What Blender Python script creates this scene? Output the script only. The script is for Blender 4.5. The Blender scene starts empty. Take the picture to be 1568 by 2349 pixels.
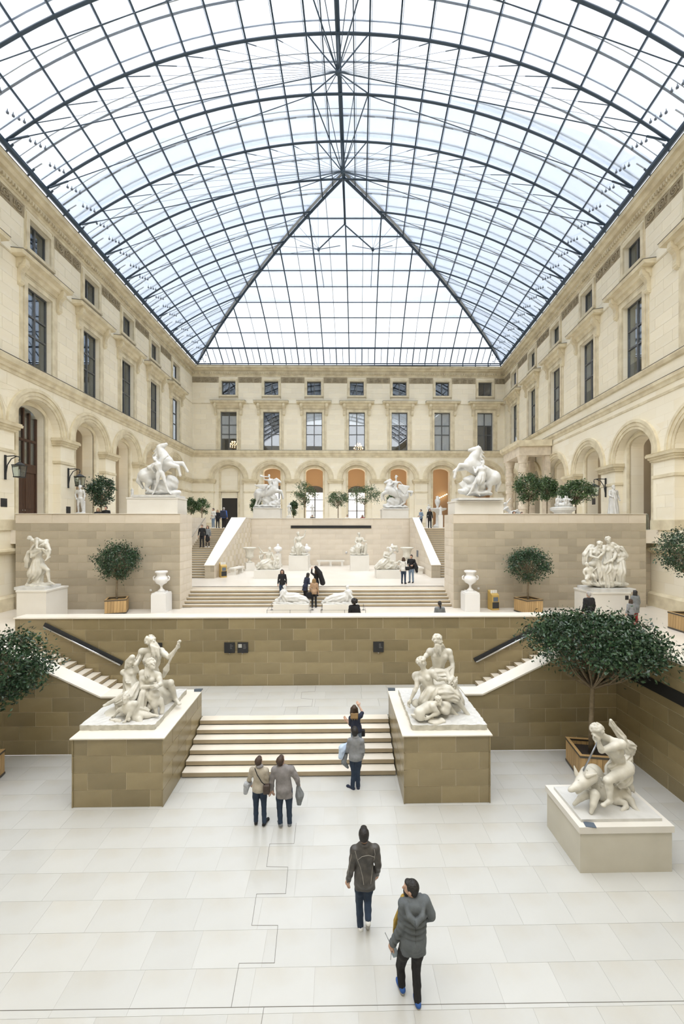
import bpy, bmesh, math, random
import numpy as np
from mathutils import Vector, Matrix

# ------------------------------------------------------------------ camera, sky, light
random.seed(7)
scene = bpy.context.scene
COL = scene.collection
FPX, HOR, CXP, CAMZ, YAW = 930.0, 1204.0, 784.0, 7.0, 0.018   # focal length (px), horizon row, centre column, eye height, yaw
cam = bpy.data.cameras.new('camera'); camo = bpy.data.objects.new('camera', cam); COL.objects.link(camo)
camo.location = (0, 0, CAMZ); camo.rotation_euler = (math.pi / 2, 0, -YAW)
cam.sensor_fit = 'HORIZONTAL'; cam.sensor_width = 36.0; cam.lens = FPX / 1568 * 36.0
cam.shift_y = (HOR - 1174.5) / 1568.0; cam.clip_end = 400; cam.clip_start = 0.05
scene.camera = camo

world = bpy.data.worlds.new('overcast_sky'); scene.world = world; world.use_nodes = True
_n = world.node_tree.nodes; _l = world.node_tree.links
_bg = _n['Background']; _tc = _n.new('ShaderNodeTexCoord'); _sep = _n.new('ShaderNodeSeparateXYZ')
_mr = _n.new('ShaderNodeMapRange'); _mr.inputs['From Min'].default_value = 0.0; _mr.inputs['To Min'].default_value = 0.75; _mr.inputs['To Max'].default_value = 1.0
_ns = _n.new('ShaderNodeTexNoise'); _ns.inputs['Scale'].default_value = 2.6; _ns.inputs['Detail'].default_value = 4.0
_rp = _n.new('ShaderNodeValToRGB')
_rp.color_ramp.elements[0].position = 0.33; _rp.color_ramp.elements[0].color = (0.87, 0.91, 0.97, 1)
_rp.color_ramp.elements[1].position = 0.62; _rp.color_ramp.elements[1].color = (0.97, 0.98, 1.0, 1)
_mul = _n.new('ShaderNodeMixRGB'); _mul.blend_type = 'MULTIPLY'; _mul.inputs['Fac'].default_value = 1.0
_l.new(_tc.outputs['Generated'], _sep.inputs[0]); _l.new(_sep.outputs['Z'], _mr.inputs['Value'])
_l.new(_tc.outputs['Generated'], _ns.inputs['Vector']); _l.new(_ns.outputs['Fac'], _rp.inputs['Fac'])
_l.new(_rp.outputs['Color'], _mul.inputs['Color1']); _l.new(_mr.outputs['Result'], _mul.inputs['Color2'])
_l.new(_mul.outputs['Color'], _bg.inputs['Color']); _bg.inputs['Strength'].default_value = 1.34

sun = bpy.data.lights.new('overhead_fill', 'SUN'); fillo = bpy.data.objects.new('overhead_fill', sun); COL.objects.link(fillo)
sun.energy = 4.2; sun.angle = math.radians(115); sun.color = (1.0, 0.985, 0.96)
fillo.rotation_euler = (math.radians(24), math.radians(-6), 0)   # added broad fill from overhead, a little behind the viewer; no sun shows
scene.view_settings.view_transform = 'Standard'; scene.view_settings.look = 'None'
scene.view_settings.gamma = 1.0; scene.view_settings.exposure = 0.78; scene.view_settings.use_curve_mapping = False

# ------------------------------------------------------------------ helpers
def c2w(xc, d):
    "camera-frame plan position (right, depth) -> world plan position"
    return (xc * math.cos(YAW) + d * math.sin(YAW), -xc * math.sin(YAW) + d * math.cos(YAW))
def G(px, py, z):
    "point of the photograph standing on the level z"
    d = FPX * (CAMZ - z) / (py - HOR)
    return c2w((px - CXP) / FPX * d, d)
def AT(px, d):
    "plan position on the column px at depth d"
    return c2w((px - CXP) / FPX * d, d)
def ZAT(py, d): return CAMZ - (py - HOR) / FPX * d

def tag(o, label=None, cat=None, group=None, kind=None):
    if label: o['label'] = label
    if cat: o['category'] = cat
    if group: o['group'] = group
    if kind: o['kind'] = kind
    return o
def link(o, parent=None):
    COL.objects.link(o)
    if parent: o.parent = parent
    return o
def obj(name, me, parent=None, M=None):
    o = bpy.data.objects.new(name, me); link(o, parent)
    if M is not None: o.matrix_basis = M
    return o
def empty(name, loc=(0, 0, 0), rz=0.0, label=None, cat=None, group=None):
    o = bpy.data.objects.new(name, None); COL.objects.link(o)
    o.location = loc; o.rotation_euler = (0, 0, rz); o.empty_display_size = 0.2
    return tag(o, label, cat, group)
def copy_tree(o, parent=None):
    c = o.copy(); link(c); c.parent = parent
    for ch in list(o.children): copy_tree(ch, c)
    return c

class MB:
    "collects geometry for ONE mesh"
    def __init__(s): s.v = []; s.f = []; s.sm = False
    def add(s, vs, fs):
        b = len(s.v); s.v += [tuple(p) for p in vs]; s.f += [tuple(b + i for i in f) for f in fs]; return s
    def box(s, x0, x1, y0, y1, z0, z1):
        return s.add([(x0,y0,z0),(x1,y0,z0),(x1,y1,z0),(x0,y1,z0),(x0,y0,z1),(x1,y0,z1),(x1,y1,z1),(x0,y1,z1)],
                     [(0,3,2,1),(4,5,6,7),(0,1,5,4),(1,2,6,5),(2,3,7,6),(3,0,4,7)])
    def prism(s, poly, a0, a1, axis='y'):
        "extrude a polygon; axis y: poly=(x,z); axis z: poly=(x,y); axis x: poly=(y,z)"
        n = len(poly)
        def P(p, a): return (p[0], a, p[1]) if axis == 'y' else ((p[0], p[1], a) if axis == 'z' else (a, p[0], p[1]))
        vs = [P(p, a0) for p in poly] + [P(p, a1) for p in poly]
        fs = [tuple(range(n)), tuple(range(2*n-1, n-1, -1))] + [(i, i+n, (i+1) % n + n, (i+1) % n) for i in range(n)]
        return s.add(vs, fs)
    def loft(s, A, B):
        "quads between two equal point lists"
        n = len(A); return s.add(list(A) + list(B), [(i, i+1, n+i+1, n+i) for i in range(n-1)])
    def tube(s, pts, r, n=6, cap=True, closed=False):
        pts = [Vector(p) for p in pts]; m = len(pts); rr = r if isinstance(r, (list, tuple)) else [r]*m
        vs = []; up = Vector((0, 0, 1)); prev = None
        for i, p in enumerate(pts):
            t = (pts[min(i+1, m-1)] - pts[max(i-1, 0)])
            if t.length < 1e-9: t = Vector((0, 0, 1))
            t.normalize()
            if prev is None:
                a = t.cross(up if abs(t.z) < 0.9 else Vector((1, 0, 0))); a.normalize()
            else:
                a = prev - t * prev.dot(t); a = a.normalized() if a.length > 1e-6 else t.orthogonal().normalized()
            prev = a; b = t.cross(a)
            for k in range(n):
                th = 2*math.pi*k/n + math.pi/n; vs.append(p + (a*math.cos(th) + b*math.sin(th))*rr[i])
        fs = [(i*n+k, i*n+(k+1) % n, (i+1)*n+(k+1) % n, (i+1)*n+k) for i in range(m-1) for k in range(n)]
        if cap: fs += [tuple(range(n))[::-1], tuple((m-1)*n+k for k in range(n))]
        return s.add(vs, fs)
    def lathe(s, prof, n=24, c=(0, 0)):
        vs = []; m = len(prof)
        for r, z in prof:
            for k in range(n): th = 2*math.pi*k/n; vs.append((c[0]+r*math.cos(th), c[1]+r*math.sin(th), z))
        fs = [(i*n+k, i*n+(k+1) % n, (i+1)*n+(k+1) % n, (i+1)*n+k) for i in range(m-1) for k in range(n)]
        fs += [tuple(range(n))[::-1], tuple((m-1)*n+k for k in range(n))]
        return s.add(vs, fs)
    def mesh(s, name, mat, merge=0.0, smooth=False):
        me = bpy.data.meshes.new(name); me.from_pydata(s.v, [], s.f)
        bm = bmesh.new(); bm.from_mesh(me)
        if merge: bmesh.ops.remove_doubles(bm, verts=bm.verts, dist=merge)
        bmesh.ops.recalc_face_normals(bm, faces=bm.faces); bm.to_mesh(me); bm.free()
        if mat: me.materials.append(mat)
        if smooth: me.polygons.foreach_set('use_smooth', [True]*len(me.polygons))
        me.update(); return me
    def build(s, name, mat, parent=None, merge=0.0, smooth=False, M=None):
        return obj(name, s.mesh(name, mat, merge, smooth), parent, M)
def clip(poly, f):
    "keep the part of a 2-D polygon where f(p) >= 0"
    out = []
    for i, p in enumerate(poly):
        q = poly[(i+1) % len(poly)]; a, b = f(p), f(q)
        if a >= 0: out.append(p)
        if (a >= 0) != (b >= 0):
            t = a/(a-b); out.append((p[0]+(q[0]-p[0])*t, p[1]+(q[1]-p[1])*t))
    return out

# ------------------------------------------------------------------ materials (all procedural)
def mat(name, col, rough=0.6, var=None, scale=3.0, rnd=0.0, bump=0.0, bscale=20.0, metal=0.0, spec=0.5, stretch=None, coat=0.0, var2=None, scale2=0.6):
    m = bpy.data.materials.new(name); m.use_nodes = True; nt = m.node_tree; N = nt.nodes; L = nt.links
    P = N['Principled BSDF']; P.inputs['Base Color'].default_value = (*col, 1); P.inputs['Roughness'].default_value = rough
    P.inputs['Metallic'].default_value = metal; P.inputs['Specular IOR Level'].default_value = spec
    if coat: P.inputs['Coat Weight'].default_value = coat; P.inputs['Coat Roughness'].default_value = 0.12
    tc = N.new('ShaderNodeTexCoord'); vec = tc.outputs['Object']
    if stretch:
        mp = N.new('ShaderNodeMapping'); mp.inputs['Scale'].default_value = stretch; L.new(vec, mp.inputs['Vector']); vec = mp.outputs['Vector']
    cur = None
    def mixin(c2, fac):
        nonlocal cur
        mx = N.new('ShaderNodeMixRGB'); L.new(fac, mx.inputs['Fac'])
        if cur is None: mx.inputs['Color1'].default_value = (*col, 1)
        else: L.new(cur, mx.inputs['Color1'])
        mx.inputs['Color2'].default_value = (*c2, 1); cur = mx.outputs['Color']
    def noisefac(sc, lo=0.35, hi=0.7):
        nz = N.new('ShaderNodeTexNoise'); nz.inputs['Scale'].default_value = sc; nz.inputs['Detail'].default_value = 6.0
        L.new(vec, nz.inputs['Vector']); r = N.new('ShaderNodeMapRange'); r.inputs['From Min'].default_value = lo; r.inputs['From Max'].default_value = hi
        L.new(nz.outputs['Fac'], r.inputs['Value']); return r.outputs['Result']
    if var: mixin(var, noisefac(scale))
    if var2: mixin(var2, noisefac(scale2, 0.5, 0.72))
    if rnd:
        oi = N.new('ShaderNodeObjectInfo'); hs = N.new('ShaderNodeHueSaturation')
        r = N.new('ShaderNodeMapRange'); r.inputs['To Min'].default_value = 1-rnd; r.inputs['To Max'].default_value = 1+rnd
        L.new(oi.outputs['Random'], r.inputs['Value']); L.new(r.outputs['Result'], hs.inputs['Value'])
        if cur is None: hs.inputs['Color'].default_value = (*col, 1)
        else: L.new(cur, hs.inputs['Color'])
        cur = hs.outputs['Color']
    if cur is not None: L.new(cur, P.inputs['Base Color'])
    if bump:
        nz = N.new('ShaderNodeTexNoise'); nz.inputs['Scale'].default_value = bscale; nz.inputs['Detail'].default_value = 5.0
        L.new(vec, nz.inputs['Vector']); b = N.new('ShaderNodeBump'); b.inputs['Strength'].default_value = bump; b.inputs['Distance'].default_value = 0.02
        L.new(nz.outputs['Fac'], b.inputs['Height']); L.new(b.outputs['Normal'], P.inputs['Normal'])
    return m
def emit(name, col, st):
    m = bpy.data.materials.new(name); m.use_nodes = True; P = m.node_tree.nodes['Principled BSDF']
    P.inputs['Base Color'].default_value = (*col, 1); P.inputs['Emission Color'].default_value = (*col, 1); P.inputs['Emission Strength'].default_value = st
    return m
def glass(name, tint, refl, rough=0.04, haze=0.0, ior=1.45):
    "thin sheet of glass: clear, with a Fresnel reflection and a little haze from the printed frit"
    m = bpy.data.materials.new(name); m.use_nodes = True; nt = m.node_tree; N = nt.nodes; L = nt.links
    N.remove(N['Principled BSDF']); out = N['Material Output']
    tr = N.new('ShaderNodeBsdfTransparent'); tr.inputs['Color'].default_value = (*tint, 1)
    gl = N.new('ShaderNodeBsdfGlossy'); gl.inputs['Roughness'].default_value = rough; gl.inputs['Color'].default_value = (0.9, 0.95, 1, 1)
    lw = N.new('ShaderNodeFresnel'); lw.inputs['IOR'].default_value = ior
    mr = N.new('ShaderNodeMath'); mr.operation = 'MULTIPLY_ADD'; mr.inputs[1].default_value = 0.8; mr.inputs[2].default_value = refl; mr.use_clamp = True
    L.new(lw.outputs[0], mr.inputs[0]); mx = N.new('ShaderNodeMixShader'); L.new(mr.outputs[0], mx.inputs[0]); L.new(tr.outputs[0], mx.inputs[1]); L.new(gl.outputs[0], mx.inputs[2])
    last = mx.outputs[0]
    if haze:
        tl = N.new('ShaderNodeBsdfTranslucent'); tl.inputs['Color'].default_value = (0.9, 0.93, 1, 1)
        m2 = N.new('ShaderNodeMixShader'); m2.inputs[0].default_value = haze; L.new(last, m2.inputs[1]); L.new(tl.outputs[0], m2.inputs[2]); last = m2.outputs[0]
    L.new(last, out.inputs['Surface']); return m

M_ashlar = mat('honey_ashlar', (0.298, 0.242, 0.135), 0.32, (0.235, 0.188, 0.10), 1.6, 0.17, 0.05, 30, coat=0.15)
M_ashlar2 = mat('pale_ashlar', (0.445, 0.39, 0.30), 0.4, (0.385, 0.335, 0.25), 1.4, 0.13, 0.05, 30)
M_ashlar3 = mat('cream_ashlar', (0.69, 0.62, 0.52), 0.45, (0.62, 0.545, 0.44), 1.2, 0.05, 0.04, 30)
M_mortar = mat('pale_mortar', (0.62, 0.54, 0.40), 0.8)
M_coping = mat('white_limestone', (0.80, 0.755, 0.675), 0.35, (0.74, 0.69, 0.60), 1.2, 0.02, coat=0.1)
M_tile = mat('polished_limestone_slab', (0.535, 0.535, 0.512), 0.20, (0.51, 0.508, 0.48), 1.1, 0.03, 0.0, coat=0.25, var2=(0.50, 0.48, 0.43), scale2=0.9)
M_joint = mat('dark_joint', (0.44, 0.42, 0.38), 0.8)
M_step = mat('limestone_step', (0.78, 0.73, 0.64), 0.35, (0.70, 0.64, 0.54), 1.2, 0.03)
M_riser_shade = mat('shaded_limestone_riser', (0.40, 0.325, 0.215), 0.5, (0.34, 0.275, 0.18), 1.2)  # step stone darkened for front faces: their weaker light put into the colour
M_black = mat('black_shadow_gap', (0.012, 0.012, 0.013), 0.6)
M_steel = mat('brushed_steel', (0.62, 0.63, 0.65), 0.22, metal=1.0)
M_darksteel = mat('blue_grey_painted_steel', (0.040, 0.068, 0.105), 0.45)
M_midsteel = mat('grey_screen_steel', (0.16, 0.19, 0.24), 0.5)
M_alu = mat('pale_aluminium_bar', (0.40, 0.44, 0.50), 0.4)
M_roofglass = glass('roof_glass', (0.93, 0.95, 0.98), 0.01, 0.25, haze=0.04)
M_screenglass = glass('screened_roof_glass', (0.86, 0.88, 0.905), 0.01, 0.25, haze=0.04)   # glass below the tubular sunscreen
M_lead = mat('lead_flashing', (0.16, 0.15, 0.13), 0.6)
M_winglass = glass('window_glass', (0.93, 0.94, 0.95), 0.05, 0.01)
M_balglass = glass('balustrade_glass', (0.88, 0.93, 0.92), 0.05)
# ------------------------------------------------------------------ the sunken court: floors, stairs, walls of ashlar
Z1, Z2, Z3, Z4 = 0.87, 2.55, 3.42, 6.72
_unit = {}
def unit_box(w, t, h, m):
    k = (round(w, 3), round(t, 3), round(h, 3), m.name)
    if k not in _unit: _unit[k] = MB().box(-w/2, w/2, -t/2, t/2, -h/2, h/2).mesh('block', m)
    return _unit[k]
def ashlar(parent, O, U, N, L, z0, nc, ch, bl, m, clipf=None, th=0.026, gap=0.014, stag=0.5, name='stone_block', top=None, off=0.0, skip=None):
    "courses of single stone blocks on a wall face; O plan origin, U plan direction, N plan outward normal"
    U = Vector((U[0], U[1], 0)).normalized(); N = Vector((N[0], N[1], 0)).normalized(); O = Vector((O[0], O[1], 0))
    for c in range(nc):
        h = ch if not (top and c == nc-1) else top
        za = z0 + c*ch; s = -bl*(stag if c % 2 else 0.0) - off
        while s < L - 0.02:
            a, b = max(0, s), min(L, s+bl); s += bl
            if b - a < 0.06: continue
            pa = (a+gap/2, za+gap/2); pb = (b-gap/2, za+h-gap/2)
            if skip and skip((a+b)/2, za+h/2): continue
            if clipf:
                rect = [pa, (pb[0], pa[1]), pb, (pa[0], pb[1])]; q = clip(rect, clipf)
                if len(q) < 3: continue
                if len(q) != 4 or any(abs(q[i][0]-rect[i][0])+abs(q[i][1]-rect[i][1]) > 1e-6 for i in range(4)):
                    me = MB(); k = len(q); vs = [O+U*p[0]+Vector((0, 0, p[1]))+N*e for e in (-0.018, th-0.018) for p in q]
                    me.add(vs, [tuple(range(k)), tuple(range(2*k-1, k-1, -1))]+[(i, i+k, (i+1) % k+k, (i+1) % k) for i in range(k)])
                    me.build(name, m, parent); continue
            w = pb[0]-pa[0]; hh = pb[1]-pa[1]
            C = O + U*((pa[0]+pb[0])/2) + N*(th/2-0.018+random.uniform(-.002, .002)) + Vector((0, 0, (pa[1]+pb[1])/2))
            Mx = Matrix((( U.x, N.x, 0, C.x), (U.y, N.y, 0, C.y), (0, 0, 1, C.z), (0, 0, 0, 1)))
            if Mx.determinant() < 0: Mx = Matrix(((-U.x, N.x, 0, C.x), (-U.y, N.y, 0, C.y), (0, 0, 1, C.z), (0, 0, 0, 1)))
            obj(name, unit_box(w, th, hh, m), parent, Mx)
def struct(name, mb, m, parent=None, label=None, cat=None, **k):
    o = mb.build(name, m, parent, **k)
    if parent is None: tag(o, label or None, cat, kind='structure')
    return o
def tiles(parent, x0, x1, y0, y1, z, row, tl, m, name='floor_slab'):
    y = y1; r = 0
    while y > y0 + 0.05:
        ya = max(y0, y-row); x = x0 - random.uniform(0.1, tl*0.8)
        while x < x1:
            w = tl*random.choice((1.0, 1.0, 1.18, 0.86)); a, b = max(x0, x), min(x1, x+w); x += w
            if b-a < 0.05: continue
            me = unit_box(round(b-a-0.004, 3), 0.04, round(y-ya-0.004, 3), m)
            Mx = Matrix.Translation(((a+b)/2, (ya+y)/2, z-0.02+random.uniform(-.0006, .0006))) @ Matrix.Rotation(math.pi/2, 4, 'X')
            obj(name, me, parent, Mx)
        y -= row; r += 1

floor = struct('floor', MB().box(-11.33, 8.79, -5.5, 12.5, -0.3, -0.004), M_joint, label='polished cream limestone slab floor of the sunken court', cat='floor')
tiles(floor, -11.33, 8.79, 4.62, 12.48, 0.0, 0.605, 0.93, M_tile)
def joint_line(parent, pts, z, w=0.0035):
    "dark expansion joint running between the slabs"
    P = [G(a, b, z) for a, b in pts]; mb = MB()
    for (xa, ya), (xb, yb) in zip(P[:-1], P[1:]):
        d = Vector((xb-xa, yb-ya, 0)); l = d.length; d.normalize(); n = Vector((-d.y, d.x, 0))*w; A = Vector((xa, ya, z))-d*w; B = Vector((xb, yb, z))+d*w
        mb.add([A+n, B+n, B-n, A-n, A+n+Vector((0, 0, .0025)), B+n+Vector((0, 0, .0025)), B-n+Vector((0, 0, .0025)), A-n+Vector((0, 0, .0025))], [(0, 1, 2, 3), (7, 6, 5, 4), (0, 4, 5, 1), (1, 5, 6, 2), (2, 6, 7, 3), (3, 7, 4, 0)])
    mb.build('expansion_joint', M_expj, parent)
M_expj = mat('grey_expansion_joint', (0.16, 0.15, 0.13), 0.9)
joint_line(floor, [(679, 1888), (674, 1935), (618, 1936), (611, 1988), (660, 1989), (655, 2050), (588, 2051), (577, 2123), (637, 2123), (629, 2209), (548, 2210), (530, 2311)], 0.0)
joint_line(floor, [(-40, 2319), (530, 2311), (1000, 2304), (1610, 2296)], 0.0, .0042); joint_line(floor, [(605, 2311), (597, 2360)], 0.0)
_nf = MB().box(-11.33, 8.79, -5.5, 4.62, -0.1, 0.0).build('floor_apron', M_tile, floor)

def stair_slabs(name, x0, x1, y0, n, rise, tread, z0, label, cat='stairs', th=None):
    "straight flight climbing in +y; every step one slab over a dark shadow gap"
    core = MB()
    poly = [(y0+0.05, z0)]
    for k in range(n): poly += [(y0+0.05+k*tread, z0+(k+1)*rise-0.03), (y0+0.05+(k+1)*tread, z0+(k+1)*rise-0.03)]
    poly[-1] = (y0+n*tread-0.01, poly[-1][1]); poly.append((y0+n*tread-0.01, z0))
    core.prism(poly, x0, x1, 'x'); root = struct(name, core, M_black, label=label, cat=cat)
    s = MB().box(x0, x1, 0, tread+0.02, -(rise-0.03), 0).mesh('step', M_step); s.materials.append(M_riser_shade)
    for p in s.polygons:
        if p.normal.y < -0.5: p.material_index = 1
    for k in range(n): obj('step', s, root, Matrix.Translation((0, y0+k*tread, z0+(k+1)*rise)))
    return root
stair_slabs('lower_stairs', -4.22, 1.70, 11.28, 6, 0.145, 0.30, 0.0, 'six wide limestone steps rising between the two ashlar pedestals')

landing = struct('floor_landing', MB().box(-11.33, 8.79, 12.98, 15.52, 0.3, Z1-0.03), M_joint, label='cream limestone landing at the top of the lower steps', cat='floor')
tiles(landing, -7.95, 5.4, 13.085, 15.5, Z1, 0.605, 1.1, M_tile)

joint_line(landing, [(724, 1573), (722, 1586), (692, 1588), (690, 1602), (717, 1604), (715, 1620), (683, 1621), (680, 1638)], Z1, .004)
def side_flight(sgn, name, label):
    x0 = -7.92 if sgn < 0 else 5.38
    core = MB(); poly = [(x0+sgn*0.05, Z1-0.05)]
    for k in range(12): poly += [(x0+sgn*(0.05+k*.3), Z1+(k+1)*.14-.03), (x0+sgn*(0.05+(k+1)*.3), Z1+(k+1)*.14-.03)]
    poly.append((poly[-1][0], Z1-0.05)); core.prism(poly, 12.98, 15.5, 'y')
    root = struct(name, core, M_mortar, label=label, cat='stairs')
    a, b = sorted((0, sgn*0.32)); s = MB().box(a, b, 12.98, 15.49, -0.11, 0).mesh('step', M_step); s.materials.append(M_riser_shade)
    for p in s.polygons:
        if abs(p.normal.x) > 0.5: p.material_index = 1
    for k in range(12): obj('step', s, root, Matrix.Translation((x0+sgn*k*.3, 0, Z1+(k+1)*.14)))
side_flight(-1, 'side_stairs', 'narrow limestone flight climbing left behind the low stepped wall')
side_flight(1, 'side_stairs', 'narrow limestone flight climbing right behind the low stepped wall')

# dark landing wall with coping, plaques and handrails
wl = struct('wall_landing', MB().box(-12.06, 9.52, 15.53, 16.08, 0.3, 3.45), M_mortar, label='honey ashlar parapet wall across the back of the landing', cat='wall')
ashlar(wl, (-12.06, 15.53), (1, 0), (0, -1), 21.58, Z1, 6, 0.431, 0.98, M_ashlar, off=0.3)
ashlar(wl, (-12.06, 15.53), (0, 1), (-1, 0), 0.55, Z1, 6, 0.431, 0.98, M_ashlar)
MB().box(-12.08, 9.54, 15.47, 16.10, 3.452, 3.50).build('coping', M_coping, wl)
# low side walls with sloped copings
for sgn, nm in ((-1, 'left'), (1, 'right')):
    f = lambda x: -1.27 + sgn*x           # distance from the court axis -> x
    P = [(5.28, 0), (5.28, 1.728), (5.84, 1.728), (9.44, 3.45), (10.08, 3.45), (10.08, 0)]
    mb = MB().prism([(f(a), z) for a, z in P], 12.50, 12.98, 'y')
    w = struct('wall_stair_'+nm, mb, M_mortar, label='dark honey ashlar wall with sloping white coping beside the %s flight' % nm, cat='wall')
    line = lambda p: min(1.728 + max(0, (p[0]-0.60))*0.4783, 3.45) - p[1]
    ashlar(w, (f(5.28), 12.50), (sgn, 0), (0, -1), 4.80, 0.0, 8, 0.432, 0.98, M_ashlar, clipf=lambda p: (1.728 + max(0.0, p[0]-0.56)*0.4783) - p[1], off=0.4)
    C = [(5.28, 1.728), (5.84, 1.728), (9.44, 3.45), (10.08, 3.45)]
    poly = [(f(a), z) for a, z in C] + [(f(a), z+0.05) for a, z in reversed(C)]
    MB().prism(poly, 12.45, 13.03, 'y').build('coping', M_coping, w)
# side walls of the pit
for sgn, nm, x in ((-1, 'left', -11.33), (1, 'right', 8.79)):
    a, b = sorted((x, x+sgn*0.5))
    w = struct('wall_pit_'+nm, MB().box(a, b, -5.5, 12.98, 0.0, 3.45), M_mortar, label='tall honey ashlar wall closing the %s side of the sunken court' % nm, cat='wall')
    if sgn > 0:
        ashlar(w, (x, 12.5), (0, -1), (-1, 0), 8.6, 0.0, 8, 0.4315, 0.98, M_ashlar, skip=lambda u, z: 2.45 < z < 2.75 and u < 9)
        MB().box(x-0.035, x+0.02, 3.9, 12.3, 2.42, 2.75).build('shadow_slot', M_black, w)
        ashlar(w, (x, 12.5), (0, -1), (-1, 0), 8.6, 2.37, 1, 0.06, 0.98, M_ashlar)
    MB().box(a-0.03, b+0.03, -5.5, 13.03, 3.45, 3.50).build('coping', M_coping, w)
struct('wall_pit_near', MB().box(-11.83, 9.29, -6.0, -5.5, 0, 3.45), M_ashlar, label='ashlar wall under the viewing terrace', cat='wall')

# terrace floors
M_floor2 = mat('terrace_limestone', (0.75, 0.70, 0.63), 0.3, (0.70, 0.645, 0.56), 0.8, coat=0.15)
struct('floor_terrace', MB().box(-19.5, 21.5, 16.05, 21.95, 1.8, Z2), M_floor2, label='cream limestone floor of the middle terrace', cat='floor')
struct('floor_terrace_left', MB().box(-19.5, -11.83, -6.0, 16.06, 1.8, Z2), M_floor2, label='limestone walkway along the left side of the court', cat='floor')
struct('floor_terrace_right', MB().box(9.29, 21.5, -6.0, 16.06, 1.8, Z2), M_floor2, label='limestone walkway along the right side of the court', cat='floor')
stair_slabs('terrace_stairs', -8.18, 6.36, 21.93, 6, 0.145, 0.30, Z2, 'wide run of limestone steps behind the reclining statues')
struct('floor_niche', MB().box(-11.0, 9.5, 23.42, 36.1, 2.8, Z3), M_floor2, label='bright limestone floor of the sculpture niche', cat='floor')

# big retaining walls left and right of the terrace steps
def retaining(name, x0, x1, inner, label, rnd):
    w = struct(name, MB().box(x0, x1, 21.6, 23.38, 1.8, 7.02).box(x0, x1, 21.6, 21.95, 7.0, 7.58), M_mortar, label=label, cat='wall')
    random.seed(rnd)
    ashlar(w, (x0, 21.6), (1, 0), (0, -1), x1-x0, Z2, 11, 0.412, 0.98, M_ashlar2, off=0.2)
    ashlar(w, (x0, 21.6), (1, 0), (0, -1), x1-x0, Z2+11*0.412, 1, 0.49, 1.9, M_ashlar3)
    ix = x1 if inner > 0 else x0
    ashlar(w, (ix, 21.6), (0, 1), (inner, 0), 1.78, Z2, 11, 0.412, 0.98, M_ashlar3)
    ashlar(w, (ix, 21.6), (0, 1), (inner, 0), 1.78, Z2+11*0.412, 1, 0.49, 1.0, M_ashlar3)
    MB().box(x0-0.01, x1+0.01, 21.54, 21.97, 7.575, 7.60).build('coping', M_coping, w)
    return w
retaining('wall_terrace_left', -16.75, -8.18, 1, 'tall pale ashlar retaining wall left of the terrace steps', 3)
retaining('wall_terrace_right', 6.36, 16.8, -1, 'tall tan ashlar retaining wall right of the terrace steps', 4)
for nm, a, b in (('left', -17.4, -16.75), ('right', 16.8, 17.6)):
    w = struct('wall_return_'+nm, MB().box(a, b, 22.3, 22.8, 1.8, 6.62), M_mortar, label='short ashlar return beside the %s side wall' % nm, cat='wall')
    ashlar(w, (a, 22.3), (1, 0), (0, -1), b-a, Z2, 9, 0.45, 0.98, M_ashlar2)
    a = max(a, -17.02); gp = MB().box(a+0.03, b-0.03, 22.4, 22.42, 6.62, 7.6).build('glass_balustrade', M_balglass); tag(gp, 'small clear glass guard panel above the %s return wall' % nm, 'glass panel')

# upper flights, their walls and sloped parapets, the niche
def upper_flight(x0, x1, nm, inner0, inner1, outer):
    stair_slabs('upper_stairs', x0, x1, 27.4, 23, (Z4-Z3)/23, 0.30, Z3, 'long narrow flight rising to the upper terrace at the %s of the niche' % nm)
    sl = (7.6-4.26)/(34.4-27.3)
    P = [(27.3, Z3), (27.3, 4.26), (34.4, 7.58), (36.5, 7.58), (36.5, Z3)]
    s = 1 if inner0 > x0 else -1
    fx = lambda y: inner0 + (inner1-inner0)*(y-27.3)/(36-27.3)
    w = MB(); k = len(P); w.add([(outer, y, z) for y, z in P]+[(fx(y), y, z) for y, z in P], [tuple(range(k)), tuple(range(2*k-1, k-1, -1))]+[(i, i+k, (i+1) % k+k, (i+1) % k) for i in range(k)])
    w = struct('wall_niche_'+nm, w, M_mortar, label='cream stone wall with white sloping top along the %s upper flight' % nm, cat='wall')
    L = math.hypot(inner1-inner0, 8.7)
    ashlar(w, (inner0, 27.3), (inner1-inner0, 8.7), (s, 0), L, Z3, 10, 0.416, 0.98, M_ashlar3, clipf=lambda p: 4.26+p[0]*0.4676-p[1])
    a, b = sorted((outer, inner0)); ashlar(w, (a, 27.3), (1, 0), (0, -1), b-a, Z3, 2, 0.42, 0.7, M_ashlar2)
    C = [(27.24, 4.26), (34.4, 7.58), (36.5, 7.58)]; k = 3; mb = MB()
    for y, z in C:
        pass
    Q = [(y, z) for y, z in C]+[(y, z+0.05) for y, z in reversed(C)]; k = len(Q)
    e = 0.03*s; mb.add([(outer-e, y, z) for y, z in Q]+[(fx(y)+e, y, z) for y, z in Q], [tuple(range(k)), tuple(range(2*k-1, k-1, -1))]+[(i, i+k, (i+1) % k+k, (i+1) % k) for i in range(k)])
    mb.build('coping', M_coping, w)
upper_flight(-10.9, -8.69, 'left', -8.05, -7.40, -8.69)
upper_flight(7.14, 9.40, 'right', 6.53, 6.67, 7.14)
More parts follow.
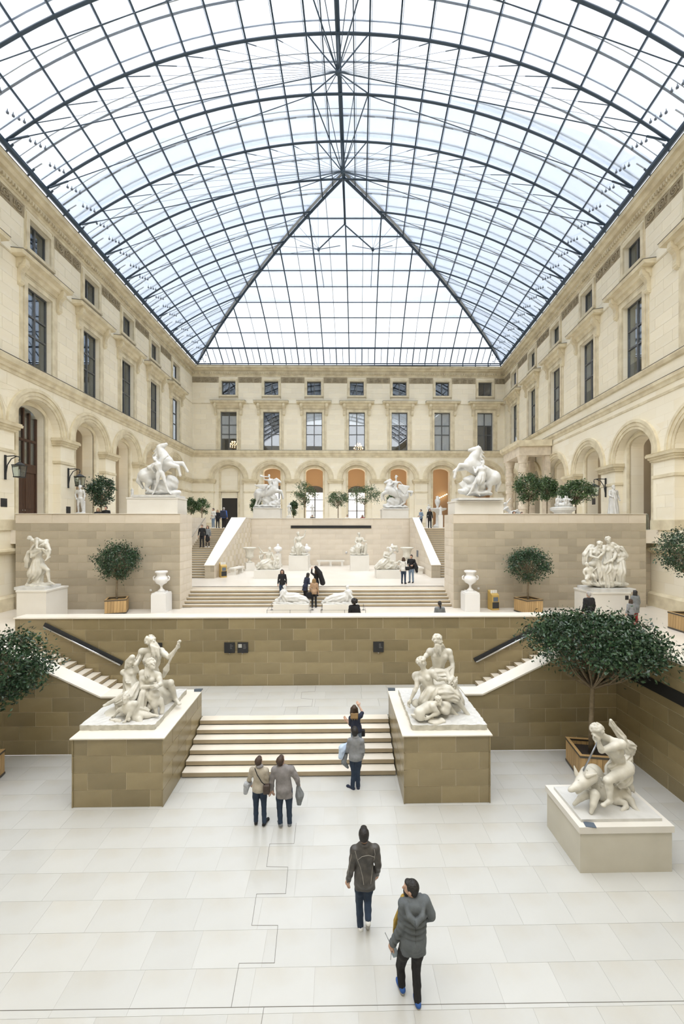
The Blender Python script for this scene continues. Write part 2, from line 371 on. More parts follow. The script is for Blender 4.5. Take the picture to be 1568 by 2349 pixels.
for nm, a, b, fx_, s in (('left', -11.3, -10.9, -10.9, 1), ('right', 9.4, 9.8, 9.4, -1)):
    w = struct('wall_flight_'+nm, MB().box(a, b, 23.38, 34.6, Z3, 7.58), M_mortar, label='cream ashlar wall with handrail beside the %s upper flight' % nm, cat='wall')
    ashlar(w, (fx_, 23.4), (0, 1), (s, 0), 11.2, Z3, 10, 0.416, 0.98, M_ashlar3)
    rail = MB().tube([(fx_+s*0.07, 27.3, 4.35), (fx_+s*0.07, 34.2, 7.62)], 0.03, 8).build('handrail', M_steel); tag(rail, 'straight steel handrail on the wall of the %s upper flight' % nm, 'handrail')
wn = struct('wall_niche_back', MB().box(-7.45, 6.7, 36.05, 36.5, Z3, 7.55), M_mortar, label='cream ashlar back wall of the sculpture niche', cat='wall')
ashlar(wn, (-7.4, 36.05), (1, 0), (0, -1), 14.05, Z3, 7, 0.46, 1.35, M_ashlar3)
ashlar(wn, (-7.4, 36.05), (1, 0), (0, -1), 14.05, 6.95, 1, 0.60, 2.7, M_ashlar3)
MB().box(-3.88, 3.24, 35.99, 36.1, 6.70, 6.94).build('shadow_slot', M_black, wn)
for a, b in ((-7.4, -3.9), (3.26, 6.65)): ashlar(wn, (a, 36.05), (1, 0), (0, -1), b-a, 6.64, 1, 0.31, 1.35, M_ashlar3)
MB().box(-7.45, 6.7, 35.98, 36.52, 7.55, 7.60).build('coping', M_coping, wn)
# upper terrace floors
fl = MB(); fl.box(-19.5, -11.3, 21.7, 51, 6.0, Z4).box(-11.3, -8.2, 21.7, 23.4, 6.0, Z4).box(9.8, 23, 21.7, 51, 6.0, Z4).box(6.4, 9.8, 21.7, 23.4, 6.0, Z4).box(-11.3, 9.8, 36.4, 51, 6.0, Z4).box(-11.3, -8.69, 34.25, 36.4, 6.0, Z4).box(7.14, 9.8, 34.25, 36.4, 6.0, Z4)
struct('floor_upper_terrace', fl, M_floor2, label='limestone floor of the upper terrace below the facades', cat='floor')

# ------------------------------------------------------------------ facades
def facade_stone():
    m = mat('yellow_limestone_facade', (0.76, 0.68, 0.50), 0.75, bump=0.05, bscale=6)
    nt = m.node_tree; N = nt.nodes; L = nt.links; P = N['Principled BSDF']
    tc = N.new('ShaderNodeTexCoord'); sp = N.new('ShaderNodeSeparateXYZ'); cb = N.new('ShaderNodeCombineXYZ')
    L.new(tc.outputs['Object'], sp.inputs[0]); L.new(sp.outputs['X'], cb.inputs['X']); L.new(sp.outputs['Z'], cb.inputs['Y'])
    br = N.new('ShaderNodeTexBrick'); L.new(cb.outputs[0], br.inputs['Vector']); br.inputs['Scale'].default_value = 1.0
    br.inputs['Brick Width'].default_value = 1.35; br.inputs['Row Height'].default_value = 0.56; br.inputs['Mortar Size'].default_value = 0.006
    br.inputs['Color1'].default_value = (0.88, 0.82, 0.68, 1); br.inputs['Color2'].default_value = (0.84, 0.765, 0.595, 1); br.inputs['Mortar'].default_value = (0.74, 0.67, 0.52, 1)
    nz = N.new('ShaderNodeTexNoise'); nz.inputs['Scale'].default_value = 0.7; nz.inputs['Detail'].default_value = 7; L.new(tc.outputs['Object'], nz.inputs['Vector'])
    mr = N.new('ShaderNodeMapRange'); mr.inputs['From Min'].default_value = 0.45; mr.inputs['From Max'].default_value = 0.75; L.new(nz.outputs['Fac'], mr.inputs['Value'])
    mx = N.new('ShaderNodeMixRGB'); L.new(mr.outputs['Result'], mx.inputs['Fac']); L.new(br.outputs['Color'], mx.inputs['Color1']); mx.inputs['Color2'].default_value = (0.88, 0.82, 0.68, 1)
    L.new(mx.outputs['Color'], P.inputs['Base Color']); return m
M_fac = facade_stone()
M_trim = mat('carved_limestone', (0.77, 0.69, 0.505), 0.7, (0.57, 0.49, 0.335), 1.6, bump=0.08)
M_facb = mat('limestone_facade_block', (0.87, 0.80, 0.64), 0.75, (0.83, 0.75, 0.575), 0.9, 0.04, 0.05, 6, var2=(0.89, 0.84, 0.72), scale2=0.6)
M_frz = mat('weathered_carving', (0.42, 0.355, 0.24), 0.85, (0.30, 0.25, 0.17), 4)
M_wframe = mat('grey_window_paint', (0.10, 0.105, 0.11), 0.4)
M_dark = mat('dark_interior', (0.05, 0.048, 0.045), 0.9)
M_cream = mat('cream_plaster', (0.70, 0.60, 0.45), 0.9)
M_orange = mat('apricot_plaster', (0.58, 0.43, 0.29), 0.9)
M_blind = mat('white_roller_blind', (0.80, 0.82, 0.84), 0.9)
M_blindy = mat('yellow_roller_blind', (0.86, 0.74, 0.48), 0.9)
M_wood = mat('dark_oak', (0.055, 0.028, 0.018), 0.45, (0.09, 0.045, 0.026), 4, stretch=(6, 6, 0.6))
M_lit = emit('daylight_window', (1.0, 0.98, 0.95), 0.9)
M_warm = emit('candle_bulb', (1.0, 0.70, 0.36), 4.0)

ZSP, ZAR, ZST0, ZST, ZCOR = 12.39, 15.1, 15.1, 15.8, 25.65
def arch_pts(hw, zs, rise, n=20):
    return [(-hw*math.cos(math.pi*i/n), zs+rise*math.sin(math.pi*i/n)) for i in range(n+1)]
def facade_meshes():
    R = {}
    def frame(hw, z0, z1, t, d, sill=False, d2=None):
        m = MB()
        m.box(-hw-t, -hw, 0, d, z0, z1+t).box(hw, hw+t, 0, d, z0, z1+t).box(-hw, hw, 0, d, z1, z1+t)
        if sill: m.box(-hw-t-0.05, hw+t+0.05, 0, d+0.06, z0-t*0.8, z0)
        return m
    R['arch_big'] = frame(0.96, 15.8, 20.43, 0.26, 0.10).mesh('window_architrave', M_trim)
    R['arch_big2'] = frame(1.24, 15.8, 20.75, 0.22, 0.05).mesh('window_surround', M_trim)
    R['arch_small'] = frame(0.835, 22.38, 24.08, 0.24, 0.11, True).mesh('window_architrave', M_trim)
    h = MB(); prof = [(0, 20.85), (0.10, 20.85), (0.16, 21.05), (0.30, 21.12), (0.36, 21.32), (0.56, 21.40), (0.60, 21.60), (0, 21.66)]
    h.prism(prof, -1.72, 1.72, 'x'); h.prism([(0, 21.38), (0.60, 21.42), (0.66, 21.60), (0, 21.66)], -2.04, 2.04, 'x')
    R['hood'] = h.mesh('window_hood', M_trim); R['flash'] = MB().prism([(0, 21.665), (.675, 21.605), (.675, 21.63), (0, 21.70)], -2.06, 2.06, 'x').mesh('lead_flashing', M_lead)
    b = MB(); pr = [(0, 21.36), (0.46, 21.36), (0.50, 21.15), (0.44, 20.95), (0.26, 20.75), (0.20, 20.5), (0.24, 20.3), (0.18, 20.05), (0, 19.95)]
    b.prism(pr, -0.13, 0.13, 'x'); b.tube([(-0.15, 0.34, 21.1), (0.15, 0.34, 21.1)], 0.16, 10); b.tube([(-0.15, 0.14, 20.18), (0.15, 0.14, 20.18)], 0.10, 10)
    R['bracket'] = b.mesh('scroll_bracket', M_trim)
    a = MB()
    for r0, r1, d in ((1.80, 1.98, 0.06), (1.98, 2.2, 0.10), (2.2, 2.37, 0.15)):
        n = 28; ring = [(math.cos(math.pi*i/n), math.sin(math.pi*i/n)) for i in range(n+1)]
        I = [(-r0*c, -0.02, ZSP+r0*s) for c, s in ring]; I2 = [(-r0*c, d, ZSP+r0*s) for c, s in ring]
        O2 = [(-r1*c, d, ZSP+r1*s) for c, s in ring]; O = [(-r1*c, -0.02, ZSP+r1*s) for c, s in ring]
        a.loft(I, I2).loft(I2, O2).loft(O2, O)
    R['archivolt'] = a.mesh('archivolt', M_trim, 1e-4)
    fr = MB(); n = 20; A = [(-1.03, Z4)]+arch_pts(1.03, 13.33, 0.50)+[(1.03, Z4)]; B = [(-1.25, Z4)]+arch_pts(1.25, 13.33, 0.72)+[(1.25, Z4)]
    fr.loft([(x, -0.45, z) for x, z in B], [(x, -0.37, z) for x, z in B]).loft([(x, -0.37, z) for x, z in B], [(x, -0.37, z) for x, z in A]).loft([(x, -0.37, z) for x, z in A], [(x, -0.5, z) for x, z in A])
    R['arch_frame'] = fr.mesh('arch_frame', M_trim, 1e-4)
    R['blind'] = MB().box(-0.9, 0.9, -0.42, -0.40, 0, 1).mesh('roller_blind', M_blind)
    # carved scrolls of the frieze (1.30 m repeat each)
    s = MB()
    for c, sg in ((-0.78, 1), (0.0, -1), (0.78, 1)):
        pts = [(c+sg*0, 0, 0)]; pts = []
        for i in range(26):
            th = i*0.52; r = 0.03+0.24*i/25; pts.append((c+r*math.cos(th), 0.05, sg*r*math.sin(th)))
        s.tube(pts, 0.035, 4)
        for q in range(4): s.tube([(c+0.28*math.cos(q*1.57+.6), 0.03, 0.2*math.sin(q*1.57+.6)), (c+0.40*math.cos(q*1.57+.9), 0.05, 0.27*math.sin(q*1.57+.9))], [0.05, 0.02], 4)
    R['scroll'] = s.mesh('scroll_relief', M_frz)
    return R
FM = facade_meshes()
_wn = [0]; _dn = [0]
def window(frameM, u, z0, z1, hw, rows, desc, blinds=(), glow=None):
    _wn[0] += 1
    root = MB(); root.box(-hw, -hw+0.07, -0.36, -0.26, z0, z1).box(hw-0.07, hw, -0.36, -0.26, z0, z1).box(-hw+0.07, hw-0.07, -0.36, -0.26, z0, z0+0.08).box(-hw+0.07, hw-0.07, -0.36, -0.26, z1-0.08, z1)
    w = root.build('window_%d' % _wn[0], M_wframe, None, M=frameM @ Matrix.Translation((u, 0, 0)))
    tag(w, desc, 'window', kind='structure')
    MB().box(-0.05, 0.05, -0.35, -0.25, z0+0.08, z1-0.08).build('mullion', M_wframe, w)
    zs = [z0] + list(rows) + [z1]
    for r in rows: MB().box(-hw+0.07, hw-0.07, -0.345, -0.255, r-0.045, r+0.045).build('transom', M_wframe, w)
    for i in range(len(zs)-1):
        for s in (-1, 1):
            a, b = sorted((s*0.05, s*(hw-0.07))); MB().box(a, b, -0.318, -0.306, zs[i]+0.045, zs[i+1]-0.045).build('pane', M_winglass, w)
    for (ba, bb, m) in blinds:
        me = MB().box(-hw+0.08, hw-0.08, -0.375, -0.362, ba, bb); me.build('roller_blind', m, w)
    return w
def chandelier(frameM, u, zc, label):
    t = bpy.data.objects.new('chandelier', None); COL.objects.link(t); t.matrix_basis = frameM @ Matrix.Translation((u, -1.0, zc)); tag(t, label, 'chandelier')
    MB().tube([(0, 0, 0.3), (0, 0, 1.6)], 0.015, 5).build('chain', M_black, t)
    for tier, (r, z, n) in enumerate(((0.55, -0.25, 12), (0.40, 0.05, 9), (0.22, 0.3, 6))):
        MB().tube([(r*math.cos(a*math.pi/8), r*math.sin(a*math.pi/8), z-0.06) for a in range(17)], 0.02, 4, cap=False).build('ring', M_warmbrass, t)
        bm = MB().lathe([(0.01, 0), (0.035, 0.02), (0.04, 0.06), (0.02, 0.11), (0.004, 0.14)], 6).mesh('bulb', M_warm)
        for k in range(n): obj('bulb', bm, t, Matrix.Translation((r*math.cos(k*2*math.pi/n), r*math.sin(k*2*math.pi/n), z)))
M_warmbrass = mat('gilt_brass', (0.7, 0.5, 0.2), 0.3, metal=1.0)

def facade(name, frameM, L, bays, label, zbot, side, dz=0.0):
    ZSP = globals()['ZSP']+dz; ZI = 13.33+dz
    bays = sorted(bays); edges = [0.0]+[(bays[i][0]+bays[i+1][0])/2 for i in range(len(bays)-1)]+[L]
    W = MB()
    def quad(u0, u1, z0, z1, n=0.0):
        if u1-u0 > 1e-4 and z1-z0 > 1e-4: W.add([(u0, n, z0), (u1, n, z0), (u1, n, z1), (u0, n, z1)], [(0, 1, 2, 3)])
    def hole(uc, hw, z0, z1, d):
        for a, b, c, e in ((uc-hw, uc-hw, z0, z1), (uc+hw, uc+hw, z0, z1)): W.add([(a, 0, c), (a, -d, c), (a, -d, e), (a, 0, e)], [(0, 1, 2, 3)])
        for z in (z0, z1): W.add([(uc-hw, 0, z), (uc+hw, 0, z), (uc+hw, -d, z), (uc-hw, -d, z)], [(0, 1, 2, 3)])
    for i, (uc, kind) in enumerate(bays):
        u0, u1 = edges[i], edges[i+1]
        # arcade storey
        r = 1.80; P = arch_pts(r, ZSP, r)
        quad(u0, uc-r, Z4, ZSP); quad(uc+r, u1, Z4, ZSP); quad(u0, uc-r, ZSP, ZST); quad(uc+r, u1, ZSP, ZST)
        W.loft([(uc+x, 0, z) for x, z in P], [(uc+x, 0, ZST) for x, z in P])
        path = [(-r, Z4)]+P+[(r, Z4)]; inner = [(-1.03, Z4)]+arch_pts(1.03, ZI, 0.5)+[(1.03, Z4)]
        W.loft([(uc+x, 0, z) for x, z in path], [(uc+x, -0.45, z) for x, z in path])
        W.loft([(uc+x, -0.45, z) for x, z in path], [(uc+x, -0.45, z) for x, z in inner])
        W.loft([(uc+x, -0.45, z) for x, z in inner], [(uc+x, -1.25, z) for x, z in inner])
        # upper storeys
        quad(u0, uc-0.96, ZST, 20.43); quad(uc+0.96, u1, ZST, 20.43); quad(u0, u1, 20.43, 22.38)
        quad(u0, uc-0.835, 22.38, 24.08); quad(uc+0.835, u1, 22.38, 24.08); quad(u0, u1, 24.08, 26.0)
        hole(uc, 0.96, ZST, 20.43, 0.4); hole(uc, 0.835, 22.38, 24.08, 0.4)
    if zbot < Z4: quad(0, L, zbot, Z4)
    # back side so that the wall has thickness
    W.add([(0, -1.3, zbot), (L, -1.3, zbot), (L, -1.3, Z4), (0, -1.3, Z4)], [(0, 1, 2, 3)])
    w = W.mesh(name, M_fac, 1e-4); wall = obj(name, w, None, frameM); tag(wall, label, 'wall', kind='structure')
    # running mouldings
    MB().prism([(0, 25.05), (0.14, 25.06), (0.16, 25.2), (0.34, 25.25), (0.46, 25.42), (0.62, 25.46), (0.66, 25.66), (0, 25.72)], -0.6, L+0.6 if side else L, 'x').build('cornice', M_trim, wall)
    MB().prism([(0, 24.55), (0.05, 24.55), (0.05, 24.72), (0.12, 24.74), (0.12, 25.05), (0, 25.06)], 0, L, 'x').build('architrave_band', M_trim, wall)
    dm = MB(); u = 0.1
    while u < L: dm.box(u, u+0.1, 0.11, 0.26, 24.84, 25.02); u += 0.2
    tag(dm.build('dentil_row', M_trim, wall), kind='stuff')
    if dz:
        MB().prism([(0, 14.36), (.05, 14.38), (.08, 14.55), (.16, 14.62), (.18, 14.80), (0, 14.84)], 0, L, 'x').build('frieze_moulding', M_trim, wall); MB().prism([(0, 14.84), (.19, 14.81), (.19, 14.83), (0, 14.87)], 0, L, 'x').build('lead_flashing', M_lead, wall); MB().prism([(0, 13.92), (.04, 13.93), (.05, 14.06), (0, 14.08)], 0, L, 'x').build('fillet', M_trim, wall)
        MB().prism([(0, 15.5), (.12, 15.55), (.20, 15.72), (.20, 15.80), (0, 15.84)], 0, L, 'x').build('sill_course', M_trim, wall)
    else: MB().prism([(0, 15.02), (0.05, 15.03), (0.06, 15.2), (0.14, 15.24), (0.16, 15.4), (0.30, 15.5), (0.36, 15.72), (0.34, 15.80), (0, 15.84)], 0, L, 'x').build('string_course', M_trim, wall)
    MB().prism([(0, 21.34), (0.03, 21.34), (0.03, 21.44), (0, 21.46)], 0, L, 'x').build('fillet', M_trim, wall)
    MB().prism([(0, 15.845), (.365 if not dz else .21, 15.81), (.365 if not dz else .21, 15.83), (0, 15.875)], 0, L, 'x').build('lead_flashing', M_lead, wall); MB().prism([(0, 25.725), (.68, 25.665), (.68, 25.70), (0, 25.77)], -.6 if side else 0, L, 'x').build('lead_flashing', M_lead, wall)
    for i, (uc, kind) in enumerate(bays):
        T = Matrix.Translation((uc, 0, 0))
        obj('lead_flashing', FM['flash'], wall, T)
        for k in ('arch_big2', 'arch_big', 'arch_small', 'hood', 'archivolt', 'arch_frame'): obj(FM[k].name.split('.')[0], FM[k], wall, T if k[:6] != 'archiv' and k != 'arch_frame' else Matrix.Translation((uc, 0, dz)))
        for s in (-1, 1): obj('scroll_bracket', FM['bracket'], wall, Matrix.Translation((uc+s*1.5, 0, 0)))
    # single ashlar blocks on the plain wall fields between the bays
    for i in range(len(edges)):
        lo = 0.15 if i == 0 else bays[i-1][0]; hi = L-0.15 if i == len(edges)-1 else bays[i][0]
        if side and (hi-lo > 6 or (lo > uL(15) if name == 'wall_left' else hi < uR(16))): continue
        a = lo+(1.5 if i else 0); b = hi-(1.5 if i < len(edges)-1 else 0)
        if b-a > .5: ashlar(wall, (a, 0), (1, 0), (0, 1), b-a, 15.92, 9, 0.6, 1.3, M_facb, th=0.03, gap=0.016, off=.2, name='facade_block')
        a = lo+(1.25 if i else 0); b = hi-(1.25 if i < len(edges)-1 else 0)
        if b-a > .5: ashlar(wall, (a, 0), (1, 0), (0, 1), b-a, 22.05, 3, 0.6, 1.3, M_facb, th=0.03, gap=0.016, off=.5, name='facade_block')
        a = lo+(.05 if i else 0); b = hi-(.05 if i < len(edges)-1 else 0)
        c0 = -9 if i == 0 else lo-a; c1 = 99 if i == len(edges)-1 else hi-a
        ashlar(wall, (a, 0), (1, 0), (0, 1), b-a, 12.42+dz, 4, 0.64 if dz == 0 else 0.40, 1.5, M_facb, th=0.03, gap=0.016, name='facade_block', clipf=lambda p_, c0=c0, c1=c1: min(math.hypot(p_[0]-c0, p_[1]-ZSP), math.hypot(p_[0]-c1, p_[1]-ZSP))-2.42)
        a = lo+(1.83 if i else 0); b = hi-(1.83 if i < len(edges)-1 else 0)
        if b-a > .4: ashlar(wall, (a, 0), (1, 0), (0, 1), b-a, 7.27, 5 if dz == 0 else 3, 0.70 if dz == 0 else 0.66, 1.3, M_facb, th=0.03, gap=0.016, name='facade_block')
    # frieze panels and imposts between bays
    for i in range(len(edges)):
        e = edges[i]; ends = i in (0, len(edges)-1)
        lo = 0.0 if i == 0 else bays[i-1][0]+1.15; hi = L if i == len(edges)-1 else bays[i][0]-1.15
        if hi-lo > 0.5 and not (ends and hi-lo > 3.5):
            pn = MB().box(lo, hi, 0, 0.03, 23.86, 24.52).build('frieze_panel', M_frz, wall)
            c = (lo+hi)/2; sx = (hi-lo)/2.5; obj('scroll_relief', FM['scroll'], pn, Matrix.Translation((c, 0.03, 24.19)) @ Matrix.Diagonal((sx, 1, 1.05, 1)))
            MB().box(lo-0.1, lo, 0, 0.05, 22.0, 24.55).build('pilaster_strip', M_trim, wall); MB().box(hi, hi+0.1, 0, 0.05, 22.0, 24.55).build('pilaster_strip', M_trim, wall)
        lo = 0.0 if i == 0 else bays[i-1][0]+1.72; hi = L if i == len(edges)-1 else bays[i][0]-1.72
        mb = MB()
        for (d, za, zb) in ((0.10, 11.95+dz, 12.08+dz), (0.18, 12.08+dz, 12.2+dz), (0.28, 12.2+dz, 12.33+dz), (0.24, 12.33+dz, 12.40+dz)):
            mb.add([(lo-d*.6, -0.44, za), (hi+d*.6, -0.44, za), (hi+d*.6, d, za), (lo-d*.6, d, za), (lo-d*.6, -0.44, zb), (hi+d*.6, -0.44, zb), (hi+d*.6, d+.03, zb), (lo-d*.6, d+.03, zb)], [(0,3,2,1),(4,5,6,7),(0,1,5,4),(1,2,6,5),(2,3,7,6),(3,0,4,7)])
        mb.build('impost', M_trim, wall)
        MB().box(lo, hi, -0.44, 0.06, 10.82+dz*.85, 10.98+dz*.85).build('pier_band', M_trim, wall)
        MB().box(lo-0.05, hi+0.05, -0.44, 0.09, Z4, 7.25).build('pier_base', M_trim, wall)
    if zbot < Z4:
        MB().prism([(0, zbot), (0.22, zbot), (0.22, zbot+0.75), (0.12, zbot+0.85), (0, zbot+0.86)], 0, L, 'x').build('plinth', M_trim, wall)
        MB().prism([(0, 5.45), (0.12, 5.48), (0.30, 5.62), (0.30, 5.72), (0, 5.76)], 0, L, 'x').build('ledge', M_trim, wall)
    return wall

def frame(O, U, N):
    U = Vector((U[0], U[1], 0)).normalized(); N = Vector((0, 0, 1)).cross(U)
    return Matrix(((U.x, N.x, 0, O[0]), (U.y, N.y, 0, O[1]), (0, 0, 1, 0), (0, 0, 0, 1)))
PL = lambda d: c2w(-17.3-0.0086*d, d)
PR = lambda d: c2w(15.3+0.086*d, d)
DL, DR, DN = 48.0, 48.6, -6.0
def fr(A, B): return frame(A, (B[0]-A[0], B[1]-A[1]), None)
FL = fr(PL(DL), PL(DN)); FR = fr(PR(DN), PR(DR)); FB = fr(PR(DR), PL(DL))
uL = lambda d: (DL-d)*math.hypot(1, 0.0086); uR = lambda d: (d-DN)*math.hypot(1, 0.086)
LB = Vector((PR(DR)[0]-PL(DL)[0], PR(DR)[1]-PL(DL)[1])).length
def uB(px):
    a = Vector(PR(DR)); b = Vector(PL(DL)); k = AT(px, 1.0); k = Vector(k)   # ray through the column meets the wall line
    d = b-a; t = (a.x*k.y-a.y*k.x)/(d.y*k.x-d.x*k.y); return t*d.length
dl = [43.05, 38.15, 33.25, 28.35, 23.45, 18.55, 13.65]; dr = [45.1, 39.9, 34.7, 29.46, 24.25, 19.05, 13.85]
pb = [524+98*i for i in range(7)]
wall_left = facade('wall_left', FL, uL(DN), [(uL(d), '') for d in dl], 'cream stone facade with tall windows over an arcade on the left', Z2-0.1, True)
wall_right = facade('wall_right', FR, uR(DR), [(uR(d), '') for d in dr], 'cream stone facade with tall windows over an arcade on the right', Z2-0.1, True, -1.5)
wall_back = facade('wall_back', FB, LB, [(uB(p), '') for p in pb], 'cream stone end facade with seven bays of windows over an arcade', Z4, False)
nth = ('first', 'second', 'third', 'fourth', 'fifth', 'sixth', 'seventh')
B1, B2, B3 = (18.95, 20.35), (17.85, 18.85), (15.9, 17.75)
bl = {0: [(17.3, 20.0, M_blind)], 2: [(*B1, M_blind)], 3: [(*B1, M_blind)], 4: [(*B1, M_blind)], 5: [(*B1, M_blind), (*B2, M_blind), (*B3, M_blind)], 6: [(*B1, M_blind)]}
for i, p in enumerate(pb):
    window(FB, uB(p), ZST, 20.43, 0.96, (17.8, 18.9), '%s tall grey window from the left in the end facade' % nth[i], bl.get(i, ()))
    window(FB, uB(p), 22.38, 24.08, 0.835, (), '%s small square attic window from the left in the end facade' % nth[i])
for i, d in enumerate(reversed(dl[:6])):
    if i > 0: window(FL, uL(d), ZST, 20.43, 0.96, (17.8, 18.9), '%s tall window from the viewer on the left facade' % nth[i-1])
    if i > 0: window(FL, uL(d), 22.38, 24.08, 0.835, (), '%s small attic window from the viewer on the left facade' % nth[i-1])
for i, d in enumerate(reversed(dr[:6])):
    if i > 0: window(FR, uR(d), ZST, 20.43, 0.96, (17.8, 18.9), '%s tall window from the viewer on the right facade' % nth[i-1], [(*B1, M_blindy), (*B2, M_blind), (16.9, 17.75, M_blindy)] if i < 6 else ())
    if i > 0: window(FR, uR(d), 22.38, 24.08, 0.835, (), '%s small attic window from the viewer on the right facade' % nth[i-1])
chandelier(FB, uB(pb[0])-0.35, 16.7, 'glowing gilt chandelier behind the leftmost tall window of the end facade')
chandelier(FB, uB(pb[3])-0.25, 16.5, 'glowing gilt chandelier behind the middle tall window of the end facade')

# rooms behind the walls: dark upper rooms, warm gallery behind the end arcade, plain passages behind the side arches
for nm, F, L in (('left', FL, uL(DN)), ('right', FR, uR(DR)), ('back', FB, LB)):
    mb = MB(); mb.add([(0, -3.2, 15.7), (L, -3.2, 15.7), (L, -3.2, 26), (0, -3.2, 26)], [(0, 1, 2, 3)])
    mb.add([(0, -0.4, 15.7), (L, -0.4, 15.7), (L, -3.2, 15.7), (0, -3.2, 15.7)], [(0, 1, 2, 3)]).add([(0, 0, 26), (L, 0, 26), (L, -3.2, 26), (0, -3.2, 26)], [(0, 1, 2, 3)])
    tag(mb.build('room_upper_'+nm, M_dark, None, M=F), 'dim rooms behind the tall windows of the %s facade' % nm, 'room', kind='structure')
    dp = 6.0 if nm == 'back' else 3.0
    mb = MB(); mb.add([(0, -dp, Z4), (L, -dp, Z4), (L, -dp, 15), (0, -dp, 15)], [(0, 1, 2, 3)]).add([(0, -1.25, 14.6), (L, -1.25, 14.6), (L, -dp, 14.6), (0, -dp, 14.6)], [(0, 1, 2, 3)]).add([(0, -1.25, Z4), (L, -1.25, Z4), (L, -dp, Z4), (0, -dp, Z4)], [(0, 1, 2, 3)])
    for uu in (0, L): mb.add([(uu, -1.25, Z4), (uu, -dp, Z4), (uu, -dp, 15), (uu, -1.25, 15)], [(0, 1, 2, 3)])
    tag(mb.build('room_gallery_'+nm, M_orange if nm == 'back' else M_cream, None, M=F), 'gallery behind the arcade of the %s facade' % nm, 'room', kind='structure')
# ------------------------------------------------------------------ glass roof
ZR, ZE, DA, DB = 31.8, 26.35, 28.9, 48.35
def eaveL(d): return -16.75-0.0086*d
def eaveR(d): return 14.75+0.086*d
_R = (16.9**2+5.45**2)/(2*5.45)
def g(t): return (_R-math.sqrt(_R*_R-(min(abs(t), 1.0)*16.9)**2))/5.45
def RP(d, u, dz=0.0):
    v = max(0.0, (d-DA)/(DB-DA)); xc = (eaveL(d)+eaveR(d))/2; w = (eaveR(d)-eaveL(d))/2
    x, y = c2w(xc+u*w, d); return Vector((x, y, ZR-(ZR-ZE)*g(max(abs(u), v))+dz))
US = [0.8/16.9]+[(1.62+1.528*k)/16.9 for k in range(11)]; US[-1] = 1.0
SP = 2.86; ribs = [DA-SP*k for k in range(9, -1, -1)]+[DA+SP*k for k in range(1, 7)]
hipD = lambda u: DA+u*(DB-DA)
# root: dark eaves beam all round
_ev = MB(); 
for s in (-1, 1): _ev.tube([RP(d, s, -0.18) for d in (2, 15, 25, 35, DB)], 0.16, 6)
_ev.tube([RP(DB, s, -0.12) for s in (-1, -0.5, 0, 0.5, 1)], 0.07, 6)
ceiling = _ev.build('ceiling', M_darksteel); tag(ceiling, 'arched glass roof on blue-grey steel ribs with a hipped end', 'roof', kind='structure')
for d in ribs:
    v = (d-DA)/(DB-DA)
    if v <= 0: spans = [[-1+2*i/44 for i in range(45)]]
    else: spans = [[s*(v+(1-v)*i/16) for i in range(17)] for s in (-1, 1)]
    for us in spans: MB().tube([RP(d, u, -0.16) for u in us], 0.072, 6, cap=True).build('rib', M_darksteel, ceiling, smooth=True)
    dm = d-SP/2; v = max(0, (dm-DA)/(DB-DA)); spans = [[s*(v+(1-v)*i/14) for i in range(15)] for s in (-1, 1)]
    for us in spans:
        MB().tube([RP(dm, u, 0.10) for u in us], 0.075, 4).build('screen_rail', M_alu, ceiling)
        MB().tube([RP(dm-0.45, u, 0.02) for u in us if max(0, (dm-0.45-DA)/(DB-DA)) <= abs(u)] or [RP(dm-.45, us[-1]), RP(dm-.45, us[-1], .01)], 0.022, 4).build('glazing_bar', M_alu, ceiling)
        MB().tube([RP(d-0.35, u, 0.10) for u in us if max(0, (d-0.35-DA)/(DB-DA)) <= abs(u)] or [RP(d-.35, us[-1]), RP(d-.35, us[-1], .01)], 0.05, 4).build('screen_rail', M_alu, ceiling)
for s in (-1, 1):
    for k, u in enumerate(US[:-1]):
        dmax = hipD(u); n = 12; MB().tube([RP(2+(dmax-2)*i/n, s*u, -0.05) for i in range(n+1)], 0.047 if k else 0.035, 6).build('purlin', M_darksteel, ceiling)
        MB().tube([RP(2+(dmax-2)*i/n, s*(u+0.006), 0.06) for i in range(n+1)], 0.02, 4).build('glazing_bar', M_alu, ceiling)
    MB().tube([RP(hipD(i/14), s*i/14, -0.05) for i in range(15)], 0.10, 6).build('hip_rafter', M_darksteel, ceiling)
    MB().tube([RP(hipD(i/14)-0.35*(i < 14), s*max(i/14, 0.001), 0.12) for i in range(15)], 0.15, 4).build('hip_flashing', M_alu, ceiling)
MB().tube([RP(d, 0, 0.0) for d in (2, 12, 20, DA)], 0.13, 8).build('ridge_beam', M_darksteel, ceiling)
# hipped end
for u in US[2:-1]:
    d = hipD(u); n = 12; MB().tube([RP(d, -u+2*u*i/n, -0.04) for i in range(n+1)], 0.055, 6).build('purlin', M_darksteel, ceiling)
    MB().tube([RP(d+0.22, -u+2*u*i/n, 0.05) for i in range(n+1)], 0.018, 4).build('glazing_bar', M_alu, ceiling)
NV = 12
hv = [i/NV for i in range(-NV+1, NV)]
for i, u in enumerate(hv):
    d0 = hipD(abs(u)); n = 8; big = abs(round(u*NV)) % 2 == 0
    MB().tube([RP(d0+(DB-d0)*j/n, u, -0.05 if big else 0.02) for j in range(n+1)], 0.06 if big else 0.03, 6).build('rafter', M_darksteel if big else M_alu, ceiling)
